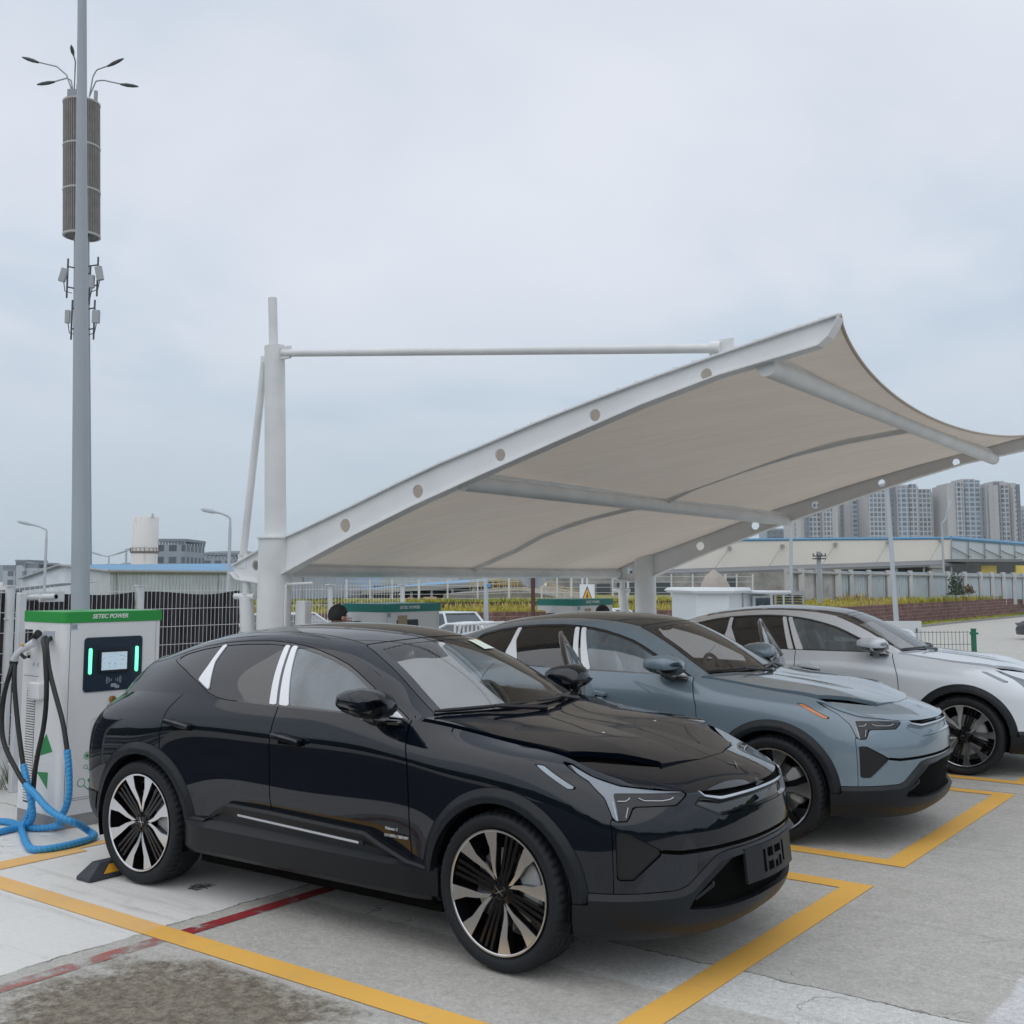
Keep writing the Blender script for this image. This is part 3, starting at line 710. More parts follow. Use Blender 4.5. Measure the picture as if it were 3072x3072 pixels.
        F_ = [(r * n + j, r * n + (j + 1) % n, r * n + n + (j + 1) % n, r * n + n + j) for r in range(len(cs) - 1) for j in range(n)]
        F_.append(tuple(range(n)))
        mb.add(V, F_, 0)
        mr = mb.build('door_mirror', paint, root, smooth=50)
        mb = MB()
        for j in range(1):
            V = []
            for (x, sy_, sz_) in cs[::-1]:
                for k_ in range(9):
                    a_ = pi + pi * k_ / 8; ca, sa = cos(a_), sin(a_); e = lambda t, p: (abs(t) ** p) * (1 if t > 0 else -1)
                    yy = .1262 * sy_ * e(ca, .75); zz = .0745 * sz_ * min(e(sa, .72), -.45)
                    V.append((x, sd * (1.035 + yy), 1.252 + zz - (x - .6) * .03 + .012 * ca))
            F_ = [(r * 9 + j, r * 9 + j + 1, r * 9 + 9 + j + 1, r * 9 + 9 + j) for r in range(len(cs) - 1) for j in range(8)]
            mb.add(V, F_)
        mb.build('mirror_base', M_GLOSSB, mr, smooth=60)
        mb = MB(); mb.tube([(.60, sd * .90, 1.150), (.60, sd * .985, 1.165), (.57, sd * 1.04, 1.195)], [.034, .03, .026], 10); mb.box((.62, sd * .90, 1.150), (.19, .045, .028), bev=.008)
        mb.build('mirror_arm', M_GLOSSB, mr, smooth=50)
    P1(R, clad, chamf(fb, .024, .028)).build('front_cladding', M_CLAD, root, skirt=.03)
    P1(R, rclad, None, .010).build('rear_cladding', M_CLAD, root, skirt=.03)
    P1(R, lipf, None, .024).build('front_lip', M_CLAD, root, skirt=.03)
    ig = P1(R, inlet, None, -.075).build('air_inlet', M_GAP, root, skirt=-.075)
    mb = MB()
    pt = lambda u, z, off: (lambda i: (lambda k: tuple(Gr[i][k] + np.array(R.Nn[i * nv + k]) * off))(int(np.argmin(np.abs(Gr[i][:, 2] - z)))))(int(np.argmin(np.abs(su - u))))
    for u in (.0, .12, .24, .36, .48):
        for sg in ((1,) if u == 0 else (1, -1)):
            top_ = .58 if u < .35 else (.55 if u < .4 else .50)
            mb.tube([(lambda q: (q[0], sg * q[1], q[2]))(pt(u, z, -.035)) for z in (.37, .46, top_)], .006, 6)
    for z in (.44, .51):
        q = [pt(u, z, -.033) for u in (.46, .36, .24, .12, .0)]
        mb.tube([(p[0], -p[1], p[2]) for p in q] + q[::-1][1:], .0055, 6)
    mb.build('inlet_grid', M_GRID, ig)
    for sg in (1, -1):
        mb = MB(); q = pt(.50, .455, .0); mb.tube([(q[0] - .05, sg * q[1], q[2]), (q[0] + .012, sg * q[1], q[2] + .004)], [.022, .014], 10)
        q0 = pt(.50, .455, .006); q1 = pt(.60, .415, .006); mb.tube([(q0[0], sg * q0[1], q0[2]), (q1[0], sg * q1[1], q1[2])], [.014, .010], 8)
        mb.build('inlet_fin', M_CLAD, ig, smooth=40)
    P1(R, slot, None, -.05).build('grille_slot', M_GAP, root, skirt=-.05)
    P1(R, trim, None, .004).build('grille_trim', M_CHROME, root, skirt=.012)
    P1(R, smart, chamf(smf, -.020, .014)).build('sensor_panel', M_GLOSSB if kind != 'blue' else paint, root, skirt=.0)
    P1(R, seam, None, -.012).build('bumper_grille', M_GAP, root, skirt=-.012)
    P1(R, bump).build('bumper', paint, root)
    P1(H, wing).build('front_wing', paint, root, skirt=.03)
    hd = P1(H, hood, hdisp, .001).build('hood', paint, root, skirt=.03)
    mb = MB(); z0 = lambda x: float(nspline(HC[:, 0], HC[:, 1], [x])[0])
    Mx = Matrix(((.0, 1, .0, 2.245), (-1, 0, 0, .02), (0, -.36, 1, z0(2.245) + .003), (0, 0, 0, 1)))
    star_logo(mb, Mx, .050); mb.build('emblem', M_LAMPL, root)
    for yy in (.30, -.30):
        mb = MB(); mb.box((1.62, yy, z0(1.62) + .004), (.03, .014, .008), bev=.003); mb.build('washer_nozzle', M_CHROME, hd)
    ws = P1(Gs, wsg, None, -.002).build('windshield', M_WSG, root, skirt=0)
    P1(Gs, wsb, None, .0).build('windshield_frame', M_GLOSSB, root, skirt=.01)
    P1(Gs, roof, None, .001).build('roof', M_GLOSSB, root, skirt=.012)
    # cowl and wipers
    mb = MB(); n = 24
    c0 = [(.80 + .235 * (1 - (y / .78) ** 2), y) for y in np.linspace(-.76, .76, n)]
    V = [(x - .03, y, 1.155) for x, y in c0] + [(x + .075, y, 1.140) for x, y in c0]
    mb.add(V, [(i, i + 1, n + i + 1, n + i) for i in range(n - 1)]); mb.build('cowl', M_BLK, root)
    def wiper(ya, yb, hx):
        mb = MB(); xb = lambda y: .80 + .25 * (1 - (y / .785) ** 2)
        pts = [(xb(y) - .035, y, 1.200 + .012 * (1 - abs(y)) ) for y in np.linspace(ya, yb, 9)]
        mb.tube(pts, [.007] + [.011] * 7 + [.006], 8)
        mb.tube([(xb(hx) + .03, hx, 1.175), (xb((ya + yb) / 2 + .1) - .01, (ya + yb) / 2, 1.215)], [.016, .009], 8); return mb.build('wiper', M_BLK, root, smooth=40)
    wiper(-.72, -.12, -.02); wiper(-.02, .55, .52)
    # ---- wheels, liners, underbody
    wd = make_wheel_data('B' if kind == 'blue' else 'A')
    for x in (WB, -WB):
        for sd in (1, -1):
            place_wheel(wd, root, x, sd, steer=(-.05 if x > 0 else 0), spin=radians({('black', 1): 6, ('black', -1): 32}.get((kind, 1 if x > 0 else -1), 10)), cal=(0 if x > 0 else 0) + (pi if sd > 0 else 0) + radians(-12))
    mb = MB()
    for x in (WB, -WB):
        for sd in (1, -1):
            V = []; n = 26
            for k in range(n + 1):
                a_ = radians(-18) + radians(216) * k / n
                for y in (.955, .60): V.append((x + .432 * cos(a_), sd * y, .385 + .432 * sin(a_)))
            base = len(mb.V); mb.add(V, [(2 * k, 2 * k + 1, 2 * k + 3, 2 * k + 2) for k in range(n)])
            mb.add([(x + .432 * cos(radians(-18) + radians(216) * k / n), sd * .60, .385 + .432 * sin(radians(-18) + radians(216) * k / n)) for k in range(n + 1)], [tuple(range(n + 1))])
    mb.box((.0, 0, .235), (1.90, 1.66, .10)); mb.box((1.90, 0, .25), (.40, 1.05, .06)); mb.box((-1.98, 0, .31), (.26, 1.3, .05)); mb.box((WB, 0, .25), (.96, 1.22, .10)); mb.box((-WB, 0, .26), (.96, 1.22, .10))
    mb.build('underbody', M_GAP, root)
    # ---- cabin
    P1(Gs, Gs.split(roof + FG, lambda V, U: 1.25 - U[:, 1])[0], None, -.04).build('headliner', M_INTL, root, skirt=0)
    mb = MB(); mb.box((-.45, 0, .62), (2.3, 1.66, .05)); mb.box((-1.5, 0, .95), (.7, 1.5, .06)); mb.build('cabin_floor', M_INT, root)
    mb = MB()
    V = []; n = 18; prof = [(.98, 1.135), (.80, 1.150), (.62, 1.130), (.50, 1.07), (.47, .98), (.55, .85)]
    for y in np.linspace(-.74, .74, n):
        for x, z in prof: V.append((x - .1 * (y / .74) ** 2, y, z - .02 * (y / .74) ** 2))
    mb.add(V, [(i * 6 + j, i * 6 + j + 1, i * 6 + 7 + j, i * 6 + 6 + j) for i in range(n - 1) for j in range(5)])
    mb.box((.52, 0, 1.10), (.02, .22, .26), bev=.008)
    mb.build('dashboard', M_INT, root, smooth=40)
    mb = MB(); c = Vector((.42, .36, 1.085)); R_ = .185
    pts = [(c.x - .12 * sin(a_) * .5, c.y + R_ * cos(a_), c.z + R_ * .92 * sin(a_)) for a_ in np.linspace(0, 2 * pi, 33)]
    mb.tube(pts, .018, 10, cap=False); mb.box((c.x, c.y, c.z), (.05, .16, .11), bev=.02); mb.box((c.x, c.y, c.z), (.03, .34, .035), bev=.01); mb.box((c.x, c.y, c.z - .09), (.03, .035, .16), bev=.01)
    mb.tube([(c.x + .03, c.y, c.z - .03), (c.x + .25, c.y, c.z - .08)], .04, 10)
    mb.build('steering_wheel', M_INT, root, smooth=50)
    def seat(x, y, w=.50):
        mb = MB()
        def slab(sec, lean):
            V = []; F_ = []; k = 12
            for (px, pz, hw, th) in sec:
                for j in range(k):
                    a_ = 2 * pi * j / k; e = lambda t, p: (abs(t) ** p) * (1 if t > 0 else -1)
                    V.append((x + px + th * e(sin(a_), .7) * cos(lean), y + hw * e(cos(a_), .55), pz + th * e(sin(a_), .7) * sin(lean)))
            m_ = len(sec)
            F_ = [(r * k + j, r * k + (j + 1) % k, r * k + k + (j + 1) % k, r * k + k + j) for r in range(m_ - 1) for j in range(k)] + [tuple(range(k)), tuple(range((m_ - 1) * k, m_ * k))]
            mb.add(V, F_)
        h = w / 2
        slab([(.28, .86, h * .9, .05), (.25, .88, h, .08), (0, .84, h, .09), (-.24, .82, h * .9, .09)], pi / 2)
        slab([(-.20, .82, h * .9, .08), (-.26, 1.0, h, .085), (-.32, 1.2, h * .95, .08), (-.36, 1.32, h * .72, .06), (-.365, 1.35, h * .5, .045)], 0)
        slab([(-.37, 1.335, h * .45, .04), (-.375, 1.37, h * .52, .055), (-.385, 1.45, h * .5, .05), (-.385, 1.475, h * .38, .03)], 0)
        return mb.build('seat', M_SEAT, root, smooth=60)
    seat(.02, .36); seat(.02, -.36); seat(-.78, .38, .60); seat(-.78, -.38, .60)
    mb = MB(); mb.box((.12, 0, 1.515), (.05, .20, .07), bev=.02); mb.tube([(.16, 0, 1.53), (.20, 0, 1.57)], .012, 8); mb.build('rear_view_mirror', M_BLK, root, smooth=40)
    if kind in ('black', 'silver'):
        # white sheet added behind the windshield to make the glass look bright
        mb = MB(); n = 12; V = []
        for i in range(n + 1):
            for j in range(n + 1):
                f, q = i / n, j / n; y = -.66 + (.60 if kind == 'black' else 1.32) * q + .10 * f * (1 - q) * (1 if kind == 'black' else 0); V.append((.80 - .50 * f + .16 * (1 - (y / .7) ** 2) - .06, y, 1.115 + .315 * f + .02 * (1 - (y / .7) ** 2) + .006 * sin(q * 9 + f * 4)))
        mb.add(V, [(i * (n + 1) + j, i * (n + 1) + j + 1, (i + 1) * (n + 1) + j + 1, (i + 1) * (n + 1) + j) for i in range(n) for j in range(n)]); mb.build('brightening_sheet', M_FILM, root, smooth=180)
    if kind == 'black':
        # notice papers behind the windshield
        def onws(xs, y):
            i = int(np.argmin(np.abs(UG[:, 0, 0] - xs))); row = Gg[i]; k = int(np.argmin(np.abs(row[27:, 1] - abs(y)))) + 27; p = row[k]; nn = np.array(Gs.Nn[i * Gg.shape[1] + k])
            q = p + nn * .004; return (q[0], q[1] * (1 if y > 0 else -1), q[2])
        for (xa, xb_, ya, yb, m_) in ((.115, .235, .20, .42, M_PAPER), (.095, .125, .34, .52, M_PAPY)):
            mb = MB(); n = 6; V = [onws(xa + (xb_ - xa) * i / n, ya + (yb - ya) * j / n) for i in range(n + 1) for j in range(n + 1)]
            mb.add(V, [(i * 7 + j, i * 7 + j + 1, i * 7 + 8 + j, i * 7 + 7 + j) for i in range(n) for j in range(n)]); mb.build('windshield_notice', m_, root)
        # lettering on the front door
        for txt, zz, sz in (("Polestar 3", .600, .021), ("111 kWh / 380 kW", .566, .021)):
            Mt = Matrix(((1, 0, 0, .640), (0, 0, -1, -.9475), (-.13, 1, 0, zz + .083), (0, 0, 0, 1)))
            t_ = text_mesh(txt, sz, 'door_lettering', M_WIRE, root, Matrix(((1, 0, 0, .635), (0, 0, -1, -.926 - (.6 - zz) * .25), (0, 1, 0, zz - .012), (0, 0, 0, 1))), depth=.003)
    if plate:
        mb = MB()
        # blank plate carrier with cut-out slots
        W_, H_ = .59, .165
        holes = [(-.135, -.105, -.055, .055), (-.085, -.02, .01, .055), (-.085, -.02, -.055, -.012), (.0, .085, .015, .052), (.0, .04, -.055, -.02), (.05, .085, -.055, -.005), (.105, .135, -.045, .058)]
        xs_ = sorted({-W_ / 2, W_ / 2, *[h for q in holes for h in q[:2]]}); zs_ = sorted({-H_ / 2, H_ / 2, *[h for q in holes for h in q[2:]]})
        cyl = lambda u, v, d: (2.445 - .35 * u * u + d - .10 * v, u, .515 + v)
        for i in range(len(xs_) - 1):
            for j in range(len(zs_) - 1):
                cx_, cz_ = (xs_[i] + xs_[i + 1]) / 2, (zs_[j] + zs_[j + 1]) / 2
                if any(q[0] < cx_ < q[1] and q[2] < cz_ < q[3] for q in holes): continue
                us = np.linspace(xs_[i], xs_[i + 1], 2)
                mb.prism([(us[0], zs_[j]), (us[1], zs_[j]), (us[1], zs_[j + 1]), (us[0], zs_[j + 1])], 0, .014, cyl)
        mb.build('plate_carrier', M_CLAD, root)
    return root
# ------------------------------------------------------------------ survey helpers: a sight line of the photograph at a known distance
_F, _SY, _TH, _H = 3320.07, -129.49, radians(5.731), 1.9197
def at(u, v, Y):
    x = (u - 1536) / _F; z = -(v - 1536 - _SY) / _F
    d = (x, cos(_TH) - z * sin(_TH), sin(_TH) + z * cos(_TH)); t = Y / d[1]
    return Vector((d[0] * t, Y, _H + d[2] * t))
BA = -.640562565                                    # heading of the parking bays
BO = Vector((-.677, 7.232, 0)); BE = Vector((cos(BA), sin(BA), 0)); BW = Vector((-sin(BA), cos(BA), 0))
def bay(a, b, z=0.): return BO + BE * a + BW * b + Vector((0, 0, z))
LOW = -.9                                           # street level beyond the fence

# ------------------------------------------------------------------ ground
def ground_material():
    m, nt, bs = new_mat('concrete_ground'); N = nt.nodes.new; L = nt.links.new
    tc = N('ShaderNodeTexCoord'); sep = N('ShaderNodeSeparateXYZ'); L(tc.outputs['Object'], sep.inputs[0])
    def noise(scale, detail=5, rough=.6, vec=None, dist=0.):
        n = N('ShaderNodeTexNoise'); n.inputs['Scale'].default_value = scale; n.inputs['Detail'].default_value = detail; n.inputs['Roughness'].default_value = rough; n.inputs['Distortion'].default_value = dist
        L(vec or tc.outputs['Object'], n.inputs['Vector']); return n.outputs[0]
    def math(op, a, b=None, c=None, clamp=False):
        n = N('ShaderNodeMath'); n.operation = op; n.use_clamp = clamp
        for i, v in enumerate((a, b, c)):
            if v is None: continue
            if isinstance(v, (int, float)): n.inputs[i].default_value = v
            else: L(v, n.inputs[i])
        return n.outputs[0]
    def ramp(v, a, b, x=0., y=1.):
        n = N('ShaderNodeMapRange'); n.interpolation_type = 'SMOOTHSTEP'; n.inputs[1].default_value = a; n.inputs[2].default_value = b; n.inputs[3].default_value = x; n.inputs[4].default_value = y; L(v, n.inputs[0]); return n.outputs[0]
    def mix(f, a, b):
        n = N('ShaderNodeMix'); n.data_type = 'RGBA'
        if isinstance(f, float): n.inputs[0].default_value = f
        else: L(f, n.inputs[0])
        for i, c in ((6, a), (7, b)):
            if isinstance(c, tuple): n.inputs[i].default_value = (*c, 1)
            else: L(c, n.inputs[i])
        return n.outputs[2]
    nb = noise(1.1, 6, .62); nm = noise(5., 6, .65); nf = noise(38., 4, .7); ng = noise(170., 3, .7)
    wob = math('MULTIPLY', math('SUBTRACT', noise(3.2, 5, .7), .5), .11)
    wob2 = math('MULTIPLY', math('SUBTRACT', noise(9., 4, .7), .5), .05)
    A = math('ADD', math('ADD', sep.outputs[0], wob), wob2); B = math('ADD', math('ADD', sep.outputs[1], wob), wob2)
    Ax, By = sep.outputs[0], sep.outputs[1]
    col = mix(nb, (.37, .365, .335), (.50, .492, .455))
    col = mix(ramp(nm, .35, .75, 0., .55), col, (.54, .53, .495))
    # smoother pale slab behind the joint
    slab = ramp(math('ADD', A, .50), -.012, .012, 1., 0.)
    inlot = math('MULTIPLY', ramp(By, 12.0, 12.4, 1., 0.), ramp(Ax, -5.6, -5.3, 0., 1.))
    slab = math('MULTIPLY', slab, inlot)
    col = mix(slab, col, mix(nb, (.64, .64, .62), (.74, .735, .71)))
    # pale repaired strip
    st = math('MULTIPLY', ramp(B, -.66, -.62, 0., 1.), ramp(B, -.18, -.155, 1., 0.)); st = math('MULTIPLY', st, ramp(A, .75, 1.0, 0., 1.))
    st = math('MULTIPLY', st, ramp(Ax, 9., 9.4, 1., 0.))
    col = mix(math('MULTIPLY', st, .85), col, mix(nm, (.56, .57, .56), (.66, .67, .66)))
    st2 = math('MULTIPLY', ramp(A, 3.50, 3.53, 0., 1.), ramp(A, 4.3, 4.34, 1., 0.)); st2 = math('MULTIPLY', st2, ramp(B, .62, .58, 0., 1.))
    col = mix(math('MULTIPLY', st2, .85), col, (.60, .61, .62))
    # damp band next to the repair, brown stain left of the line
    dk = math('MULTIPLY', ramp(B, -.86, -.70, 0., 1.), ramp(B, -.62, -.58, 1., 0.)); dk = math('MULTIPLY', dk, math('MULTIPLY', ramp(A, -.5, -.45, 0., 1.), ramp(A, .9, 1.3, 1., 0.)))
    col = mix(math('MULTIPLY', dk, .45), col, (.20, .198, .185))
    pa = math('MULTIPLY', math('MULTIPLY', ramp(B, -.60, -.55, 0., 1.), ramp(B, -.2, -.1, 1., 0.)), math('MULTIPLY', ramp(A, -.45, -.3, 0., 1.), ramp(A, .8, 1.0, 1., 0.)))
    col = mix(math('MULTIPLY', pa, .5), col, (.57, .575, .565))
    dx = math('POWER', math('DIVIDE', math('SUBTRACT', Ax, .60), .82), 2.); dy = math('POWER', math('DIVIDE', math('SUBTRACT', By, -2.25), .72), 2.)
    br = math('MULTIPLY', ramp(math('ADD', math('ADD', dx, dy), math('MULTIPLY', math('SUBTRACT', noise(4., 6, .75), .5), 3.2)), .45, 1.5, 1., 0.), .92)
    br = math('MULTIPLY', br, ramp(By, -1.66, -1.60, 1., 0.))
    col = mix(br, col, mix(ramp(noise(16., 8, .85), .36, .64), (.07, .055, .036), (.27, .23, .175)))
    # greyer strip under the front line and in the lane
    lane = ramp(nm, .55, .8, 0., .35); col = mix(lane, col, (.31, .305, .285))
    # joints
    def line(v, pos, w): return math('LESS_THAN', math('ABSOLUTE', math('SUBTRACT', v, pos)), w)
    jn = math('MAXIMUM', math('MULTIPLY', line(A, -.50, .008), ramp(nm, .35, .55, .2, 1.)), math('MAXIMUM', line(By, 5.53, .008), line(B, -.165, .006)))
    jn = math('MULTIPLY', jn, inlot)
    col = mix(math('MULTIPLY', jn, .75), col, (.08, .078, .07))
    # oil spots
    vor = N('ShaderNodeTexVoronoi'); vor.inputs['Scale'].default_value = 2.3; L(tc.outputs['Object'], vor.inputs['Vector'])
    sp = math('MULTIPLY', ramp(math('ADD', vor.outputs[0], math('MULTIPLY', math('SUBTRACT', nf, .5), .12)), .02, .05, .6, 0.), ramp(nb, .45, .6, 0., 1.))
    col = mix(sp, col, (.12, .118, .11))
    ox = math('POWER', math('DIVIDE', math('ADD', Ax, 1.0), .10), 2.); oy = math('POWER', math('DIVIDE', math('ADD', By, .80), .13), 2.)
    oil = math('MULTIPLY', ramp(math('ADD', math('ADD', ox, oy), math('MULTIPLY', noise(26., 5, .8), 3.)), 1.75, 1.95, 1., 0.), .9)
    col = mix(oil, col, (.03, .03, .03))
    # unseen dark ground added left of the bays so car sides mirror dark
    added_dark = math('MULTIPLY', ramp(math('ADD', By, wob2), -3.24, -3.22, 1., 0.), inlot); col = mix(added_dark, col, (.035, .036, .038))
    # grain
    # tyre marks along the bays and fine cracks
    tm = N('ShaderNodeMapping'); tm.inputs['Scale'].default_value = (.35, 5., 1.); L(tc.outputs['Object'], tm.inputs[0])
    tn = noise(1.0, 6, .7, tm.outputs[0]); col = mix(ramp(tn, .52, .72, 0., .30), col, (.19, .188, .18))
    vc = N('ShaderNodeTexVoronoi'); vc.feature = 'DISTANCE_TO_EDGE'; vc.inputs['Scale'].default_value = .55
    wv = N('ShaderNodeVectorMath'); wv.operation = 'ADD'; wn_ = N('ShaderNodeTexNoise'); wn_.inputs['Scale'].default_value = 3.; wn_.inputs['Detail'].default_value = 6; L(tc.outputs['Object'], wn_.inputs[0]); ws = N('ShaderNodeVectorMath'); ws.operation = 'SCALE'; ws.inputs['Scale'].default_value = .5; L(wn_.outputs['Color'], ws.inputs[0]); L(tc.outputs['Object'], wv.inputs[0]); L(ws.outputs[0], wv.inputs[1]); L(wv.outputs[0], vc.inputs['Vector'])
    ck = math('MULTIPLY', ramp(vc.outputs['Distance'], .0015, .004, .55, 0.), ramp(nb, .50, .62, 0., 1.)); col = mix(ck, col, (.12, .118, .11))
    grit = ramp(noise(95., 2, .5), .66, .72, 0., .55); col = mix(grit, col, (.16, .158, .15)); grit2 = ramp(noise(120., 2, .5, None, .4), .67, .73, 0., .5); col = mix(grit2, col, (.72, .71, .69))
    rough_ = math('SUBTRACT', 1.25, math('MULTIPLY', slab, .95)); gr = math('MULTIPLY', rough_, math('ADD', math('ADD', math('MULTIPLY', math('SUBTRACT', nf, .5), .75), math('MULTIPLY', math('SUBTRACT', ng, .5), 1.1)), math('MULTIPLY', math('SUBTRACT', noise(14., 8, .8), .5), .55)))
    gv = N('ShaderNodeVectorMath'); gv.operation = 'SCALE'; L(col, gv.inputs[0]); L(math('ADD', gr, 1.), gv.inputs['Scale'])
    L(gv.outputs[0], bs.inputs['Base Color']); bs.inputs['Roughness'].default_value = .82; bs.inputs['Specular IOR Level'].default_value = .3
    bp = N('ShaderNodeBump'); bp.inputs['Strength'].default_value = .35; bp.inputs['Distance'].default_value = .006
    L(math('ADD', nf, math('MULTIPLY', ng, .6)), bp.inputs['Height']); L(bp.outputs[0], bs.inputs['Normal'])
    return m
def build_ground():
    xs = [-3000, -600, -150, -60, -30, -12, -7, -5.75, -5.55] + list(np.arange(-5, 12, 1.)) + [13, 16, 20, 30, 60, 150, 600, 3000]
    ys = [-3000, -600, -150, -60, -25, -12, -8] + list(np.arange(-6, 12, 1.)) + [12.0, 12.25, 12.6, 14, 18, 25, 35, 50, 80, 150, 600, 3000]
    V = [(x, y, 0. if (x > -5.6 and y < 12.1) else LOW) for x in xs for y in ys]; ny = len(ys)
    F = [(i * ny + j, (i + 1) * ny + j, (i + 1) * ny + j + 1, i * ny + j + 1) for i in range(len(xs) - 1) for j in range(ny - 1)]
    o = link('ground', mesh_from('ground', V, F), ground_material(), None, BO, (0, 0, BA)); tag(o, kind='structure')
build_ground()
# painted lines
def paint_mat(name, col, wear, wcol=(.36, .35, .33), alpha=False, wa=.45, wb=.62):
    m, nt, b = new_mat(name); N = nt.nodes.new; L = nt.links.new
    tc = N('ShaderNodeTexCoord'); n = N('ShaderNodeTexNoise'); n.inputs['Scale'].default_value = 7.; n.inputs['Detail'].default_value = 9; n.inputs['Roughness'].default_value = .72; L(tc.outputs['Object'], n.inputs[0])
    n2 = N('ShaderNodeTexNoise'); n2.inputs['Scale'].default_value = 1.3; n2.inputs['Detail'].default_value = 3; L(tc.outputs['Object'], n2.inputs[0])
    r = N('ShaderNodeMapRange'); r.inputs[1].default_value = wa; r.inputs[2].default_value = wb; r.inputs[3].default_value = 0; r.inputs[4].default_value = wear; L(n.outputs[0], r.inputs[0])
    mx = N('ShaderNodeMix'); mx.data_type = 'RGBA'; L(r.outputs[0], mx.inputs[0])
    m2 = N('ShaderNodeMix'); m2.data_type = 'RGBA'; L(n2.outputs[0], m2.inputs[0]); m2.inputs[6].default_value = (*[c * .84 for c in col], 1); m2.inputs[7].default_value = (*[min(1, c * 1.12) for c in col], 1)
    L(m2.outputs[2], mx.inputs[6]); mx.inputs[7].default_value = (*wcol, 1); L(mx.outputs[2], b.inputs['Base Color'])
    b.inputs['Roughness'].default_value = .7; b.inputs['Specular IOR Level'].default_value = .3
    if alpha:
        s = N('ShaderNodeMath'); s.operation = 'SUBTRACT'; s.inputs[0].default_value = 1.; L(r.outputs[0], s.inputs[1]); L(s.outputs[0], b.inputs['Alpha'])
    return m
M_YEL = paint_mat('yellow_paint', (.80, .46, .10), .5, (.42, .34, .22), wa=.56, wb=.75)
M_YELP = paint_mat('yellow_paint_pale', (.80, .49, .18), .45, (.5, .45, .36), wa=.5, wb=.72)
M_RED = paint_mat('red_paint', (.29, .028, .032), 1.0, alpha=True, wa=.53, wb=.66)
M_REDW = paint_mat('red_paint_worn', (.42, .12, .10), .95, alpha=True, wa=.38, wb=.60)
M_WHL = paint_mat('white_paint', (.68, .69, .70), .6)
def marking(name, quads, mat, z=.004):
    mb = MB()
    for q in quads: mb.add([bay(a, b, z) for a, b in q], [(0, 1, 2, 3)])
    o = mb.build(name, mat, fix=False); tag(o, kind='structure'); return o
rect = lambda a0, a1, b0, b1: [(a0, b0), (a1, b0), (a1, b1), (a0, b1)]
marking('bay_line', [rect(-.5, 2.23, -1.588, -1.428), rect(-2.45, 2.23, 1.573, 1.738), rect(2.23, 2.393, -1.588, 1.738)], M_YEL)
marking('bay_line', [rect(-2.40, -.5, -1.588, -1.428), rect(-2.50, -2.40, -2.6, -.7), rect(-2.60, -2.50, -1.3, 1.738), rect(-5.0, -2.40, -1.588, -1.43)], M_YELP)
marking('bay_line', [rect(-2.45, 2.245, 2.302, 2.458), rect(-2.45, 2.245, 5.32, 5.478), rect(2.245, 2.407, 2.302, 5.478)], M_YEL)
marking('bay_line', [rect(-2.45, 2.25, 6.02, 6.18), rect(-2.45, 2.25, 9.05, 9.21), rect(2.25, 2.41, 6.02, 9.21)], M_YEL)
marking('red_line', [rect(-.365, -.262, -1.428, 1.4)], M_RED)
marking('red_line', [rect(-.375, -.265, -3.4, -1.588)], M_REDW)

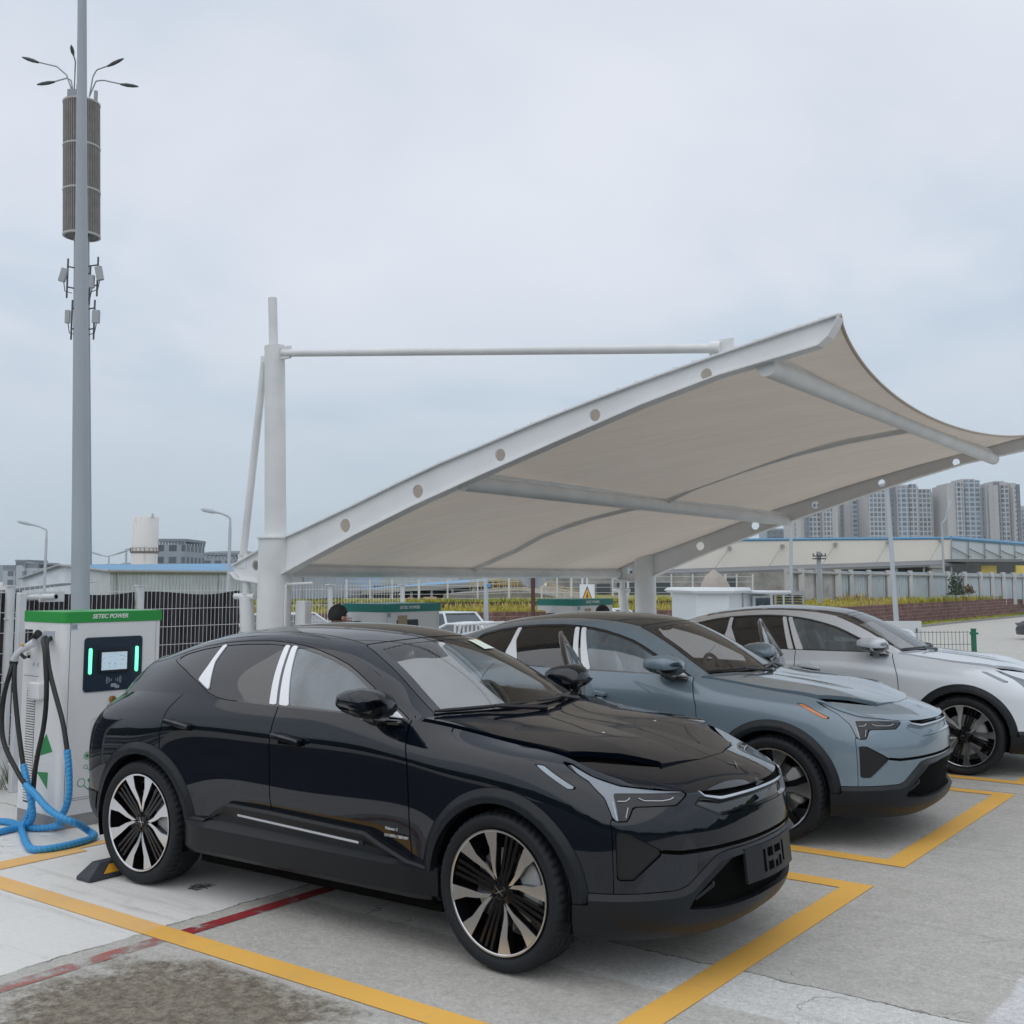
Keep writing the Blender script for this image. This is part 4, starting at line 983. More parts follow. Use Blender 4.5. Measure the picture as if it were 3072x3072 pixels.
# ------------------------------------------------------------------ membrane canopy
M_STEEL = pmat('white_steel', (.74, .755, .765), rough=.42, spec=.4, var=.07, vscale=2.2)
M_STEELD = pmat('white_steel_weathered', (.70, .715, .72), rough=.5, var=.11, vscale=2.6)
def membrane_mat():
    m = bpy.data.materials.new('membrane'); m.use_nodes = True; nt = m.node_tree; nt.nodes.clear(); N = nt.nodes.new; L = nt.links.new
    out = N('ShaderNodeOutputMaterial'); d = N('ShaderNodeBsdfDiffuse'); t = N('ShaderNodeBsdfTranslucent'); mx = N('ShaderNodeMixShader'); mx.inputs[0].default_value = .33
    tc = N('ShaderNodeTexCoord'); n = N('ShaderNodeTexNoise'); n.inputs['Scale'].default_value = .8; n.inputs['Detail'].default_value = 5; L(tc.outputs['Object'], n.inputs[0])
    r = N('ShaderNodeValToRGB'); r.color_ramp.elements[0].position = .3; r.color_ramp.elements[0].color = (.56, .495, .43, 1); r.color_ramp.elements[1].position = .7; r.color_ramp.elements[1].color = (.65, .585, .515, 1)
    L(n.outputs[0], r.inputs[0])
    # welded seams every metre and faint drip streaks
    dp = N('ShaderNodeVectorMath'); dp.operation = 'DOT_PRODUCT'; dp.inputs[1].default_value = (.5737, .8191, 0); L(tc.outputs['Object'], dp.inputs[0])
    fr = N('ShaderNodeMath'); fr.operation = 'FRACT'; L(dp.outputs['Value'], fr.inputs[0]); lt = N('ShaderNodeMath'); lt.operation = 'LESS_THAN'; lt.inputs[1].default_value = .035; L(fr.outputs[0], lt.inputs[0])
    mp = N('ShaderNodeMapping'); mp.inputs['Rotation'].default_value = (0, 0, .611); mp.inputs['Scale'].default_value = (.5, 5., .5); L(tc.outputs['Object'], mp.inputs[0])
    n2 = N('ShaderNodeTexNoise'); n2.inputs['Scale'].default_value = 1.6; n2.inputs['Detail'].default_value = 6; n2.inputs['Roughness'].default_value = .65; L(mp.outputs[0], n2.inputs[0])
    r2 = N('ShaderNodeMapRange'); r2.inputs[1].default_value = .35; r2.inputs[2].default_value = .75; r2.inputs[3].default_value = 1.06; r2.inputs[4].default_value = .86; L(n2.outputs[0], r2.inputs[0])
    sm = N('ShaderNodeMath'); sm.operation = 'MULTIPLY_ADD'; sm.inputs[1].default_value = -.07; L(lt.outputs[0], sm.inputs[0]); L(r2.outputs[0], sm.inputs[2])
    sc = N('ShaderNodeVectorMath'); sc.operation = 'SCALE'; L(r.outputs[0], sc.inputs[0]); L(sm.outputs[0], sc.inputs['Scale']); L(sc.outputs[0], d.inputs[0]); t.inputs[0].default_value = (.62, .55, .47, 1)
    L(d.outputs[0], mx.inputs[1]); L(t.outputs[0], mx.inputs[2]); gl = N('ShaderNodeBsdfGlossy'); gl.inputs['Roughness'].default_value = .38; fz = N('ShaderNodeFresnel'); fz.inputs[0].default_value = 1.45; m3 = N('ShaderNodeMixShader'); m3.inputs[0].default_value = .035; L(mx.outputs[0], m3.inputs[1]); L(gl.outputs[0], m3.inputs[2]); L(m3.outputs[0], out.inputs[0]); return m
M_MEM = membrane_mat()
CA = -.611; CL = Vector((-2.255, 10.6, 0)); CE = Vector((cos(CA), sin(CA), 0)); CW = Vector((-sin(CA), cos(CA), 0)); CWID = 7.43
def cp(t, z, w=0., off=0.): return CL + CE * t + CW * (w * CWID + off) + Vector((0, 0, z))
TOPP = np.array([(-.58, 2.055), (-.17, 2.215), (.02, 2.28), (.37, 2.38), (.99, 2.575), (1.55, 2.76), (2.0, 2.90), (2.41, 3.01), (2.95, 3.16), (3.28, 3.245), (3.63, 3.33), (4.01, 3.42), (4.36, 3.495), (4.80, 3.585), (5.10, 3.645), (5.50, 3.72)])
BOTP = np.array([(-.58, 2.0), (-.54, 1.95), (-.43, 1.925), (-.16, 1.90), (.03, 1.94), (.55, 2.14), (1.06, 2.33), (1.75, 2.57), (2.49, 2.80), (3.28, 3.04), (3.99, 3.25), (4.61, 3.405), (5.25, 3.515), (5.36, 3.535), (5.43, 3.59), (5.475, 3.66), (5.50, 3.715)])
ztop = lambda t: float(np.interp(t, TOPP[:, 0], TOPP[:, 1])); zbot = lambda t: float(np.interp(t, BOTP[:, 0], BOTP[:, 1]))
zmid = lambda t: float(nspline([-.6, -.45, .94, 2.23, 3.6, 5.0, 5.6], np.array([2.03, 2.08, 2.58, 2.835, 3.20, 3.475, 3.54]), [t])[0])
canopy = thing('canopy', 'white steel parking canopy with curved perforated beams and a stretched beige membrane over the cars', 'canopy', (0, 0, 0))
HOLES = [(-.27, 2.06, .050), (.905, 2.412, .062), (1.76, 2.685, .058), (2.64, 2.945, .052), (3.55, 3.20, .048), (4.50, 3.42, .045)]
def canopy_beam(w, sgn):
    mb = MB(); th = .009
    segs = []; ts = sorted(set(list(np.round(np.linspace(-.58, 5.50, 70), 3))))
    for hx, hz, hr in HOLES: ts = [t for t in ts if abs(t - hx) > .13]
    cuts = sorted([(hx - .12, hx + .12, hx, hz, hr) for hx, hz, hr in HOLES])
    allt = sorted(ts + [c[0] for c in cuts] + [c[1] for c in cuts])
    pair = [(a, b) for a, b in zip(allt[:-1], allt[1:])]
    for o in (th, -th):
        for a, b in pair:
            h = [c for c in cuts if abs(c[0] - a) < 1e-6]
            if not h: mb.add([cp(a, zbot(a), w, o), cp(b, zbot(b), w, o), cp(b, ztop(b), w, o), cp(a, ztop(a), w, o)], [(0, 1, 2, 3)]); continue
            _, _, hx, hz, hr = h[0]; n = 32; V = []; F = []
            for k in range(n):
                an = 2 * pi * (k + .5) / n; c, s_ = cos(an), sin(an)
                V.append(cp(hx + hr * c, hz + hr * s_, w, o))
                t = hx + .12 * max(-1, min(1, c * 1.5)); zz = (ztop(t) if s_ > 0 else zbot(t)) if abs(c) < .667 else hz
                if abs(c) >= .667:
                    q = max(-1, min(1, s_ / .745)); zz = hz + (ztop(t) - hz) * q if q > 0 else hz + (hz - zbot(t)) * q
                V.append(cp(t, zz, w, o))
            F = [(2 * k, 2 * k + 1, (2 * k + 3) % (2 * n), (2 * k + 2) % (2 * n)) for k in range(n)]
            mb.add(V, F)
    for hx, hz, hr in HOLES:
        n = 32; V = []
        for k in range(n):
            an = 2 * pi * (k + .5) / n
            for o in (th, -th): V.append(cp(hx + hr * cos(an), hz + hr * sin(an), w, o))
        mb.add(V, [(2 * k, 2 * k + 1, (2 * k + 3) % (2 * n), (2 * k + 2) % (2 * n)) for k in range(n)])
    # flanges
    tt = list(np.linspace(-.58, 5.50, 90))
    for fn, hw, dz in ((ztop, .045, .012), (zbot, .065, -.012)):
        V = []
        for t in (tt if fn is ztop else sorted(list(tt) + [5.30, 5.36, 5.40, 5.43, 5.455, 5.475, 5.49])):
            z = fn(t); V += [cp(t, z, w, -hw), cp(t, z, w, hw), cp(t, z + dz, w, hw), cp(t, z + dz, w, -hw)]
        n = len(V) // 4; F = []
        for k in range(n - 1):
            for j in range(4): F.append((k * 4 + j, k * 4 + (j + 1) % 4, k * 4 + 4 + (j + 1) % 4, k * 4 + 4 + j))
        F += [(0, 1, 2, 3), tuple(range(4 * n - 4, 4 * n))]; mb.add(V, F)
    # edge clamps and bolts along the top
    for t in np.arange(.1, 5.4, .16): mb.box(cp(t, ztop(t) + .018, w, -.02 * sgn), (.05, .02, .012), CA)
    return mb.build('beam', M_STEEL, canopy)
canopy_beam(0, 1); canopy_beam(1, 1)
for w in (0, 1):
    lean = -.03
    mb = MB(); mb.tube([cp(-.005, 0, w), cp(-.01, 2.31, w)], .160, 32); mb.tube([cp(-.01, 2.31, w), cp(-.01, 2.325, w)], .175, 32)
    mb.box(cp(0, .012, w), (.5, .5, .024), CA)
    mb.tube([cp(-.01, 2.325, w), cp(-.075, 4.10, w), cp(-.083, 4.19, w)], [.103, .098, .098], 28)
    mb.tube([cp(-.095, 4.19, w), cp(-.125, 4.68, w)], .043, 18); mb.build('column', M_STEELD, canopy, smooth=40)
    mb = MB(); mb.tube([cp(.04, 4.11, w), cp(4.54, 3.61, w)], .036, 16); mb.tube([cp(4.54, 3.61, w), cp(4.62, 3.60, w)], .055, 14)
    mb.box(cp(4.66, 3.60, w), (.11, .025, .13), CA); mb.box(cp(.06, 4.11, w), (.16, .03, .12), CA); mb.build('stay_tube', M_STEELD, canopy, smooth=40)
    mb = MB(); mb.tube([cp(-.22, 4.05, w), cp(-.46, 2.16, w)], .036, 14); mb.box(cp(-.46, 2.10, w), (.12, .03, .14), CA); mb.box(cp(-.2, 4.05, w), (.12, .03, .12), CA)
    mb.tube([cp(-.40, 1.91, w), cp(-.40, 1.78, w)], .04, 12); mb.tube([cp(-.56, 1.76, w), cp(-.28, 1.76, w)], .03, 10)
    mb.tube([cp(-.40, 1.76, w), cp(-.24, .0, w)], [.07, .075], 16); mb.build('back_strut', M_STEELD, canopy, smooth=40)
mb = MB(); mb.tube([cp(.165, .2, 0, -.02), cp(.165, 1.86, 0, -.02), cp(.12, 1.92, 0, .05)], .014, 8); mb.box(cp(.26, 1.45, 0, .12), (.13, .10, .55), CA, bev=.01); mb.tube([cp(.165, 1.88, 0, 0), cp(.5, 1.89, 0, .0)], .014, 8)
mb.build('junction_box', M_STEELD, canopy)
for t, z, r in ((-.45, 2.0, .055), (2.23, 2.735, .068), (4.95, 3.43, .070)):
    mb = MB(); mb.tube([cp(t, z, 0, .012), cp(t, z, .5), cp(t, z, 1, -.012)], r, 24)
    mb.box(cp(t, z + r + .02, .5), (.012, CWID - .1, .04), CA); mb.build('cross_tube', M_STEELD, canopy, smooth=40)
for ts in ((-.44, .2, .6, .94, 1.3, 1.8, 2.2), (2.25, 2.6, 3.17, 3.5, 3.85, 4.3, 4.73, 4.96)):
    mb = MB(); zs = [(2.06, 2.28, 2.46, 2.56, 2.65, 2.74, 2.78), (2.80, 2.94, 3.10, 3.18, 3.255, 3.33, 3.38, 3.40)][0 if ts[0] < 0 else 1]
    mb.tube([cp(t, z - .012, .5) for t, z in zip(ts, zs)], .028, 14); mb.build('rib', M_STEELD, canopy, smooth=40)
nt_, nw_ = 70, 48; V = []
for i in range(nt_ + 1):
    for j in range(nw_ + 1):
        w = j / nw_; s = 4 * w * (1 - w); sag = s ** .8 if s > 0 else 0
        tend = 5.50 - .34 * s ** .85; t = -.50 + (tend + .50) * i / nt_
        flip = .0
        z = ztop(t) * (1 - sag) + zmid(t) * sag - .012
        # the front hem curls up to the beam tips
        e = max(0, (t - 4.95) / .55); z += .02 * e * (1 - sag)
        V.append(cp(t, z, w))
F = [(i * (nw_ + 1) + j, (i + 1) * (nw_ + 1) + j, (i + 1) * (nw_ + 1) + j + 1, i * (nw_ + 1) + j + 1) for i in range(nt_) for j in range(nw_)]
n0 = len(V); V2 = [v + Vector((0, 0, .004)) for v in V]; F2 = [tuple(i + n0 for i in f[::-1]) for f in F]
mb = MB(); mb.add(V, F); mem = mb.build('membrane', M_MEM, canopy, smooth=180, fix=False)
mb = MB(); mb.tube([V[nt_ * (nw_ + 1) + j] for j in range(nw_ + 1)], .013, 8); mb.build('hem_cable', M_MEM, canopy, smooth=60)
# ------------------------------------------------------------------ fast chargers
M_CHW = pmat('charger_white', (.76, .775, .785), rough=.42, spec=.4, var=.05, vscale=1.5, coat=.15)
M_CHS = pmat('charger_side', (.76, .77, .775), rough=.45, var=.04, vscale=1.5)
M_GREEN = pmat('charger_green', (.022, .30, .055), rough=.4)
M_GREENL = pmat('charger_green_art', (.03, .27, .09), rough=.5)
M_TEAL = pmat('charger_teal', (.022, .235, .205), rough=.4)
M_PANEL = pmat('charger_panel', (.022, .038, .06), rough=.22, coat=.4)
M_BEZ = pmat('screen_bezel', (.012, .015, .02), rough=.4)
M_LED = pmat('green_light', (.08, .8, .25), emit=2.2, emit_col=(.10, 1.0, .33))
def screen_mat():
    m, nt, b = new_mat('charger_screen'); N = nt.nodes.new; L = nt.links.new
    b.inputs['Base Color'].default_value = (.02, .02, .02, 1); b.inputs['Roughness'].default_value = .3
    tc = N('ShaderNodeTexCoord'); mp = N('ShaderNodeMapping'); mp.inputs['Scale'].default_value = (60, 60, 120); L(tc.outputs['Object'], mp.inputs[0])
    n = N('ShaderNodeTexNoise'); n.inputs['Scale'].default_value = 1.; n.inputs['Detail'].default_value = 2; L(mp.outputs[0], n.inputs[0])
    r = N('ShaderNodeValToRGB'); e = r.color_ramp.elements; e[0].position = .30; e[0].color = (.16, .22, .28, 1); e[1].position = .40; e[1].color = (.50, .66, .78, 1); L(n.outputs[0], r.inputs[0])
    L(r.outputs[0], b.inputs['Emission Color']); b.inputs['Emission Strength'].default_value = .55; return m
M_SCR = screen_mat()
M_ICON = pmat('icon_grey', (.30, .34, .40), rough=.5)
M_WTXT = pmat('sign_white', (.78, .80, .80), rough=.5)
M_DKT = pmat('label_ink', (.06, .07, .09), rough=.6)
M_LBL = pmat('label_plate', (.44, .49, .55), rough=.5)
M_PLINTH = pmat('plinth_concrete', (.30, .30, .305), rough=.85, bump=.4, bscale=40, var=.12, vscale=5)
M_ESTOP = pmat('stop_button', (.35, .17, .05), rough=.35, metal=.5)
M_TANP = pmat('kraft_cover', (.42, .34, .22), rough=.7)
M_CABLE = pmat('cable_black', (.010, .011, .012), rough=.5)
def sleeve_mat():
    m, nt, b = new_mat('cable_sleeve'); N = nt.nodes.new; L = nt.links.new
    at_ = N('ShaderNodeAttribute'); at_.attribute_name = 'wrap'
    r = N('ShaderNodeValToRGB'); e = r.color_ramp.elements; e[0].position = .0; e[0].color = (.018, .15, .38, 1); e[1].position = .55; e[1].color = (.04, .30, .62, 1); L(at_.outputs['Fac'], r.inputs[0])
    L(r.outputs[0], b.inputs['Base Color']); b.inputs['Roughness'].default_value = .42; return m
M_SLEEVE = sleeve_mat()
CHX = radians(50.2)
def build_charger(o, band, full):
    def rrect(x0, z0, x1, z1, r, n=6):
        P = []
        for cx_, cz_, a0 in ((x1 - r, z1 - r, 0), (x0 + r, z1 - r, 90), (x0 + r, z0 + r, 180), (x1 - r, z0 + r, 270)):
            for k in range(n + 1): a_ = radians(a0 + 90 * k / n); P.append((cx_ + r * cos(a_), cz_ + r * sin(a_)))
        return P
    FR = lambda u, v, w: (u, -w, v)                      # on the front face, w outwards
    LF = lambda u, v, w: (-w, u, v)                      # on the left face
    # cabinet with a rounded front-left edge; a holster cavity in its left side
    W_, D_ = .86, .62
    prof = [(.055, 0), (W_ - .012, 0), (W_, .012), (W_, D_), (0, D_)] ; arc = [(.055 - .055 * sin(a_), .055 - .055 * cos(a_)) for a_ in np.linspace(pi / 2, 0, 7)]
    def shell(mb, z0, z1, cav=False):
        P = [(x, y) for x, y in prof] + arc
        n = len(P); V = [(x, y, z) for z in (z0, z1) for x, y in P]
        F = [(i, (i + 1) % n, n + (i + 1) % n, n + i) for i in range(n)] + [tuple(range(n - 1, -1, -1)), tuple(range(n, 2 * n))]
        mb.add(V, F)
    mb = MB(); shell(mb, .10, 1.283); 
    # level with the cavity: shell in front of y=.476, cavity back beyond
    P = [(.055, 0), (W_ - .012, 0), (W_, .012), (W_, D_), (.22, D_), (.22, .476), (0, .476)] + arc
    n = len(P); mb.add([(x, y, z) for z in (1.2832, 1.52) for x, y in P], [(i, (i + 1) % n, n + (i + 1) % n, n + i) for i in range(n)])
    shell(mb, 1.5202, 1.585); 
    mb.build('cabinet', M_CHW, o, smooth=35)
    mb = MB(); mb.box((W_ / 2, D_ / 2, .05), (W_ - .004, D_ - .004, .10)); mb.build('plinth', M_PLINTH, o)
    mb = MB(); P = [(-.004, -.004), (W_ + .004, -.004), (W_ + .004, D_ + .004), (-.004, D_ + .004)]
    P = [(.05, -.006), (W_ + .005, -.006), (W_ + .005, D_), (-.006, D_), (-.006, .05), (.006, .016), (.02, .002)]
    n = len(P); mb.add([(x, y, z) for z in (1.583, 1.668) for x, y in P], [(i, (i + 1) % n, n + (i + 1) % n, n + i) for i in range(n)] + [tuple(range(n - 1, -1, -1)), tuple(range(n, 2 * n))]); bd = mb.build('top_band', band, o, smooth=35)
    text_mesh("SETEC POWER", .0478 if full else .046, 'lettering', M_WTXT, bd, Matrix(((1, 0, 0, .238), (0, 0, -1, -.0075), (0, 1, 0, 1.6135), (0, 0, 0, 1))), shear=.22, depth=.0012, bold=.0012)
    # seams of the cabinet
    mb = MB()
    mb.prism([(.058, .1), (.061, .1), (.061, 1.583), (.058, 1.583)], -.001, .0012, FR); mb.prism([(.07, .208), (.855, .208), (.855, .2105), (.07, .2105)], -.001, .0012, FR); mb.prism([(.07, .225), (.855, .225), (.855, .2275), (.07, .2275)], -.001, .0012, FR)
    mb.prism([(.815, .23), (.817, .23), (.817, 1.583), (.815, 1.583)], -.001, .0012, FR)
    mb.prism([(.36, 1.150), (.60, 1.150), (.60, 1.153), (.36, 1.153)], -.001, .0012, LF); mb.build('seam', M_BEZ, o)
    mb = MB(); mb.prism([(.063, 1.528), (.117, 1.528), (.117, 1.575), (.063, 1.575)], 0, .002, FR); ce = mb.build('approval_plate', M_LBL, o)
    text_mesh("CE", .030, 'lettering', M_DKT, ce, Matrix(((1, 0, 0, .072), (0, 0, -1, -.0026), (0, 1, 0, 1.541), (0, 0, 0, 1))), depth=.0004)
    if not full:
        mb = MB(); mb.prism(rrect(.20, 1.10, .52, 1.50, .02), 0, .004, FR); mb.build('front_panel', M_PANEL, o)
        mb = MB(); mb.prism(rrect(.215, 1.16, .35, 1.545, .004), 0.0042, .007, FR); mb.build('screen_cover', M_TANP, o)
        mb = MB(); mb.box((-.05, .36, 1.46), (.09, .10, .05), bev=.01); mb.tube([(-.09, .36, 1.45), (-.16, .34, 1.42), (-.20, .32, 1.30)], .022, 8); mb.build('connector', M_CABLE, o, smooth=40)
        return o
    mb = MB(); mb.prism(rrect(.178, 1.035, .690, 1.463, .030), 0, .008, FR); pn = mb.build('front_panel', M_PANEL, o)
    for x in (.229, .6385):
        mb = MB(); mb.prism(rrect(x - .0125, 1.175, x + .0125, 1.378, .0124), .0082, .014, FR); mb.build('status_light', M_LED, pn)
    mb = MB(); mb.prism(rrect(.298, 1.180, .570, 1.362, .006), .0082, .020, FR); bz = mb.build('screen_bezel', M_BEZ, pn)
    mb = MB(); mb.prism([(.322, 1.2), (.546, 1.2), (.546, 1.341), (.322, 1.341)], .0202, .021, FR); mb.build('screen', M_SCR, bz)
    mb = MB()
    for sg in (1, -1):
        for k, r in enumerate((.018, .034, .050, .062)):
            a0, a1 = (-.45, .45); m_ = 7; w = .0022
            P = [(.440 + sg * r * cos(a_), 1.118 + r * sin(a_)) for a_ in np.linspace(a0, a1, m_)]; Q = [(.440 + sg * (r + w * 2) * cos(a_), 1.118 + (r + w * 2) * sin(a_)) for a_ in np.linspace(a1, a0, m_)]
            mb.prism(P + Q, .0082, .0095, FR)
    P = rrect(.415, 1.062, .465, 1.090, .006); mb.prism(P, .0082, .0092, FR); mb.prism(rrect(.452, 1.05, .49, 1.075, .004), .0082, .0094, FR); mb.build('card_symbol', M_ICON, pn)
    mb = MB(); mb.lathe([(0, .03), (.022, .028), (.027, .02), (.027, 0)], 24, 'Y', c=(.435, 0, .965)); 
    mb.V = [(x, -abs(y), z) for x, y, z in mb.V]; mb.build('stop_button', M_ESTOP, o, smooth=40)
    # artwork: battery, circuit lines, triangles
    mb = MB(); 
    def stroke(pts, w=.004, col=0, fn=FR, d=.0014):
        for (a, b) in zip(pts[:-1], pts[1:]):
            v = Vector((b[0] - a[0], b[1] - a[1])); nrm = Vector((-v.y, v.x)).normalized() * w / 2
            mb.prism([(a[0] - nrm.x, a[1] - nrm.y), (b[0] - nrm.x, b[1] - nrm.y), (b[0] + nrm.x, b[1] + nrm.y), (a[0] + nrm.x, a[1] + nrm.y)], 0, d, fn, col)
    def ringc(x, z, r, w=.005): stroke([(x + r * cos(a_), z + r * sin(a_)) for a_ in np.linspace(0, 2 * pi, 25)], w)
    def disc(x, z, r, col=0): mb.prism([(x + r * cos(a_), z + r * sin(a_)) for a_ in np.linspace(0, 2 * pi, 25)[:-1]], 0, .0016, FR, col)
    stroke([(.263, .705), (.333, .705), (.333, .812), (.263, .812), (.263, .705)], .003, 1); stroke([(.283, .822), (.313, .822)], .006, 1)
    mb.prism([(.300, .79), (.283, .757), (.297, .757), (.292, .728), (.315, .765), (.300, .765)], 0, .0016, FR, 1)
    stroke([(.365, .83), (.395, .83), (.395, .76), (.365, .76)], .004, 0); stroke([(.375, .70), (.365, .69), (.375, .678), (.40, .69)], .004, 1)
    ringc(.239, .541, .027); disc(.239, .541, .016, 0); stroke([(.259, .522), (.283, .496), (.283, .416)], .005); stroke([(.283, .496), (.345, .545)], .005)
    ringc(.230, .456, .015, .004); stroke([(.241, .445), (.350, .340)], .005); ringc(.346, .405, .018, .004)
    ringc(.196, .337, .031); stroke([(.218, .314), (.318, .222)], .006); disc(.265, .349, .015, 0); stroke([(.265, .335), (.269, .268)], .005); ringc(.345, .262, .015, .004)
    for sx in (.40, .47, .55):
        ringc(sx, .45 - (sx - .4), .02, .004); stroke([(sx, .43 - (sx - .4)), (sx, .33), (sx + .08, .26)], .005)
    mb.build('circuit_art', [M_GREENL, M_LBL], o)
    mb = MB(); mb.prism([(.195, .718), (.092, .589), (.38, .517)], 0, .002, LF); mb.prism([(.322, .412), (.149, .425), (.155, .298)], 0, .002, LF); mb.build('green_triangle', M_GREENL, o)
    # louvres
    mb = MB(); mb.prism(rrect(.395, .16, .535, 1.055, .02), 0, .0015, LF)
    vt = mb.build('vent', M_BEZ, o); mb = MB()
    for k in range(44):
        z = .175 + k * .0200; mb.box((-.004, .465, z + .007), (.008, .138, .0125))
    mb.build('louvre', M_CHS, vt)
    mb = MB(); mb.box((-.030, .330, 1.045), (.06, .165, .135), bev=.012); mb.build('lock_box', M_CHW, o)
    mb = MB(); mb.box((-.006, .205, 1.48), (.012, .150, .075)); mb.build('outlet_plate', M_LBL, o)
    mb = MB(); mb.box((.10, .55, 1.40), (.02, .13, .22)); mb.box((.05, .50, 1.33), (.1, .03, .09), bev=.01); mb.tube([(.05, .54, 1.36), (-.03, .545, 1.34)], .035, 14); mb.build('holster', M_CHS, o, smooth=40)
    for y in (.375, .44): mb = MB(); mb.box((-.004, y, 1.245), (.006, .02, .03)); mb.build('hook', M_LBL, o)
    return o
charger1 = thing('charger', 'white fast charger with a bright green top band and lit screen behind the black car', 'charger', (-3.504, 8.728, 0), CHX, 'chargers along the rear of the bays')
build_charger(charger1, M_GREEN, True)
charger2 = thing('charger', 'teal topped charger between the person at the black car and the parked white cars', 'charger', (-3.504 + 3.6 * .6, 8.728 + 3.6 * .8, 0), CHX, 'chargers along the rear of the bays')
build_charger(charger2, M_TEAL, False)
charger3 = copy_thing(charger2, location=(-3.504 + 7.2 * .6, 8.728 + 7.2 * .8, 0)); tag(charger3, 'teal topped charger below the yellow warning triangle, beyond the blue grey car')

# cables of the first charger, in its own frame
CH = Matrix.Translation((-3.504, 8.728, 0)) @ Matrix.Rotation(CHX, 4, 'Z')
def smooth_path(P, n=10):
    P = np.array(P, float); d = np.linalg.norm(np.diff(P, axis=0), axis=1); t = np.concatenate([[0], np.cumsum(d)])
    m_ = max(8, int(t[-1] / .012)); q = np.linspace(0, t[-1], m_)
    # gentle smoothing of a linear path
    L_ = np.stack([np.interp(q, t, P[:, k]) for k in range(3)], 1)
    for _ in range(40):
        L_[1:-1] = .25 * L_[:-2] + .5 * L_[1:-1] + .25 * L_[2:]
    return L_
def cable(label, black, blue, black2=None):
    o = thing('charging_cable', label, 'cable', (-3.504, 8.728, 0), CHX, 'charging cables of the first charger')
    def blk(P):
        mb = MB(); mb.tube([tuple(p) for p in smooth_path(P)], .0185, 12); mb.build('conductor', M_CABLE, o, smooth=60)
    blk(black)
    if black2: blk(black2)
    L_ = smooth_path(blue); d = np.linalg.norm(np.diff(L_, axis=0), axis=1); L2 = []; rr = []; wr = []; acc = 0
    d_ = np.concatenate([[0], np.cumsum(d)]); m_ = int(d_[-1] / .0045); q = np.linspace(0, d_[-1], m_)
    Q = np.stack([np.interp(q, d_, L_[:, k]) for k in range(3)], 1)
    n = 14; V = []; F = []; W2 = []
    T = np.gradient(Q, axis=0); T /= np.linalg.norm(T, axis=1, keepdims=True); U = None
    for i in range(m_):
        tv = Vector(T[i])
        if U is None: U = tv.cross(Vector((0, 0, 1)) if abs(tv.z) < .9 else Vector((1, 0, 0))).normalized()
        U = (U - tv * U.dot(tv)).normalized(); B = tv.cross(U)
        for j in range(n):
            a_ = 2 * pi * j / n; ph = (q[i] / .032 - j / n) % 1.; h = min(1, (1 - abs(2 * ph - 1)) * 2.6)
            r = .0215 + .0042 * h; p = Vector(Q[i]) + (U * cos(a_) + B * sin(a_)) * r; V.append(p); W2.append(h)
    F = [(i * n + j, i * n + (j + 1) % n, (i + 1) * n + (j + 1) % n, (i + 1) * n + j) for i in range(m_ - 1) for j in range(n)]
    me = mesh_from('sleeve', V, F, 180); at_ = me.attributes.new('wrap', 'FLOAT', 'POINT'); at_.data.foreach_set('value', W2)
    link('sleeve', me, M_SLEEVE, o); return o
X_ = lambda L_, x: [(x, y, z) for y, z in L_]
def blendx(L_, x0, x1): n = len(L_) - 1; return [(x0 + (x1 - x0) * k / n, y, z) for k, (y, z) in enumerate(L_)]
c1b = [(-.01, .165, 1.463), (-.05, .15, 1.462), (-.09, .10, 1.43)] + X_([(.047, 1.384), (.032, 1.278), (-.031, 1.163), (-.139, .994), (-.232, .856), (-.288, .717), (-.311, .651)], -.10)
cable('rightmost hanging charging cable, its blue sleeve looping under the others on the ground', c1b,
      X_([(-.311, .655), (-.345, .53), (-.361, .415), (-.369, .366), (-.357, .274), (-.303, .197), (-.265, .162), (-.20, .11)], -.10) + [(.02, -.10, .06), (-.046, .044, .028), (-.103, .06, .028), (-.130, .153, .028), (-.13, .284, .028), (-.13, .381, .028), (-.13, .505, .028), (-.20, .60, .028), (-.35, .85, .028)])
c2b = [(-.01, .245, 1.465), (-.05, .22, 1.465), (-.10, .12, 1.44)] + X_([(.025, 1.387), (-.001, 1.222), (-.028, 1.106), (-.025, .93), (-.002, .782), (.057, .631), (.099, .491), (.118, .312), (.122, .239)], -.13)
cable('charging cable whose blue sleeve makes the widest ground loop, nearest the camera', c2b,
      X_([(.121, .25), (.138, .175), (.156, .132), (.20, .08)], -.13) + [(-.16, .21, .04), (-.21, .12, .028), (-.28, -.06, .028), (-.353, -.224, .028), (-.44, -.46, .028), (-.468, -.545, .028), (-.425, -.592, .028), (-.328, -.614, .028), (-.223, -.612, .028), (-.104, -.589, .028), (.0, -.548, .028), (.066, -.48, .028), (.075, -.36, .035), (.0, -.40, .09)] +
      [(-.12, -.52, .15)] + X_([(-.429, .195), (-.256, .227), (-.149, .268), (-.04, .326), (.035, .337), (.102, .365)], -.2),
      X_([(.102, .365), (.19, .41), (.283, .481), (.418, .575), (.512, .686), (.536, .865), (.502, 1.049), (.43, 1.18)], -.2) + [(-.17, .46, 1.25)])
cable('charging cable hanging from the grey plug handle, its blue sleeve leaving the picture left', [(-.15, .455, 1.25)] + X_([(.421, 1.20), (.407, 1.083), (.35, .876), (.29, .702), (.232, .548), (.209, .492)], -.17),
      X_([(.21, .50), (.117, .339), (.086, .296), (.076, .246)], -.17) + [(-.15, .06, .17), (-.13, .10, .09), (-.13, .20, .03), (-.20, .235, .028), (-.254, .212, .028), (-.339, .187, .028), (-.5, .15, .028), (-.75, .12, .028)])
gun = thing('plug_handle', 'grey curved charging plug in the holster on the green topped charger', 'charging plug', (-3.504, 8.728, 0), CHX)
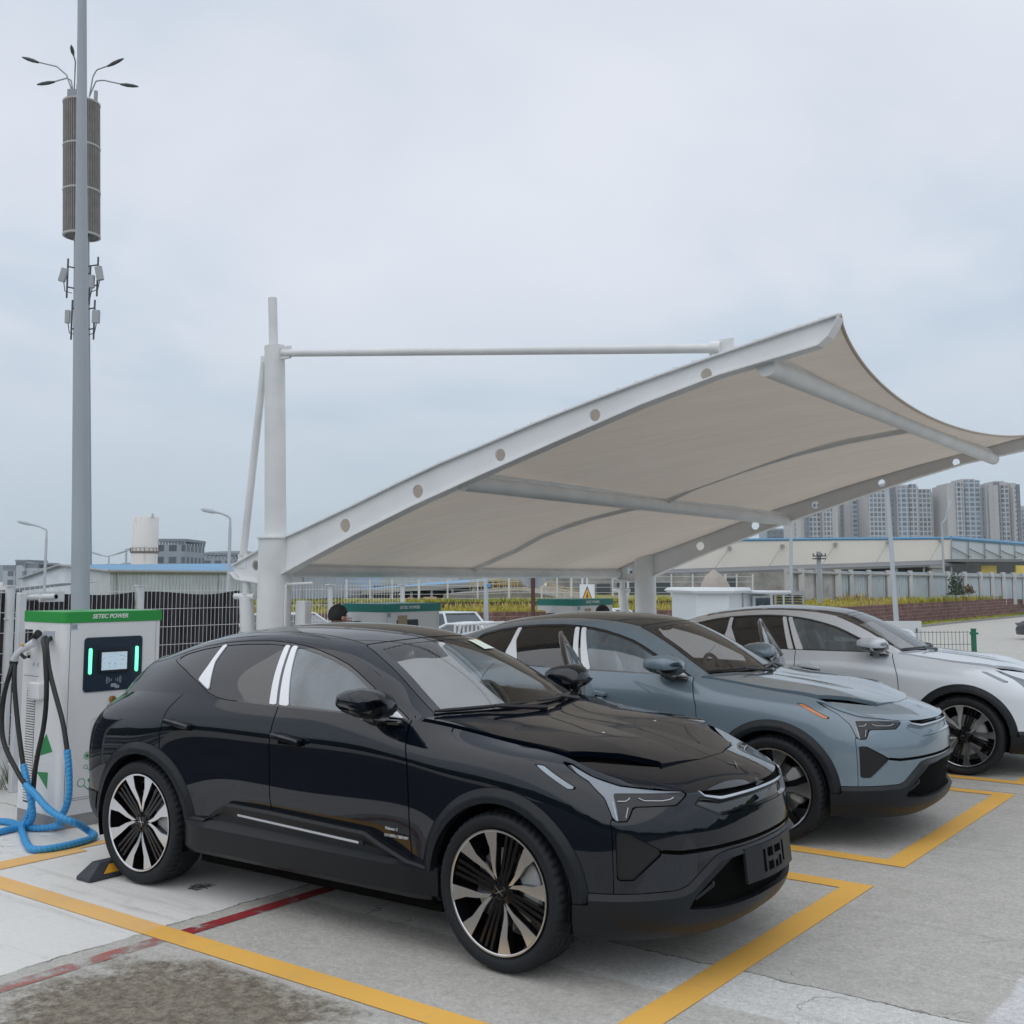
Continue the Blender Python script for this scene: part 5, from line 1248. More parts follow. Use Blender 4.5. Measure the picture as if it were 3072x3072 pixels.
mb = MB(); mb.tube([(-.135, .50, 1.275), (-.13, .478, 1.325), (-.11, .43, 1.365), (-.08, .36, 1.405), (-.06, .315, 1.428)], [.030, .026, .026, .030, .036], 16); mb.build('grip', pmat('plug_grey', (.56, .59, .62), rough=.35), gun, smooth=50)
mb = MB(); mb.tube([(-.06, .42, 1.42), (-.05, .36, 1.46), (-.045, .30, 1.50)], [.018, .026, .03], 12); mb.tube([(-.135, .50, 1.277), (-.137, .505, 1.25)], .033, 14); mb.tube([(-.12, .42, 1.33), (-.10, .39, 1.30)], .014, 8); mb.build('plug_head', M_CABLE, gun, smooth=50)
mb = MB(); mb.box((-.128, .40, 1.408), (.012, .05, .02), bev=.004); mb.build('warning_label', pmat('amber_label', (.6, .36, .10), rough=.5), gun)
# rubber wheel stops
M_STOP = pmat('stop_rubber', (.035, .040, .050), rough=.6, bump=.5, bscale=180, var=.2, vscale=12)
M_REFL = pmat('stop_reflector', (.70, .36, .03), rough=.4, coat=.3, var=.08, vscale=30)
def wheel_stop(label, b0):
    o = thing('wheel_stop', label, 'wheel stop', bay(-1.70, b0 + .28), BA, 'rubber wheel stops')
    mb = MB(); L0, L1 = .285, .195
    P = [(-.075, -L0, 0), (.075, -L0, 0), (.075, L0, 0), (-.075, L0, 0), (-.075, -L0, .022), (.075, -L0, .022), (.075, L0, .022), (-.075, L0, .022), (-.042, -L1, .104), (.042, -L1, .104), (.042, L1, .104), (-.042, L1, .104)]
    F = [(3, 2, 1, 0)] + [(k + i, k + (i + 1) % 4, k + 4 + (i + 1) % 4, k + 4 + i) for k in (0, 4) for i in range(4)] + [(8, 9, 10, 11)]
    mb.add(P, F); me = mb.build('block', M_STOP, o)
    bv = me.modifiers.new('edges', 'BEVEL'); bv.width = .006; bv.segments = 2
    mb = MB()
    fn = lambda u, v, w: (.075 - .033 * v / .082 + .0015 + w, u, .022 + v)
    for c in (-.095, .095): mb.prism([(c - .085, .015), (c + .035, .015), (c + .085, .066), (c - .035, .066)], 0, .002, fn)
    mb.build('reflector', M_REFL, o); return o
wheel_stop('black rubber wheel stop with yellow reflector behind the near rear wheel of the black car', -1.175)
wheel_stop('black rubber wheel stop behind the far rear wheel of the black car', .55)
def ior(m, v): m.node_tree.nodes['Principled BSDF'].inputs['Coat IOR'].default_value = v; return m
PAINT = {
 'black': ior(pmat('paint_black', (.0018, .0042, .0095), rough=.4, spec=.0, coat=1., coatr=.006), 1.58),
 'blue': pmat('paint_blue', (.168, .228, .275), rough=.36, metal=.2, spec=.3, coat=1., coatr=.012),
 'silver': pmat('paint_silver', (.72, .765, .82), rough=.34, metal=.12, spec=.5, coat=1., coatr=.015)}
car1 = thing('parked_suv', 'glossy black electric SUV parked nearest, a blank plate carrier on its bumper', 'car', (-.677, 7.232, 0), -.6041, 'electric cars parked under the canopy')
build_car(car1, 'black', PAINT['black'], M_CLEARM, True)
car2 = thing('parked_suv', 'blue grey electric SUV with amber side marker between black and silver cars', 'car', (1.262, 9.916, 0), -.5741, 'electric cars parked under the canopy')
build_car(car2, 'blue', PAINT['blue'], M_AMBER, False)
car3 = thing('parked_suv', 'pale silver electric SUV parked farthest along the row, its nose leaving the picture', 'car', (3.655, 12.65, 0), -.475, 'electric cars parked under the canopy')
build_car(car3, 'silver', PAINT['silver'], M_CLEARM, False)
# ------------------------------------------------------------------ fence, poles and the surroundings beyond the bays
FO = Vector((-4.9, 10.6, 0)); FD = Vector((.598, .8015, 0)); FN = Vector((.8015, -.598, 0)); FA = atan2(FD.y, FD.x)
def fp(t, z, off=0.): return FO + FD * t + FN * off + Vector((0, 0, z))
M_WIREM = pmat('fence_wire', (.60, .62, .63), rough=.45)
M_POSTW = pmat('fence_post_white', (.60, .62, .64), rough=.5, var=.08, vscale=4)
def net_mat():
    m = bpy.data.materials.new('shade_net'); m.use_nodes = True; nt = m.node_tree; b = nt.nodes['Principled BSDF']; N = nt.nodes.new; L = nt.links.new
    tc = N('ShaderNodeTexCoord'); mp = N('ShaderNodeMapping'); mp.inputs['Scale'].default_value = (9., 9., .8); L(tc.outputs['Object'], mp.inputs[0])
    n = N('ShaderNodeTexNoise'); n.inputs['Scale'].default_value = 2.; n.inputs['Detail'].default_value = 5; L(mp.outputs[0], n.inputs[0])
    r = N('ShaderNodeValToRGB'); r.color_ramp.elements[0].position = .3; r.color_ramp.elements[0].color = (.018, .019, .024, 1); r.color_ramp.elements[1].position = .75; r.color_ramp.elements[1].color = (.075, .068, .072, 1)
    L(n.outputs[0], r.inputs[0]); L(r.outputs[0], b.inputs['Base Color']); b.inputs['Roughness'].default_value = .9; b.inputs['Specular IOR Level'].default_value = .1; return m
M_NET = net_mat()
fence = thing('mesh_fence', 'white wire mesh fence with dark shade net running behind the chargers', 'fence')
def mesh_panel(t0, t1, z0=.06, z1=1.80, dv=.052, dh=.19):
    mb = MB()
    n = int(round((t1 - t0) / dv))
    for k in range(n + 1):
        t = t0 + (t1 - t0) * k / n; mb.tube([fp(t, z0), fp(t, z1 + .06)], .0030, 4, cap=False)
    m_ = int(round((z1 - z0) / dh))
    for k in range(m_ + 1):
        z = z0 + (z1 - z0) * k / m_; mb.tube([fp(t0, z, .004), fp(t1, z, .004)], .0034, 4, cap=False)
    return mb.build('mesh_panel', M_WIREM, fence)
posts = [-2.8, -1.3, .13, 1.57, 3.02, 4.35, 5.7]
for a, b in zip(posts[:-1], posts[1:]): mesh_panel(a + .04, b - .04)
for t in posts:
    mb = MB(); mb.tube([fp(t, -.02, .0), fp(t, 1.86)], .045 if t < 2 else .03, 14); mb.box(fp(t, 1.86), (.10, .10, .012), FA)
    for z in (.35, .95, 1.55): mb.tube([fp(t - .07, z, .03), fp(t + .07, z, .03)], .008, 6)
    mb.build('fence_post', M_POSTW, fence, smooth=40)
def net(t0, t1, seed, low=.34):
    r = random.Random(seed); n, m_ = 40, 12; V = []
    for i in range(n + 1):
        t = t0 + (t1 - t0) * i / n; sag = .035 * sin(pi * i / n) + .012 * sin(7 * i / n + seed)
        for j in range(m_ + 1):
            z = low + (1.80 - sag - low) * j / m_; V.append(fp(t, z, -.035 - .012 * sin(i * .9 + seed) - .01 * sin(i * 2.3 + j * .7)))
    mb = MB(); mb.add(V, [(i * (m_ + 1) + j, (i + 1) * (m_ + 1) + j, (i + 1) * (m_ + 1) + j + 1, i * (m_ + 1) + j + 1) for i in range(n) for j in range(m_)]); return mb.build('shade_net', M_NET, fence, smooth=180)
net(-2.8, .10, 1); net(.17, 1.53, 2); net(1.62, 2.94, 3)
# kerb stones and guard rail beyond the fence
kb = MB(); kb.box(fp(1.2, .06, -.12), (10., .22, .14), FA, bev=.02); tag(kb.build('kerb', pmat('kerb_concrete', (.40, .39, .36), rough=.85, var=.15, vscale=4, bump=.3)), 'rough concrete kerb along the foot of the mesh fence', 'kerb')
gr = thing('guard_rail', 'grey corrugated guard rail seen through the mesh left of the first charger', 'guard rail')
prof = [(-.155, 0), (-.12, .03), (-.075, .075), (-.03, .03), (.03, .03), (.075, .075), (.12, .03), (.155, 0)]
for zc in (.60, .25):
    V = [fp(t, zc + z, -.55 + y) for t in (-6, 3) for z, y in prof]; mb = MB(); mb.add(V, [(i, i + 1, 9 + i, 8 + i) for i in range(7)]); mb.build('rail', pmat('rail_grey', (.42, .44, .46), rough=.4, metal=.5), gr)
for t in (-4, -2.2, -.4, 1.4): mb = MB(); mb.tube([fp(t, LOW, -.62), fp(t, .78, -.62)], .06, 12); mb.build('rail_post', M_POSTW, gr)
pipe = thing('pipe', 'short white pipe end clamped at the fence top, left of the lamp pole', 'pipe')
p0, p1 = at(68, 1793, 10.9), at(168, 1790, 10.75)
mb = MB(); mb.tube([p0, p1], .030, 18); mb.build('pipe_tube', M_POSTW, pipe, smooth=50)
mb = MB(); mb.tube([p1 + (p1 - p0).normalized() * .001, p1 + (p1 - p0).normalized() * .004], .022, 16); mb.build('bore', M_GAP, pipe)
c_ = at(155, 1790, 10.9); mb = MB(); mb.box(c_, (.26, .02, .10), FA); [mb.tube([at(u, 1790, 10.8) + Vector((0, 0, -.04)), at(u, 1790, 10.8) + Vector((0, 0, .04))], .012, 8) for u in (120, 160)]; mb.build('bracket', M_POSTW, pipe)
mb = MB(); mb.box(at(66, 1900, 10.1), (.10, .08, .0), 0); 
wp = MB(); b0 = at(67, 1740, 10.3); wp.box((b0.x, b0.y, .9), (.075, .06, 1.8), FA, bev=.006); tag(wp.build('square_post', M_POSTW), 'white square post right behind the left edge of the green topped charger', 'post')
# weeds at the kerb
def blades(name, spots, mat, seed, n, h, w, lean=.5):
    r = random.Random(seed); V = []; F = []
    for (x, y, z, s) in spots:
        for _ in range(n):
            a = r.uniform(0, 2 * pi); rr = r.uniform(0, .05) * s; bx, by = x + rr * cos(a), y + rr * sin(a); hh = h * s * r.uniform(.5, 1.15); ln = lean * hh * r.uniform(.2, 1.); ww = w * s * r.uniform(.6, 1.2)
            ca, sa = cos(a), sin(a); i = len(V)
            V += [(bx - sa * ww, by + ca * ww, z), (bx + sa * ww, by - ca * ww, z), (bx + ca * ln * .4 + sa * ww * .7, by + sa * ln * .4 - ca * ww * .7, z + hh * .6), (bx + ca * ln * .4 - sa * ww * .7, by + sa * ln * .4 + ca * ww * .7, z + hh * .6), (bx + ca * ln, by + sa * ln, z + hh)]
            F += [(i, i + 1, i + 2, i + 3), (i + 3, i + 2, i + 4)]
    return link(name, mesh_from(name, V, F), mat)
M_WEED = pmat('weed_leaf', (.09, .12, .04), rough=.7, var=.3, vscale=20)
q = at(28, 2430, 10.45); tag(blades('weed', [(q.x, q.y, .0, 1.), (q.x - .1, q.y - .02, 0, .8)], M_WEED, 3, 16, .30, .006, 1.1), 'thin weeds growing from the kerb at the left edge', 'weed')
q = fp(1.4, .0)

# ------------------------------------------------------------------ lamp pole standing behind the first charger
M_POLE = pmat('pole_grey', (.36, .40, .44), rough=.5, var=.06, vscale=2.)
a0, a1 = at(241, 1870, 10.3), at(246.5, 0, 10.3); dr = (a1 - a0); 
foot = a0 - dr * (a0.z / dr.z); top = a0 + dr * 1.35
pl = thing('lamp_pole', 'tall tapering grey lamp pole rising behind the first charger past the top of the picture', 'pole')
mb = MB(); mb.tube([foot, foot + (top - foot) * .25, foot + (top - foot) * .6, top], [.092, .080, .052, .030], 24); mb.build('pole_shaft', M_POLE, pl, smooth=60)
mb = MB(); mb.lathe([(0, .02), (.20, .02), (.20, 0)], 20, c=foot[:]); mb.build('base_plate', M_POLE, pl)
mb = MB(); mb.tube([top, top + Vector((.5, -.3, .25)), top + Vector((1.4, -.8, .35))], [.03, .028, .025], 10); mb.build('lamp_arm', M_POLE, pl); mb = MB(); mb.box(top + Vector((1.7, -.95, .36)), (.6, .22, .08), -.5, bev=.03); mb.build('lamp_head', M_POLE, pl)

# ------------------------------------------------------------------ telecom tower
M_TOWER = pmat('tower_grey', (.30, .33, .36), rough=.6)
M_SLAT = pmat('tower_slats', (.20, .185, .175), rough=.6, var=.22, vscale=2.2)
M_RING = pmat('drum_ring', (.42, .41, .40), rough=.6)
M_DARKM = pmat('dark_metal', (.05, .058, .068), rough=.5)
TY = 68.
tw = thing('telecom_tower', 'telecom mast with brown slatted drum, antenna boxes and five lamp arms behind the lamp pole', 'mast')
tc0 = at(245, 1740, TY); tx = lambda v: at(245, v, TY).z
TSL = (at(245, 200, TY).x - tc0.x) / (tx(200) - tc0.z)      # the mast leans a little
def lean(mb): mb.V = [(x + TSL * (z - tc0.z), y, z) for x, y, z in mb.V]; return mb
mb = MB(); mb.tube([(tc0.x, TY, LOW), (tc0.x, TY, tx(700)), (tc0.x, TY, tx(255))], [.62, .46, .32], 24); lean(mb).build('mast_shaft', M_TOWER, tw, smooth=60)
z0, z1 = tx(708), tx(312); R_ = 1.09
mb = MB(); n = 46
for i in range(n):
    a = 2 * pi * i / n; mb.box((tc0.x + R_ * cos(a), TY + R_ * sin(a), (z0 + z1) / 2), (.05, .105, z1 - z0), a)
mb.lathe([(R_ - .10, z0), (R_ - .10, z1)], 40, c=(tc0.x, TY, 0)); lean(mb).build('slatted_drum', M_SLAT, tw)
for f in (0, .333, .667, 1.):
    mb = MB(); z = z0 + (z1 - z0) * f; mb.lathe([(R_ - .08, z - .06), (R_ + .05, z - .06), (R_ + .05, z + .06), (R_ - .08, z + .06)], 44, c=(tc0.x, TY, 0), close=True); lean(mb).build('drum_ring', M_RING, tw, smooth=40)
mb = MB(); mb.lathe([(.4, z0 - .02), (R_, z0 - .02), (R_, z0), (.4, z0)], 40, c=(tc0.x, TY, 0), close=True); lean(mb).build('drum_floor', M_DARKM, tw)
for (u, v, um, vm) in ((108, 185, 170, 205), (331, 195, 290, 215), (155, 247, 200, 240), (371, 254, 310, 246), (219, 160, 226, 190)):
    e, m_, s_ = at(u, v, TY - (2.2 if u == 219 else 0)), at(um, vm, TY - (1. if u == 219 else 0)), at(222 if u < 245 else 268, 290, TY)
    mb = MB(); pts = [s_, s_ + (m_ - s_) * .45 + Vector((0, 0, .6)), m_ + Vector((0, 0, .12)), e]; mb.tube([tuple(p) for p in smooth_path([tuple(p) for p in pts])], .045, 8); ar = mb.build('lamp_arm', M_TOWER, tw, smooth=60)
    d = (e - m_).normalized(); mb = MB(); mb.tube([e - d * .2, e + d * .2, e + d * .6, e + d * .95], [.06, .12, .11, .04], 10); mb.build('lamp_head', M_DARKM, ar, smooth=60)
for (u, v, w_, h_, tilt) in ((190, 825, 20, 42, .25), (298, 820, 20, 44, -.2), (275, 845, 16, 40, 0), (203, 950, 14, 40, 0), (288, 950, 22, 40, 0)):
    c = at(u, v, TY - .9); mb = MB(); P = .0205
    mb.box((0, 0, 0), (w_ * P, .25, h_ * P), bev=.03); b_ = mb.build('antenna', pmat('antenna_grey', (.34, .36, .38), rough=.55), tw, loc=c, rot=(0, tilt, 0))
    mb = MB(); sx = 1 if u < 245 else -1
    mb.tube([c + Vector((.18 * sx, .2, -1.4)), c + Vector((.18 * sx, .2, 1.1))], .06, 8)
    for dz in (-.7, .6): mb.tube([c + Vector((.18 * sx, .2, dz)), (tc0.x + TSL * (c.z - tc0.z), TY - .3, c.z + dz - .05)], .045, 6)
    mb.tube([c + Vector((0, .1, -.4)), c + Vector((.1 * sx, .1, -1.0)), c + Vector((.5 * sx, .2, -1.1))], .03, 6); mb.build('antenna_mount', M_DARKM, tw)
mb = MB(); mb.box(at(220, 292, TY), (.6, .5, .9)); mb.build('top_box', M_TOWER, tw)
mb = MB(); mb.box(at(287, 300, TY), (.18, .2, 1.2)); mb.build('top_antenna', M_TOWER, tw)

# ------------------------------------------------------------------ street lamps and thin poles
M_LAMP = pmat('lamp_post_grey', (.42, .46, .50), rough=.5)
def lamp(label, u, vt, Y, arms, w=.055, z0=LOW):
    o = thing('street_lamp', label, 'street lamp', group='street lamps beyond the fence'); b = at(u, 1740, Y)
    zt = at(u, vt, Y).z; mb = MB(); mb.tube([(b.x, Y, z0), (b.x, Y, zt)], [w * 1.25, w * .8], 10); mb.build('pole_shaft', M_LAMP, o, smooth=60)
    for (u2, v2, v3) in arms:
        e = at(u2, v2, Y); m_ = at(u + (u2 - u) * .45, v3, Y); s_ = Vector((b.x, Y, zt))
        pts = smooth_path([tuple(s_), tuple(s_ + Vector((0, 0, max(.05, (m_.z - zt) * .7)))), tuple(m_), tuple(e)]); mb = MB(); mb.tube([tuple(p) for p in pts], w * .6, 8); ar = mb.build('lamp_arm', M_LAMP, o, smooth=60)
        d = (e - m_).normalized(); mb = MB(); L_ = .36 * Y / 40; mb.tube([e - d * L_ * .3, e + d * L_ * .2, e + d * L_, e + d * L_ * 1.3], [w * .7, w * 1.2, w * 1.05, w * .3], 8); mb.build('lamp_head', M_LAMP, ar, smooth=60)
    return o
lamp('street lamp with its single arm bent left, near the left edge of the picture', 134, 1615, 40., [(88, 1572, 1578)])
lamp('tall street lamp bent left just left of the white canopy column', 686, 1580, 32., [(640, 1535, 1540)])
lamp('small double armed street lamp left of the white silo', 324, 1672, 85., [(300, 1664, 1668), (352, 1661, 1666)], w=.07)
lamp('slim street lamp in front of the pale apartment towers, arm tilted up right', 2832, 1590, 95., [(2842, 1540, 1560)], w=.10)
def pole(name, label, cat, u, v0, v1, Y, r, mat=None, lean=0, group='plain poles beyond the canopy'):
    b, t = at(u + lean, v1, Y), at(u, v0, Y); d = (b - t); b2 = t + d * ((t.z - LOW) / max(.01, t.z - b.z)) if b.z > LOW else b
    mb = MB(); mb.tube([b2, t], [r * 1.2, r * .85], 12); o = mb.build(name, mat or M_LAMP, smooth=60); return tag(o, label, cat, group)
pole('light_pole', 'leaning grey light pole rising behind the white sign board at the right', 'pole', 2655, 1380, 1890, 42., .085, lean=36)
pole('light_pole', 'thin white pole crossing the pale warehouse wall above the stone', 'pole', 2373, 1585, 1800, 60., .10)
pole('light_pole', 'pale blue pole with a small blue plate right of the two parked white cars', 'pole', 1458, 1690, 1850, 42., .09)
mb = MB(); mb.box(at(1467, 1757, 41.9), (.14, .03, .12)); tag(mb.build('blue_plate', pmat('blue_plate', (.08, .30, .55), rough=.5)), 'small blue plate on the pale pole right of the two parked white cars', 'plate')
up = thing('utility_pole', 'dark utility pole with two crossarms standing before the pale warehouse wall', 'utility pole')
mb = MB(); b = at(2458, 1740, 66.); mb.tube([(b.x, 66, LOW), (b.x, 66, at(2458, 1655, 66).z)], .13, 10); mb.build('pole_shaft', M_TOWER, up)
mb = MB(); [mb.box(at(2458, v, 65.8), (.8, .07, .07)) for v in (1668, 1676)]; [mb.box(at(2458 + du, 1664, 65.8), (.06, .06, .16)) for du in (-18, -6, 7, 18)]; mb.build('crossarm', M_DARKM, up)

# ------------------------------------------------------------------ left: sheds, silo, unfinished blocks
M_SHED = pmat('shed_wall', (.44, .48, .51), rough=.6, var=.06, vscale=.3)
def corr_mat(name, col, scale, axis=0, amt=.12):
    m, nt, b = new_mat(name); N = nt.nodes.new; L = nt.links.new
    tc = N('ShaderNodeTexCoord'); s = N('ShaderNodeSeparateXYZ'); L(tc.outputs['Object'], s.inputs[0])
    a = N('ShaderNodeMath'); a.operation = 'ADD'; L(s.outputs[0], a.inputs[0]); L(s.outputs[1], a.inputs[1])
    mu = N('ShaderNodeMath'); mu.operation = 'MULTIPLY'; mu.inputs[1].default_value = scale; L(a.outputs[0], mu.inputs[0]); sn = N('ShaderNodeMath'); sn.operation = 'SINE'; L(mu.outputs[0], sn.inputs[0])
    n = N('ShaderNodeTexNoise'); n.inputs['Scale'].default_value = .5; n.inputs['Detail'].default_value = 6; n.inputs['Roughness'].default_value = .7; L(tc.outputs['Object'], n.inputs[0])
    r = N('ShaderNodeMapRange'); r.inputs[1].default_value = .3; r.inputs[2].default_value = .7; r.inputs[3].default_value = 1 - amt; r.inputs[4].default_value = 1 + amt; L(n.outputs[0], r.inputs[0])
    sc = N('ShaderNodeVectorMath'); sc.operation = 'SCALE'; sc.inputs[0].default_value = col; L(r.outputs[0], sc.inputs['Scale']); L(sc.outputs[0], b.inputs['Base Color'])
    bp = N('ShaderNodeBump'); bp.inputs['Strength'].default_value = .6; bp.inputs['Distance'].default_value = .05; L(sn.outputs[0], bp.inputs['Height']); L(bp.outputs[0], b.inputs['Normal']); b.inputs['Roughness'].default_value = .55; return m
M_CORR = corr_mat('corrugated_white', (.50, .545, .58), 16.)
M_BLUER = pmat('blue_roof', (.11, .30, .50), rough=.5, var=.1, vscale=.2)
M_GUT = pmat('gutter_grey', (.30, .31, .31), rough=.6)
sh = thing('warehouse', 'long white corrugated warehouse with a light blue roof behind the left fence', 'warehouse')
SY_ = 60.
A, B, C = at(62, 1738, SY_ + 6), at(331, 1716, SY_), at(1120, 1722, SY_ + 26); pk = at(182, 1697, SY_ + 4)
def wallq(mb, p, q, m=0): mb.add([(p.x, p.y, LOW), (q.x, q.y, LOW), (q.x, q.y, q.z), (p.x, p.y, p.z)], [(0, 1, 2, 3)], m)
mb = MB(); mb.add([(A.x, A.y, LOW), (B.x, B.y, LOW), tuple(B), tuple(pk), tuple(A)], [(0, 1, 2, 3, 4)]); wallq(mb, B, C)
bk = Vector((5, 34, 0)); mb.add([(C.x, C.y, LOW), (C.x + 5, C.y + 34, LOW), (C.x + 5, C.y + 34, C.z), tuple(C)], [(0, 1, 2, 3)]); mb.add([(A.x, A.y, LOW), (A.x, A.y, A.z), (A.x + 2, A.y + 40, A.z), (A.x + 2, A.y + 40, LOW)], [(0, 1, 2, 3)]); mb.build('wall', M_CORR, sh)
ov = Vector((0, -.25, .04)); rB = B + ov; rC = C + ov; dirl = (C - B); pk2 = pk + dirl * 1.0; pkf = pk + ov
mb = MB(); mb.add([tuple(rB), tuple(rC), tuple(pk2 + Vector((0, 0, .55))), tuple(pkf)], [(0, 1, 2, 3)]); mb.add([tuple(A + ov), tuple(pkf), tuple(pk2 + Vector((0, 0, .55))), tuple(A + dirl + ov)], [(0, 1, 2, 3)]); mb.build('roof', M_BLUER, sh, fix=False)
mb = MB(); mb.tube([rB, rC], .11, 6); mb.tube([A + ov, pkf, rB], .07, 6)
for f in (.02, .33, .66): p = B + dirl * f; mb.tube([(p.x, p.y - .1, p.z), (p.x, p.y - .1, LOW)], .05, 6)
mb.build('gutter', M_GUT, sh)
fl = at(514, 1752, SY_ + 5); mb = MB(); mb.box(fl, (.5, .4, .5), .4, bev=.05); mb.tube([fl, fl + Vector((.3, .7, .1))], .07, 8); mb.build('flood_light', M_DARKM, sh)
# low shed at the far left
mb = MB(); p, q_ = at(-60, 1780, 42.), at(66, 1772, 46.); mb.add([(p.x, p.y, LOW), (q_.x, q_.y, LOW), tuple(q_), tuple(p)], [(0, 1, 2, 3)]); mb.add([tuple(p + Vector((-.2, -.4, .0))), tuple(q_ + Vector((.2, -.4, 0))), tuple(q_ + Vector((.2, 8, .35))), tuple(p + Vector((-.2, 8, .35)))], [(0, 1, 2, 3)])
tag(mb.build('low_shed', pmat('shed_dark', (.10, .11, .12), rough=.7)), 'low dark roofed shed at the left edge below the far blocks', 'shed')
# silo
si = thing('silo', 'stained white round silo with a walkway ring, above the blue roof', 'silo'); SZ = 120.; c0 = at(431, 1740, SZ); zz = lambda v: at(431, v, SZ).z; kk = SZ / _F
def silo_mat():
    m, nt, b = new_mat('silo_white'); N = nt.nodes.new; L = nt.links.new; tc = N('ShaderNodeTexCoord'); mp = N('ShaderNodeMapping'); mp.inputs['Scale'].default_value = (1.6, 1.6, .22); L(tc.outputs['Object'], mp.inputs[0])
    n = N('ShaderNodeTexNoise'); n.inputs['Scale'].default_value = 1.2; n.inputs['Detail'].default_value = 6; n.inputs['Roughness'].default_value = .65; L(mp.outputs[0], n.inputs[0]); r = N('ShaderNodeValToRGB'); r.color_ramp.elements[0].position = .28; r.color_ramp.elements[0].color = (.48, .44, .40, 1); r.color_ramp.elements[1].position = .46; r.color_ramp.elements[1].color = (.68, .67, .65, 1)
    L(n.outputs[0], r.inputs[0]); L(r.outputs[0], b.inputs['Base Color']); b.inputs['Roughness'].default_value = .8; return m
M_SILO = silo_mat()
mb = MB(); r1, r2 = 38.5 * kk, 39 * kk; mb.lathe([(0, LOW), (r2 * .98, LOW), (r2 * .98, zz(1660))], 28, c=(c0.x, SZ, 0)); mb.lathe([(0, zz(1655)), (r1, zz(1655)), (r1, zz(1553)), (r1 * .96, zz(1551)), (0, zz(1550))], 28, c=(c0.x, SZ, 0)); mb.build('tank', M_SILO, si, smooth=40)
mb = MB(); mb.lathe([(r2 * .96, zz(1661)), (r2 * 1.05, zz(1659)), (r2 * 1.05, zz(1655)), (r2 * .96, zz(1653))], 28, c=(c0.x, SZ, 0), close=True); 
for k in range(20): a = 2 * pi * k / 20; mb.tube([(c0.x + r2 * 1.06 * cos(a), SZ + r2 * 1.06 * sin(a), zz(1657)), (c0.x + r2 * 1.06 * cos(a), SZ + r2 * 1.06 * sin(a), zz(1645))], .035, 4)
mb.lathe([(r2 * 1.05, zz(1645)), (r2 * 1.07, zz(1645)), (r2 * 1.07, zz(1644)), (r2 * 1.05, zz(1644))], 28, c=(c0.x, SZ, 0), close=True); mb.build('walkway', pmat('walkway_rust', (.16, .14, .12), rough=.8), si)
mb = MB(); mb.tube([at(458, 1552, SZ - 1), at(458, 1541, SZ - 1)], .12, 6); mb.tube([at(378, 1646, SZ), at(378, 1715, SZ)], .12, 6); mb.tube([at(378, 1648, SZ), at(393, 1645, SZ)], .08, 6); mb.build('roof_fitting', M_LAMP, si)
# unfinished and finished blocks far away
def facade_mat(name, wall, win, cols, rows, fw=.62, fh=.6, jit=.5, off=0.):
    """a grid of openings drawn in the wall's own coordinates"""
    m, nt, b = new_mat(name); N = nt.nodes.new; L = nt.links.new
    tc = N('ShaderNodeTexCoord'); s = N('ShaderNodeSeparateXYZ'); L(tc.outputs['Object'], s.inputs[0])
    def M(op, a, b_=None):
        n = N('ShaderNodeMath'); n.operation = op
        for i, v in enumerate((a, b_)):
            if v is None: continue
            if isinstance(v, (int, float)): n.inputs[i].default_value = v
            else: L(v, n.inputs[i])
        return n.outputs[0]
    h = M('ADD', s.outputs[0], M('MULTIPLY', s.outputs[1], .91)); X_n = M('MULTIPLY', M('ADD', h, off), 1. / cols); Z_n = M('MULTIPLY', s.outputs[2], 1. / rows)
    fx, fz = M('FRACT', X_n), M('FRACT', Z_n)
    w = M('MULTIPLY', M('LESS_THAN', fx, fw), M('LESS_THAN', fz, fh))
    cb = N('ShaderNodeCombineXYZ'); L(M('FLOOR', X_n), cb.inputs[0]); L(M('FLOOR', Z_n), cb.inputs[1]); wn = N('ShaderNodeTexWhiteNoise'); wn.noise_dimensions = '3D'; L(cb.outputs[0], wn.inputs[0])
    sc = N('ShaderNodeVectorMath'); sc.operation = 'SCALE'; sc.inputs[0].default_value = win; L(M('ADD', M('MULTIPLY', wn.outputs[0], jit * 2), 1 - jit), sc.inputs['Scale'])
    mx = N('ShaderNodeMix'); mx.data_type = 'RGBA'; L(w, mx.inputs[0]); mx.inputs[6].default_value = (*wall, 1); L(sc.outputs[0], mx.inputs[7]); L(mx.outputs[2], b.inputs['Base Color']); b.inputs['Roughness'].default_value = .6; return m
M_UNF = facade_mat('unfinished_facade', (.20, .24, .28), (.045, .060, .080), 3.4, 3.2, .62, .55)
M_UNF2 = pmat('unfinished_frame', (.16, .19, .23), rough=.8)
def block(name, label, u0, u1, vt, Y, mat, frame=True, depth=20., group='blocks far beyond the sheds'):
    o = thing(name, label, 'building', group=group); p, q_ = at(u0, vt, Y), at(u1, vt, Y)
    mb = MB(); mb.box(((p.x + q_.x) / 2, Y + depth / 2, (p.z + LOW) / 2), (q_.x - p.x, depth, p.z - LOW)); mb.build('wall', mat, o)
    if frame:
        hgt = (at(u0, vt - 14, Y).z - p.z); mb = MB(); n = 9
        for k in range(n + 1):
            for y in (0, depth): x = p.x + (q_.x - p.x) * k / n; mb.box((x, Y + y * .96 + .4, p.z + hgt / 2), (.5, .5, hgt))
        mb.box(((p.x + q_.x) / 2, Y + depth / 2, p.z + hgt), (q_.x - p.x + .8, depth, .7)); mb.build('roof_frame', M_UNF2, o)
    return o
block('apartment_block', 'unfinished grey block with an open roof frame right of the white silo', 473, 552, 1634, 300., M_UNF)
block('apartment_block', 'low wide unfinished grey block behind the bent street lamp', 598, 702, 1676, 360., M_UNF)
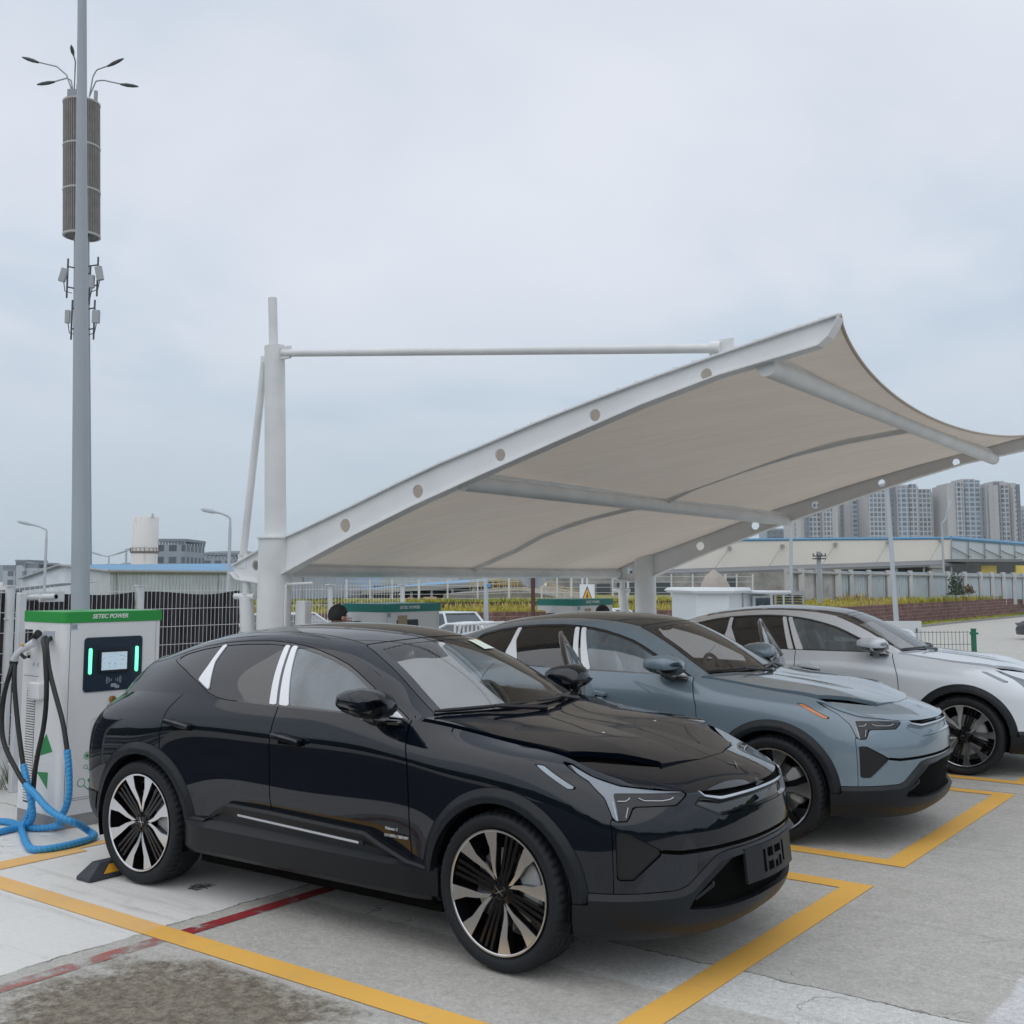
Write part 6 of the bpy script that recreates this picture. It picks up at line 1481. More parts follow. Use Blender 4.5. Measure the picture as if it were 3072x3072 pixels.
for nm, (u0, u1, vt) in {'left': (10, 46, 1712), 'mid': (48, 74, 1696), 'right': (70, 111, 1704)}.items():
    block('apartment_block', {'left': 'dark topped apartment block cut near the left edge, lowest of its three', 'mid': 'tallest of the three small apartment blocks at the far left', 'right': 'right one of the three small apartment blocks at the far left'}[nm], u0, u1, vt, 420. + vt % 7, facade_mat('far_facade_' + nm, (.33, .37, .41), (.10, .14, .18), 4.5, 3.3, .5, .6))

# hills all round the horizon
M_HILL = pmat('hill_green', (.045, .085, .095), rough=.95, spec=.1, var=.25, vscale=.004)
def hills(name, pts, Y, seed, mat):
    r = random.Random(seed); V = []; F = []; n = len(pts); D = 260
    ph = [r.uniform(0, 6) for _ in range(8)]
    m_ = 160
    us = np.linspace(pts[0][0], pts[-1][0], m_); vs = np.interp(us, [p[0] for p in pts], [p[1] for p in pts])
    for u, v in zip(us, vs):
        t = at(u, v + 2.0 * sin(u * .021 + ph[0]) + 1.2 * sin(u * .06 + ph[1]) + .6 * sin(u * .15 + ph[2]), Y)
        for k in range(6): f = k / 5; V.append((t.x, Y - D * (1 - f) * .9 + (30 * sin(u * .03 + k)), LOW - 1 + (t.z + 1 - LOW) * sin(f * pi / 2)))
        V.append((t.x, Y + D, LOW - 1))
    for i in range(m_ - 1):
        for k in range(6): F.append((i * 7 + k, (i + 1) * 7 + k, (i + 1) * 7 + k + 1, i * 7 + k + 1))
    o = link(name, mesh_from(name, V, F, 180), mat); tag(o, kind='structure'); return o
hills('hills', [(-2500, 1660), (-900, 1640), (-200, 1690), (100, 1700), (250, 1692), (380, 1694), (520, 1680), (600, 1668), (700, 1650), (780, 1655), (900, 1690), (1200, 1712), (2000, 1700), (2600, 1690), (3400, 1670), (5500, 1650)], 1700., 5, M_HILL)
# unseen dark rise added behind the camera for the cars to mirror
V = []; F = []; m_ = 90; rr = random.Random(11)
for i in range(m_ + 1):
    a = radians(150 + 240 * i / m_); 
    for k, (R_, z) in enumerate(((40, LOW), (48, 2.6), (60, 3.8), (80, 4.2), (140, 2))): V.append((R_ * cos(a) * (1 + .05 * sin(i * 1.3)), R_ * sin(a) * (1 + .04 * sin(i * .7)), LOW if k == 0 else z * (1 + .22 * sin(i * .9 + k) + .12 * sin(i * 2.3))))
F = [(i * 5 + k, (i + 1) * 5 + k, (i + 1) * 5 + k + 1, i * 5 + k + 1) for i in range(m_) for k in range(4)]
o = link('added_rise', mesh_from('added_rise', V, F, 180), pmat('added_rise_green', (.035, .045, .022), rough=.95, spec=.1, var=.35, vscale=.3)); tag(o, kind='structure')
# ------------------------------------------------------------------ retaining wall, grass bank and panel fence
def gpt(u, v, z=LOW):
    x = (u - 1536) / _F; zz_ = -(v - 1536 - _SY) / _F; d = Vector((x, cos(_TH) - zz_ * sin(_TH), sin(_TH) + zz_ * cos(_TH))); t = (z - _H) / d.z; return Vector((d.x * t, d.y * t, z))
WALL = [(-22., 47.), (-6., 50.), (7., 55.), (16., 58.5), (27., 73.), (42., 92.), (70., 128.)]
WTOP = .42
def along(P, s):
    P = [Vector((*p, 0)) for p in P]; d = [0]
    for a, b in zip(P[:-1], P[1:]): d.append(d[-1] + (b - a).length)
    s = max(0, min(d[-1], s * d[-1]))
    for i in range(len(P) - 1):
        if s <= d[i + 1]: return P[i] + (P[i + 1] - P[i]) * ((s - d[i]) / (d[i + 1] - d[i])), (P[i + 1] - P[i]).normalized()
    return P[-1], (P[-1] - P[-2]).normalized()
def stone_mat():
    m, nt, b = new_mat('red_stone'); N = nt.nodes.new; L = nt.links.new
    uv = N('ShaderNodeAttribute'); uv.attribute_name = 'wallmap'
    br = N('ShaderNodeTexBrick'); br.inputs['Scale'].default_value = 1.; br.inputs['Brick Width'].default_value = .62; br.inputs['Row Height'].default_value = .225; br.inputs['Mortar Size'].default_value = .014; br.offset = .5
    br.inputs['Color1'].default_value = (.135, .062, .052, 1); br.inputs['Color2'].default_value = (.205, .108, .092, 1); br.inputs['Mortar'].default_value = (.34, .26, .22, 1); br.inputs['Bias'].default_value = -.1
    L(uv.outputs['Vector'], br.inputs['Vector'])
    n = N('ShaderNodeTexNoise'); n.inputs['Scale'].default_value = 2.2; n.inputs['Detail'].default_value = 6; n.inputs['Roughness'].default_value = .7; L(uv.outputs['Vector'], n.inputs[0])
    r = N('ShaderNodeMapRange'); r.inputs[1].default_value = .3; r.inputs[2].default_value = .75; r.inputs[3].default_value = .45; r.inputs[4].default_value = 1.35; L(n.outputs[0], r.inputs[0])
    sc = N('ShaderNodeVectorMath'); sc.operation = 'SCALE'; L(br.outputs['Color'], sc.inputs[0]); L(r.outputs[0], sc.inputs['Scale']); L(sc.outputs[0], b.inputs['Base Color']); b.inputs['Roughness'].default_value = .85
    bp = N('ShaderNodeBump'); bp.inputs['Distance'].default_value = .03; bp.inputs['Strength'].default_value = .8; L(br.outputs['Fac'], bp.inputs['Height']); bp.invert = True; L(bp.outputs[0], b.inputs['Normal']); return m
def strip(name, P, z0, z1, off, th, mat, n=80):
    V = []; F = []; uvw = []; tot = sum((Vector((*a, 0)) - Vector((*b, 0))).length for a, b in zip(P[:-1], P[1:]))
    for i in range(n + 1):
        p, d = along(P, i / n); nr = Vector((d.y, -d.x, 0)); q = p + nr * off; q2 = p + nr * (off - th)
        V += [(q.x, q.y, z0), (q.x, q.y, z1), (q2.x, q2.y, z1), (q2.x, q2.y, z0)]; s = tot * i / n; uvw += [(s, z0, 0), (s, z1, 0), (s, z1 + th, 0), (s, z0, 0)]
    for i in range(n):
        for k in range(3): F.append((i * 4 + k, (i + 1) * 4 + k, (i + 1) * 4 + k + 1, i * 4 + k + 1))
    me = mesh_from(name, V, F); bm = bmesh.new(); bm.from_mesh(me); bmesh.ops.recalc_face_normals(bm, faces=bm.faces); bm.to_mesh(me); bm.free()
    at_ = me.attributes.new('wallmap', 'FLOAT_VECTOR', 'POINT'); at_.data.foreach_set('vector', [c for t in uvw for c in t]); return link(name, me, mat)
tag(strip('retaining_wall', WALL, LOW - .1, WTOP, 0, .35, stone_mat()), 'low retaining wall of dark red stone blocks below the grass bank', 'wall')
# bank: ground sheet rising behind the wall
M_BANK = pmat('bank_soil', (.22, .215, .06), rough=.95, var=.35, vscale=.5)
V = []; F = []; n = 90; rows = [(.35, WTOP - .04), (2.5, WTOP - .02), (6, WTOP + .02), (11, WTOP + .14), (40, WTOP + .2)]
for i in range(n + 1):
    p, d = along(WALL, i / n); nr = Vector((-d.y, d.x, 0))
    for o_, z in rows: q = p + nr * o_; V.append((q.x, q.y, z))
mb = MB(); mb.add(V, [(i * 5 + k, (i + 1) * 5 + k, (i + 1) * 5 + k + 1, i * 5 + k + 1) for i in range(n) for k in range(4)]); tag(mb.build('bank', M_BANK, smooth=180), kind='structure')
def grass_mat(name, c1, c2, c3, sc=.22):
    m, nt, b = new_mat(name); N = nt.nodes.new; L = nt.links.new; tc = N('ShaderNodeTexCoord'); n = N('ShaderNodeTexNoise'); n.inputs['Scale'].default_value = sc; n.inputs['Detail'].default_value = 5; n.inputs['Roughness'].default_value = .6; L(tc.outputs['Object'], n.inputs[0])
    r = N('ShaderNodeValToRGB'); e = r.color_ramp.elements; e[0].position = .36; e[0].color = (*c1, 1); e[1].position = .64; e[1].color = (*c3, 1); k = e.new(.5); k.color = (*c2, 1); L(n.outputs[0], r.inputs[0]); L(r.outputs[0], b.inputs['Base Color']); b.inputs['Roughness'].default_value = .8; b.inputs['Specular IOR Level'].default_value = .15; return m
M_GRASS = grass_mat('bank_grass', (.30, .32, .05), (.46, .41, .08), (.44, .34, .15))
M_GRASSG = grass_mat('kerb_grass', (.17, .25, .035), (.34, .36, .05), (.42, .38, .06), .6)
r_ = random.Random(5); spots = []
for i in range(15000):
    s = r_.random() ** 1.15; p, d = along(WALL, s); nr = Vector((-d.y, d.x, 0)); o_ = .2 + 10.5 * r_.random() ** 1.3; q = p + nr * o_; z = float(np.interp(o_, [x for x, _ in rows], [y for _, y in rows])); u_ = s
    spots.append((q.x, q.y, z - .03, (.7 + .6 * r_.random()) * (1.25 if o_ > 3 else .85) * (1. if s < .42 else 1.6)))
tag(blades('grass', spots, M_GRASS, 8, 4, .30, .03, .6), kind='stuff')
spots = []
for i in range(2600):
    s = r_.random() ** 1.1; p, d = along(WALL, s); nr = Vector((d.y, -d.x, 0)); q = p + nr * (.1 + 1.3 * r_.random()); spots.append((q.x, q.y, LOW, .6 + .5 * r_.random()))
tag(blades('verge_grass', spots, M_GRASSG, 9, 3, .22, .035, .6), kind='stuff')
strip('verge_kerb', WALL, LOW - .1, LOW + .12, 1.75, .18, pmat('verge_kerb', (.28, .275, .26), rough=.85))
tag(bpy.data.objects['verge_kerb'], 'pale kerb along the grass verge below the stone wall', 'kerb')
# second low wall in the grass, left part, and the dark hedge line
tag(strip('terrace_wall', [(-20., 55.), (-4, 57.), (9.6, 61.5)], .3, .78, 0, .3, pmat('terrace_stone', (.075, .058, .05), rough=.9, var=.3, vscale=1.2)), 'dark low terrace wall half hidden in the grass under the canopy', 'wall')
spots = []
for i in range(3800):
    s = r_.random(); p, d = along([(-21., 55.), (-4, 57.), (10, 61.5)], s); nr = Vector((-d.y, d.x, 0)); q = p + nr * (.3 + 2.6 * r_.random()); spots.append((q.x, q.y, .60, .7 + .6 * r_.random()))
tag(blades('terrace_grass', spots, M_GRASSG, 19, 3, .30, .03, .6), kind='stuff')
# panel fence on the bank
M_CONC = pmat('panel_concrete', (.47, .47, .47), rough=.8, var=.16, vscale=.9)
M_PANELB = corr_mat('panel_pale_blue', (.44, .51, .55), 22., amt=.16)
M_PANELS = corr_mat('panel_stained', (.40, .40, .41), 9., amt=.4)
fen = thing('panel_fence', 'fence of pale stained panels between concrete posts on top of the grass bank', 'fence')
FY = lambda u: float(np.interp(u, [2320, 2560, 2765, 3072, 3500], [70., 73., 76., 92., 110.]))
us = [2362, 2402, 2455, 2512, 2552, 2606, 2664, 2730, 2790, 2842, 2893, 2940, 2974, 3008, 3040, 3070, 3098, 3124]
ftop = lambda u: float(np.interp(u, [2350, 2500, 3072], [1708, 1712, 1722])); fbot = lambda u: float(np.interp(u, [2350, 2560, 2800, 3072], [1800, 1792, 1785, 1775]))
for i, u in enumerate(us):
    Y = FY(u); t, b = at(u, ftop(u) - 4, Y), at(u, fbot(u), Y); mb = MB(); w_ = (18 if i < 4 else 11) * Y / _F
    mb.box((t.x, Y, (t.z + b.z - 1) / 2), (w_, .3, t.z - b.z + 1)); mb.build('post', M_CONC, fen)
    if i + 1 < len(us):
        u2 = us[i + 1]; Y2 = FY(u2); t2, b2 = at(u2, ftop(u2), Y2), at(u2, fbot(u2), Y2); t = at(u, ftop(u), Y)
        mb = MB(); e = .1; mb.add([(t.x, Y + e, b.z - .6), (t2.x, Y2 + e, b2.z - .6), (t2.x, Y2 + e, t2.z), (t.x, Y + e, t.z)], [(0, 1, 2, 3)]); mb.build('panel', M_PANELS if i < 3 else M_PANELB, fen)
        mb = MB(); c1, c2 = at(u, ftop(u) + 9, Y - .12), at(u2, ftop(u2) + 9, Y2 - .12); mb.tube([c1, c2], .09, 6); mb.build('rail', M_GUT, fen)
# shrub before the fence
def shrub(name, label, c, r, h, n, mat, seed):
    rr = random.Random(seed); V = []; F = []
    for _ in range(n):
        a = rr.uniform(0, 2 * pi); e = rr.uniform(-.1, 1); q = rr.random() ** .5; x = c.x + r * q * cos(a) * (1 - .4 * max(e, 0)); y = c.y + r * q * sin(a) * (1 - .4 * max(e, 0)); z = c.z + h * max(0, e) * (.4 + .6 * rr.random()); s = rr.uniform(.05, .14); d = Vector((rr.gauss(0, 1), rr.gauss(0, 1), rr.gauss(0, 1))).normalized(); u = d.orthogonal().normalized() * s; v = d.cross(u) * .6
        p = Vector((x, y, z)); i = len(V); V += [p - u, p - v, p + u * 1.4, p + v]; F.append((i, i + 1, i + 2, i + 3))
    o = thing(name, label, 'shrub'); link('foliage', mesh_from('foliage', V, F), mat, o); mb = MB(); [mb.tube([(c.x, c.y, c.z - .2), (c.x + r * .5 * cos(k * 1.3), c.y + r * .5 * sin(k * 1.3), c.z + h * .7)], [.03, .012], 5) for k in range(5)]; mb.build('stem', M_TOWER, o); return o
c = at(2868, 1782, 76.); shrub('shrub', 'dark green bush in front of the panel fence at the right', c, .62, 1.55, 420, pmat('shrub_leaf', (.05, .085, .04), rough=.7, var=.4, vscale=2.), 4)
c = at(2905, 1778, 80.); shrub('shrub', 'small brownish bush just right of the dark green one', c, .5, .6, 140, pmat('shrub_dry', (.13, .095, .04), rough=.8, var=.4, vscale=2.), 6)

# ------------------------------------------------------------------ long pale warehouse on the right
M_CREAM = pmat('cream_wall', (.72, .685, .62), rough=.75, var=.05, vscale=.15)
M_AWN = pmat('awning_grey', (.19, .20, .21), rough=.7); M_DOCK = pmat('dock_dark', (.11, .115, .12), rough=.8, var=.2, vscale=.4); M_WING = pmat('wing_panel', (.54, .60, .64), rough=.6, var=.05, vscale=.2)
wh = thing('warehouse', 'long cream fronted warehouse with a dark loading bay and grey awning at the right', 'warehouse')
YW = 105.; L0, L1 = at(1900, 1622, YW), at(2852, 1614, YW); l0, l1 = at(1900, 1712, YW), at(2852, 1680, YW); R1, r1_ = at(3200, 1642, YW + 22), at(3200, 1682, YW + 22)
mb = MB(); mb.add([tuple(l0), tuple(l1), tuple(L1), tuple(L0)], [(0, 1, 2, 3)]); mb.add([tuple(L0), tuple(L1), tuple(L1 + Vector((0, 30, 0))), tuple(L0 + Vector((0, 30, 0)))], [(0, 1, 2, 3)]); mb.build('front_wall', M_CREAM, wh, fix=False)
mb = MB(); mb.add([tuple(l1), tuple(r1_), tuple(R1), tuple(L1)], [(0, 1, 2, 3)]); mb.build('side_wall', M_WING, wh, fix=False)
mb = MB(); mb.tube([L0, L1], .14, 6); mb.tube([L1, R1], .22, 6); mb.build('roof_edge', M_BLUER, wh)
mb = MB(); d = R1 - L1; e = r1_ - l1
for k in range(0, 9): f = k / 8; mb.tube([l1 + e * f + Vector((0, -.2, 0)), L1 + d * f + Vector((0, -.2, 0))], .06, 4)
for k in range(0, 8): f = k / 8; a = L1 + d * f + Vector((0, -.3, -.9)); b_ = l1 + e * (f + .14) + Vector((0, -.3, .3)); mb.tube([a, b_], .06, 4)
mb.build('brace', M_GUT, wh)
Zg = .55
mb = MB(); mb.add([(l0.x, YW + 3, Zg), (l1.x, YW + 3, Zg), (l1.x, YW + 3, l1.z), (l0.x, YW + 3, l0.z)], [(0, 1, 2, 3)]); mb.add([(l1.x, YW + 3, Zg), (r1_.x, r1_.y + 3, Zg), (r1_.x, r1_.y + 3, r1_.z), (l1.x, YW + 3, l1.z)], [(0, 1, 2, 3)]); mb.build('dock_wall', M_DOCK, wh, fix=False)
mb = MB(); up_ = Vector((0, 0, .02)); fr = Vector((0, -3.5, -.35))
mb.add([tuple(l0 + up_), tuple(l1 + up_), tuple(l1 + fr), tuple(l0 + fr)], [(0, 1, 2, 3)]); mb.add([tuple(l0 + fr), tuple(l1 + fr), tuple(l1 + fr + Vector((0, 0, -.22))), tuple(l0 + fr + Vector((0, 0, -.22)))], [(0, 1, 2, 3)])
a1, a2 = at(2862, 1688, YW - 4), at(3026, 1676, YW - 2); mb.box((a1 + a2) / 2, ((a2 - a1).length, 3., .25)); mb.build('awning', M_AWN, wh, fix=False)
for k in range(12): p = l0 + (l1 - l0) * (k + .5) / 12; mb = MB(); mb.tube([(p.x, YW - 3.2, Zg), (p.x, YW - 3.2, p.z - .4)], .10, 6); mb.build('awning_post', M_LAMP, wh)
for k in range(6): p = l0 + (l1 - l0) * (k + .5) / 6; mb = MB(); t_ = p + Vector((1.6, -.2, 1.9)); mb.tube([p + Vector((0, -1.4, .0)), t_], .04, 4); mb.box(t_, (.30, .25, .30)); mb.build('wall_lamp', M_GUT, wh)
for u in (2965, 3068): mb = MB(); mb.box(at(u, 1711, YW - 3), (1.4, .3, .9)); mb.build('yellow_box', pmat('crate_yellow', (.75, .60, .15), rough=.6), wh)
mb = MB(); c = at(2806, 1700, YW - 3.6); mb.box(c, (1.2, 1., .25)); mb.box(c + Vector((0, 0, -.7)), (.9, .8, 1.2)); mb.build('wall_unit', M_GUT, wh)

# ------------------------------------------------------------------ apartment towers
def tower(label, u0, u1, vt, Y, wall, strips, steps=((0, 1, 0),)):
    o = thing('apartment_tower', label, 'building', group='apartment towers beyond the warehouse'); p, q_ = at(u0, vt, Y), at(u1, vt, Y); w_ = q_.x - p.x
    mw = pmat('tower_wall', wall, rough=.8, var=.05, vscale=.05)
    for k, (f0, f1, dz) in enumerate(steps):
        mb = MB(); h = p.z - dz; mb.box((p.x + w_ * (f0 + f1) / 2, Y + 12 + (k % 2) * 3, h / 2), (w_ * (f1 - f0), 24, h)); 
        mb.box((p.x + w_ * (f0 + f1) / 2, Y + 12 + (k % 2) * 3, h + .6), (w_ * (f1 - f0) * .7, 18, 1.2)); mb.build('wall', mw, o)
    for (f0, f1, top, mat) in strips:
        mb = MB(); h = p.z - top; x0, x1 = p.x + w_ * f0, p.x + w_ * f1; k = next((i for i, s in enumerate(steps) if s[0] <= (f0 + f1) / 2 <= s[1]), 0); yy = Y + (k % 2) * 3 - .5
        mb.box(((x0 + x1) / 2, yy, h / 2), (x1 - x0, 1.2, h)); mb.build('window_bay', mat, o)
    return o
FA1 = facade_mat('bay_windows', (.34, .36, .375), (.05, .075, .10), 2.5, 3., .70, .70, .75); FA2 = facade_mat('bay_glass', (.30, .35, .39), (.07, .115, .16), 3.4, 3., .74, .66, .5, 1.3); FA3 = facade_mat('bay_dark', (.11, .14, .17), (.04, .06, .085), 2.0, 3., .6, .7, .6); FA4 = facade_mat('bay_small', (.35, .35, .35), (.07, .085, .10), 5.5, 3., .24, .42, .4)
BG = (.36, .36, .36)
tower('grey blue block, lowest and leftmost beyond the warehouse, just under the canopy beam', 2300, 2372, 1590, 760., (.24, .29, .34), [(.02, .98, 0, FA3)])
tower('beige tower second from the left of the row, with two thin window columns', 2376, 2512, 1492, 700., BG, [(.05, .17, 3, FA4), (.26, .36, 0, FA3), (.40, .62, 2, FA1), (.70, .86, 2, FA1)], ((0, .38, 2), (.38, .66, 0), (.66, 1, 4)))
tower('slim beige tower with dark glass edges, left of the sky gap', 2518, 2569, 1470, 720., BG, [(0, .2, 0, FA3), (.66, 1, 0, FA2)])
tower('short distant block in the sky gap between the towers', 2572, 2600, 1578, 900., (.34, .38, .41), [(.05, .95, 2, FA2)])
tower('broadest grid windowed tower left of the second sky gap, its top behind the canopy beam', 2600, 2802, 1452, 700., BG, [(.01, .26, 2, FA1), (.31, .42, 0, FA3), (.46, .60, 2, FA2), (.62, .73, 0, FA1), (.78, .97, 3, FA1)], ((0, .29, 3), (.29, .44, 0), (.44, .76, 1.5), (.76, 1, 5)))
tower('narrow dark stepped tower right of the second sky gap', 2810, 2838, 1486, 740., (.30, .31, .32), [(.02, .44, 4, FA3), (.48, .98, 0, FA1)], ((0, .46, 4), (.46, 1, 0)))
tower('tallest tower with a large window grid, centre of the right group', 2839, 2951, 1440, 690., BG, [(.22, .40, 2, FA1), (.52, .93, 0, FA2), (.93, 1, 5, FA3)], ((0, .45, 3), (.45, .94, 0), (.94, 1, 5)))
tower('blank beige tower with a dark glass slot, second from the right', 2954, 3031, 1446, 700., BG, [(.10, .28, 2, FA4), (.42, .62, 0, FA3), (.70, .96, 2, FA1)], ((0, .5, 2), (.5, 1, 0)))
tower('rightmost tall beige tower of the row', 3031, 3058, 1453, 710., (.40, .39, .375), [(.1, .5, 2, FA4), (.6, .95, 0, FA3)])
tower('lower tower cut by the right edge of the picture', 3060, 3110, 1522, 760., (.36, .36, .36), [(.1, .9, 2, FA1)])

# ------------------------------------------------------------------ kiosk, stone, rack, signs, green fence
M_KIOSK = pmat('kiosk_white', (.62, .66, .69), rough=.45, var=.03, vscale=.8)
M_WGL = pmat('kiosk_window', (.05, .09, .12), rough=.08, coat=.6)
ks = thing('guard_booth', 'white flat roofed guard booth with a sliding window below the pointed stone', 'booth'); KY = 25.
a, b, c, d = at(2088, 1780, KY), at(2186, 1780, KY - .2), at(2232, 1778, KY + 1.5), at(2318, 1785, KY + 2.2)
mb = MB(); za = a.z
mb.add([(x.x, x.y, z) for z in (LOW, za) for x in (a, b, c, c + Vector((-1, 1.8, 0)), a + Vector((-.2, 2.4, 0)))], [(0, 1, 6, 5), (1, 2, 7, 6), (2, 3, 8, 7), (3, 4, 9, 8), (4, 0, 5, 9), (5, 6, 7, 8, 9)]); mb.build('wall', M_KIOSK, ks)
mb = MB(); z2 = at(2232, 1774, KY + 1.5).z - .05; mb.add([(x.x, x.y + .02, z) for z in (LOW, z2) for x in (c, d, d + Vector((.2, 2, 0)), c + Vector((0, 2, 0)))], [(0, 1, 5, 4), (1, 2, 6, 5), (2, 3, 7, 6), (4, 5, 6, 7)]); mb.build('annex_wall', M_KIOSK, ks)
mb = MB(); h = at(2088, 1764, KY).z - za
mb.add([(x.x + o_[0], x.y + o_[1], z) for z, s in ((za, 1), (za + h * .45, 1.25), (za + h * .9, 1.), (za + h, .7)) for x, o_ in ((a, (-.10 * s, -.12 * s)), (b, (.08 * s, -.14 * s)), (c, (.14 * s, -.05 * s)), (c, (-1, 2.0)), (a, (-.3 * s, 2.5)))], [(r * 5 + k, r * 5 + (k + 1) % 5, r * 5 + 5 + (k + 1) % 5, r * 5 + 5 + k) for r in range(3) for k in range(5)] + [tuple(range(15, 20)), (4, 3, 2, 1, 0)]); mb.build('roof', M_KIOSK, ks, smooth=50)
mb = MB(); mb.box(((c.x + d.x) / 2, (c.y + d.y) / 2 - .0, z2 + .03), (1.02, 1.2, .07), atan2((d - c).y, (d - c).x), bev=.02); mb.build('annex_roof', M_KIOSK, ks)
w0, w1, w2, w3 = at(2258, 1833, KY + 1.65), at(2303, 1835, KY + 2.02), at(2303, 1793, KY + 2.02), at(2258, 1792, KY + 1.65)
nr = Vector((.4, -.9, 0)) * .0
fw = MB(); fd_ = (w1 - w0).normalized(); fn_ = Vector((fd_.y, -fd_.x, 0)); hh = w3.z - w0.z; ww = Vector((w1.x - w0.x, w1.y - w0.y, 0)).length; fa = atan2(fd_.y, fd_.x); cw = (w0 + w2) / 2
fw.box(cw + fn_ * .05, (ww + .08, .05, hh + .08), fa); wf = fw.build('window', M_KIOSK, ks)
for s in (-1, 1): mb = MB(); mb.box(cw + fn_ * .08 + Vector((fd_.x, fd_.y, 0)) * s * ww * .25, (ww * .45, .02, hh * .92), fa); mb.build('pane', M_WGL, wf)
mb = MB(); mb.box(cw + fn_ * .095 + Vector((fd_.x, fd_.y, 0)) * -.10 + Vector((0, 0, -.06)), (.13, .01, .10), fa); mb.build('orange_card', pmat('orange_card', (.6, .22, .06), rough=.6), wf)
mb = MB(); sd = (c - b).normalized(); mb.box(b + (c - b) * .86 + Vector((0, 0, -.5)) + Vector((sd.y, -sd.x, 0)) * .01, (.07, .03, 1.0), atan2(sd.y, sd.x)); mb.build('vertical_slot', M_GUT, ks)
# pointed landscape stone
rk = MB(); c = at(2146, 1740, 30.); n, m_ = 22, 12; V = []; rr = random.Random(2)
H_ = at(2146, 1708, 30.).z - LOW
for j in range(m_ + 1):
    f = j / m_; rad = .62 * (1 - f ** 2.3) ** .6 + .004
    for i in range(n): a_ = 2 * pi * i / n; q = rad * (1 + .10 * sin(3 * a_ + f * 3) + .06 * rr.random()); V.append((c.x + q * cos(a_) * (1.0 if cos(a_) < 0 else 1.05) - .05 * f, 30. + q * .6 * sin(a_), LOW + H_ * (.30 + .70 * f) if j else LOW))
rk.add(V, [(j * n + i, j * n + (i + 1) % n, (j + 1) * n + (i + 1) % n, (j + 1) * n + i) for j in range(m_) for i in range(n)]); tag(rk.build('landscape_stone', pmat('pale_stone', (.40, .36, .325), rough=.9, bump=.6, bscale=9, var=.15, vscale=3), smooth=50), 'pointed pale landscape stone standing behind the guard booth', 'stone')
# rack of dark rails behind the booth
rc_ = thing('rail_rack', 'rack stacked with dark rails right of the guard booth window', 'rack'); RY = 31.
for k in range(7): p = at(2360, 1785 + k * 8, RY); mb = MB(); mb.box((p.x, RY + rr.uniform(-.1, .1), p.z), (.90 + rr.uniform(-.08, .05), .5, .045)); mb.build('dark_rail', pmat('rail_dark', (.06, .06, .065), rough=.6), rc_)
for u in (2318, 2342, 2368, 2400): p = at(u, 1772, RY); mb = MB(); mb.box((p.x, RY - .3, (p.z + LOW) / 2), (.05, .05, p.z - LOW)); mb.build('upright', M_GUT if u != 2342 else M_LAMP, rc_)
p = at(2340, 1780, RY - .3); mb = MB(); mb.box(p, (.42, .06, .10)); p = at(2390, 1780, RY - .3); mb.box(p, (.34, .06, .10)); mb.build('head_board', M_GUT, rc_)
# small notice and big white board
def board(name, label, u0, v0, u1, v1, Y, mat, legs=True, yaw=0.):
    o = thing(name, label, 'sign'); p, q_ = at(u0, v0, Y), at(u1, v1, Y); mb = MB(); mb.box(((p.x + q_.x) / 2, Y, (p.z + q_.z) / 2), (q_.x - p.x, .03, p.z - q_.z), yaw); bd = mb.build('board', mat, o)
    if legs:
        for x in (p.x + .12 * (q_.x - p.x), q_.x - .12 * (q_.x - p.x)): mb = MB(); mb.tube([(x, Y + .05, -.0 if Y < 20 else LOW), (x, Y + .05, p.z - .02)], .025, 8); mb.build('leg', M_LAMP, o)
    return o, (p, q_)
M_BOARD = pmat('board_white', (.70, .73, .76), rough=.5)
nb_, (p, q_) = board('notice_sign', 'small white notice with a red ring peeking above the roof of the silver car', 2508, 1825, 2542, 1850, 21., M_BOARD)
mb = MB(); cx_, cz_ = (p.x + q_.x) / 2, p.z - .075
for (rad, w_, m_) in ((.055, .008, 0),):
    pts = [(cx_ + rad * cos(a_), 20.98, cz_ + .8 * rad * sin(a_)) for a_ in np.linspace(0, 2 * pi, 22)]; mb.tube(pts, .006, 6, cap=False)
mb.box((cx_, 20.98, cz_ - .01), (.05, .01, .03)); mb.build('red_ring', pmat('sign_red', (.55, .12, .10), rough=.5), nb_)
wb_, (p, q_) = board('sign_board', 'plain white sign board with a tiny black mark left of the green mesh fence', 2640, 1863, 2766, 1945, 17.2, M_BOARD)
mb = MB(); x = q_.x - .08; [mb.box((x + dx_, 17.18, p.z - dz_), (.035, .008, .008)) for dx_, dz_ in ((0, .12), (.005, .145), (-.005, .17))]; mb.box((x, 17.18, p.z - .145), (.007, .008, .06)); mb.build('small_mark', M_DKT, wb_)
gf = thing('green_fence', 'low green wire mesh fence with a square green post beyond the silver car', 'fence')
M_GRF = pmat('fence_green', (.012, .16, .075), rough=.45); M_GRW = pmat('fence_wire_green', (.08, .14, .11), rough=.5)
g0 = at(2914, 1740, 16.6); 
def gfp(s, z): return Vector((g0.x, 16.6, 0)) - Vector((cos(.10), sin(.10), 0)) * s * 1. + Vector((0, 0, z))
tops = at(2912, 1888, 16.6).z
for s in (0, 1.45, 2.9, 4.35): mb = MB(); q = gfp(s, 0); mb.box((q.x, q.y, tops / 2), (.055, .055, tops), .1); mb.box((q.x, q.y, tops + .006), (.065, .065, .012), .1); mb.box((q.x, q.y - .02, tops - .06), (.12, .03, .03), .1); mb.build('post', M_GRF, gf)
for s0 in (0.04, 1.49, 2.94):
    mb = MB()
    for k in range(24): s = s0 + 1.37 * k / 23; mb.tube([gfp(s, .05), gfp(s, tops - .02)], .0035, 4, cap=False)
    for k in range(7): z = .08 + (tops - .12) * k / 6; mb.tube([gfp(s0, z), gfp(s0 + 1.37, z)], .004, 4, cap=False)
    mb.build('mesh_panel', M_GRW, gf)

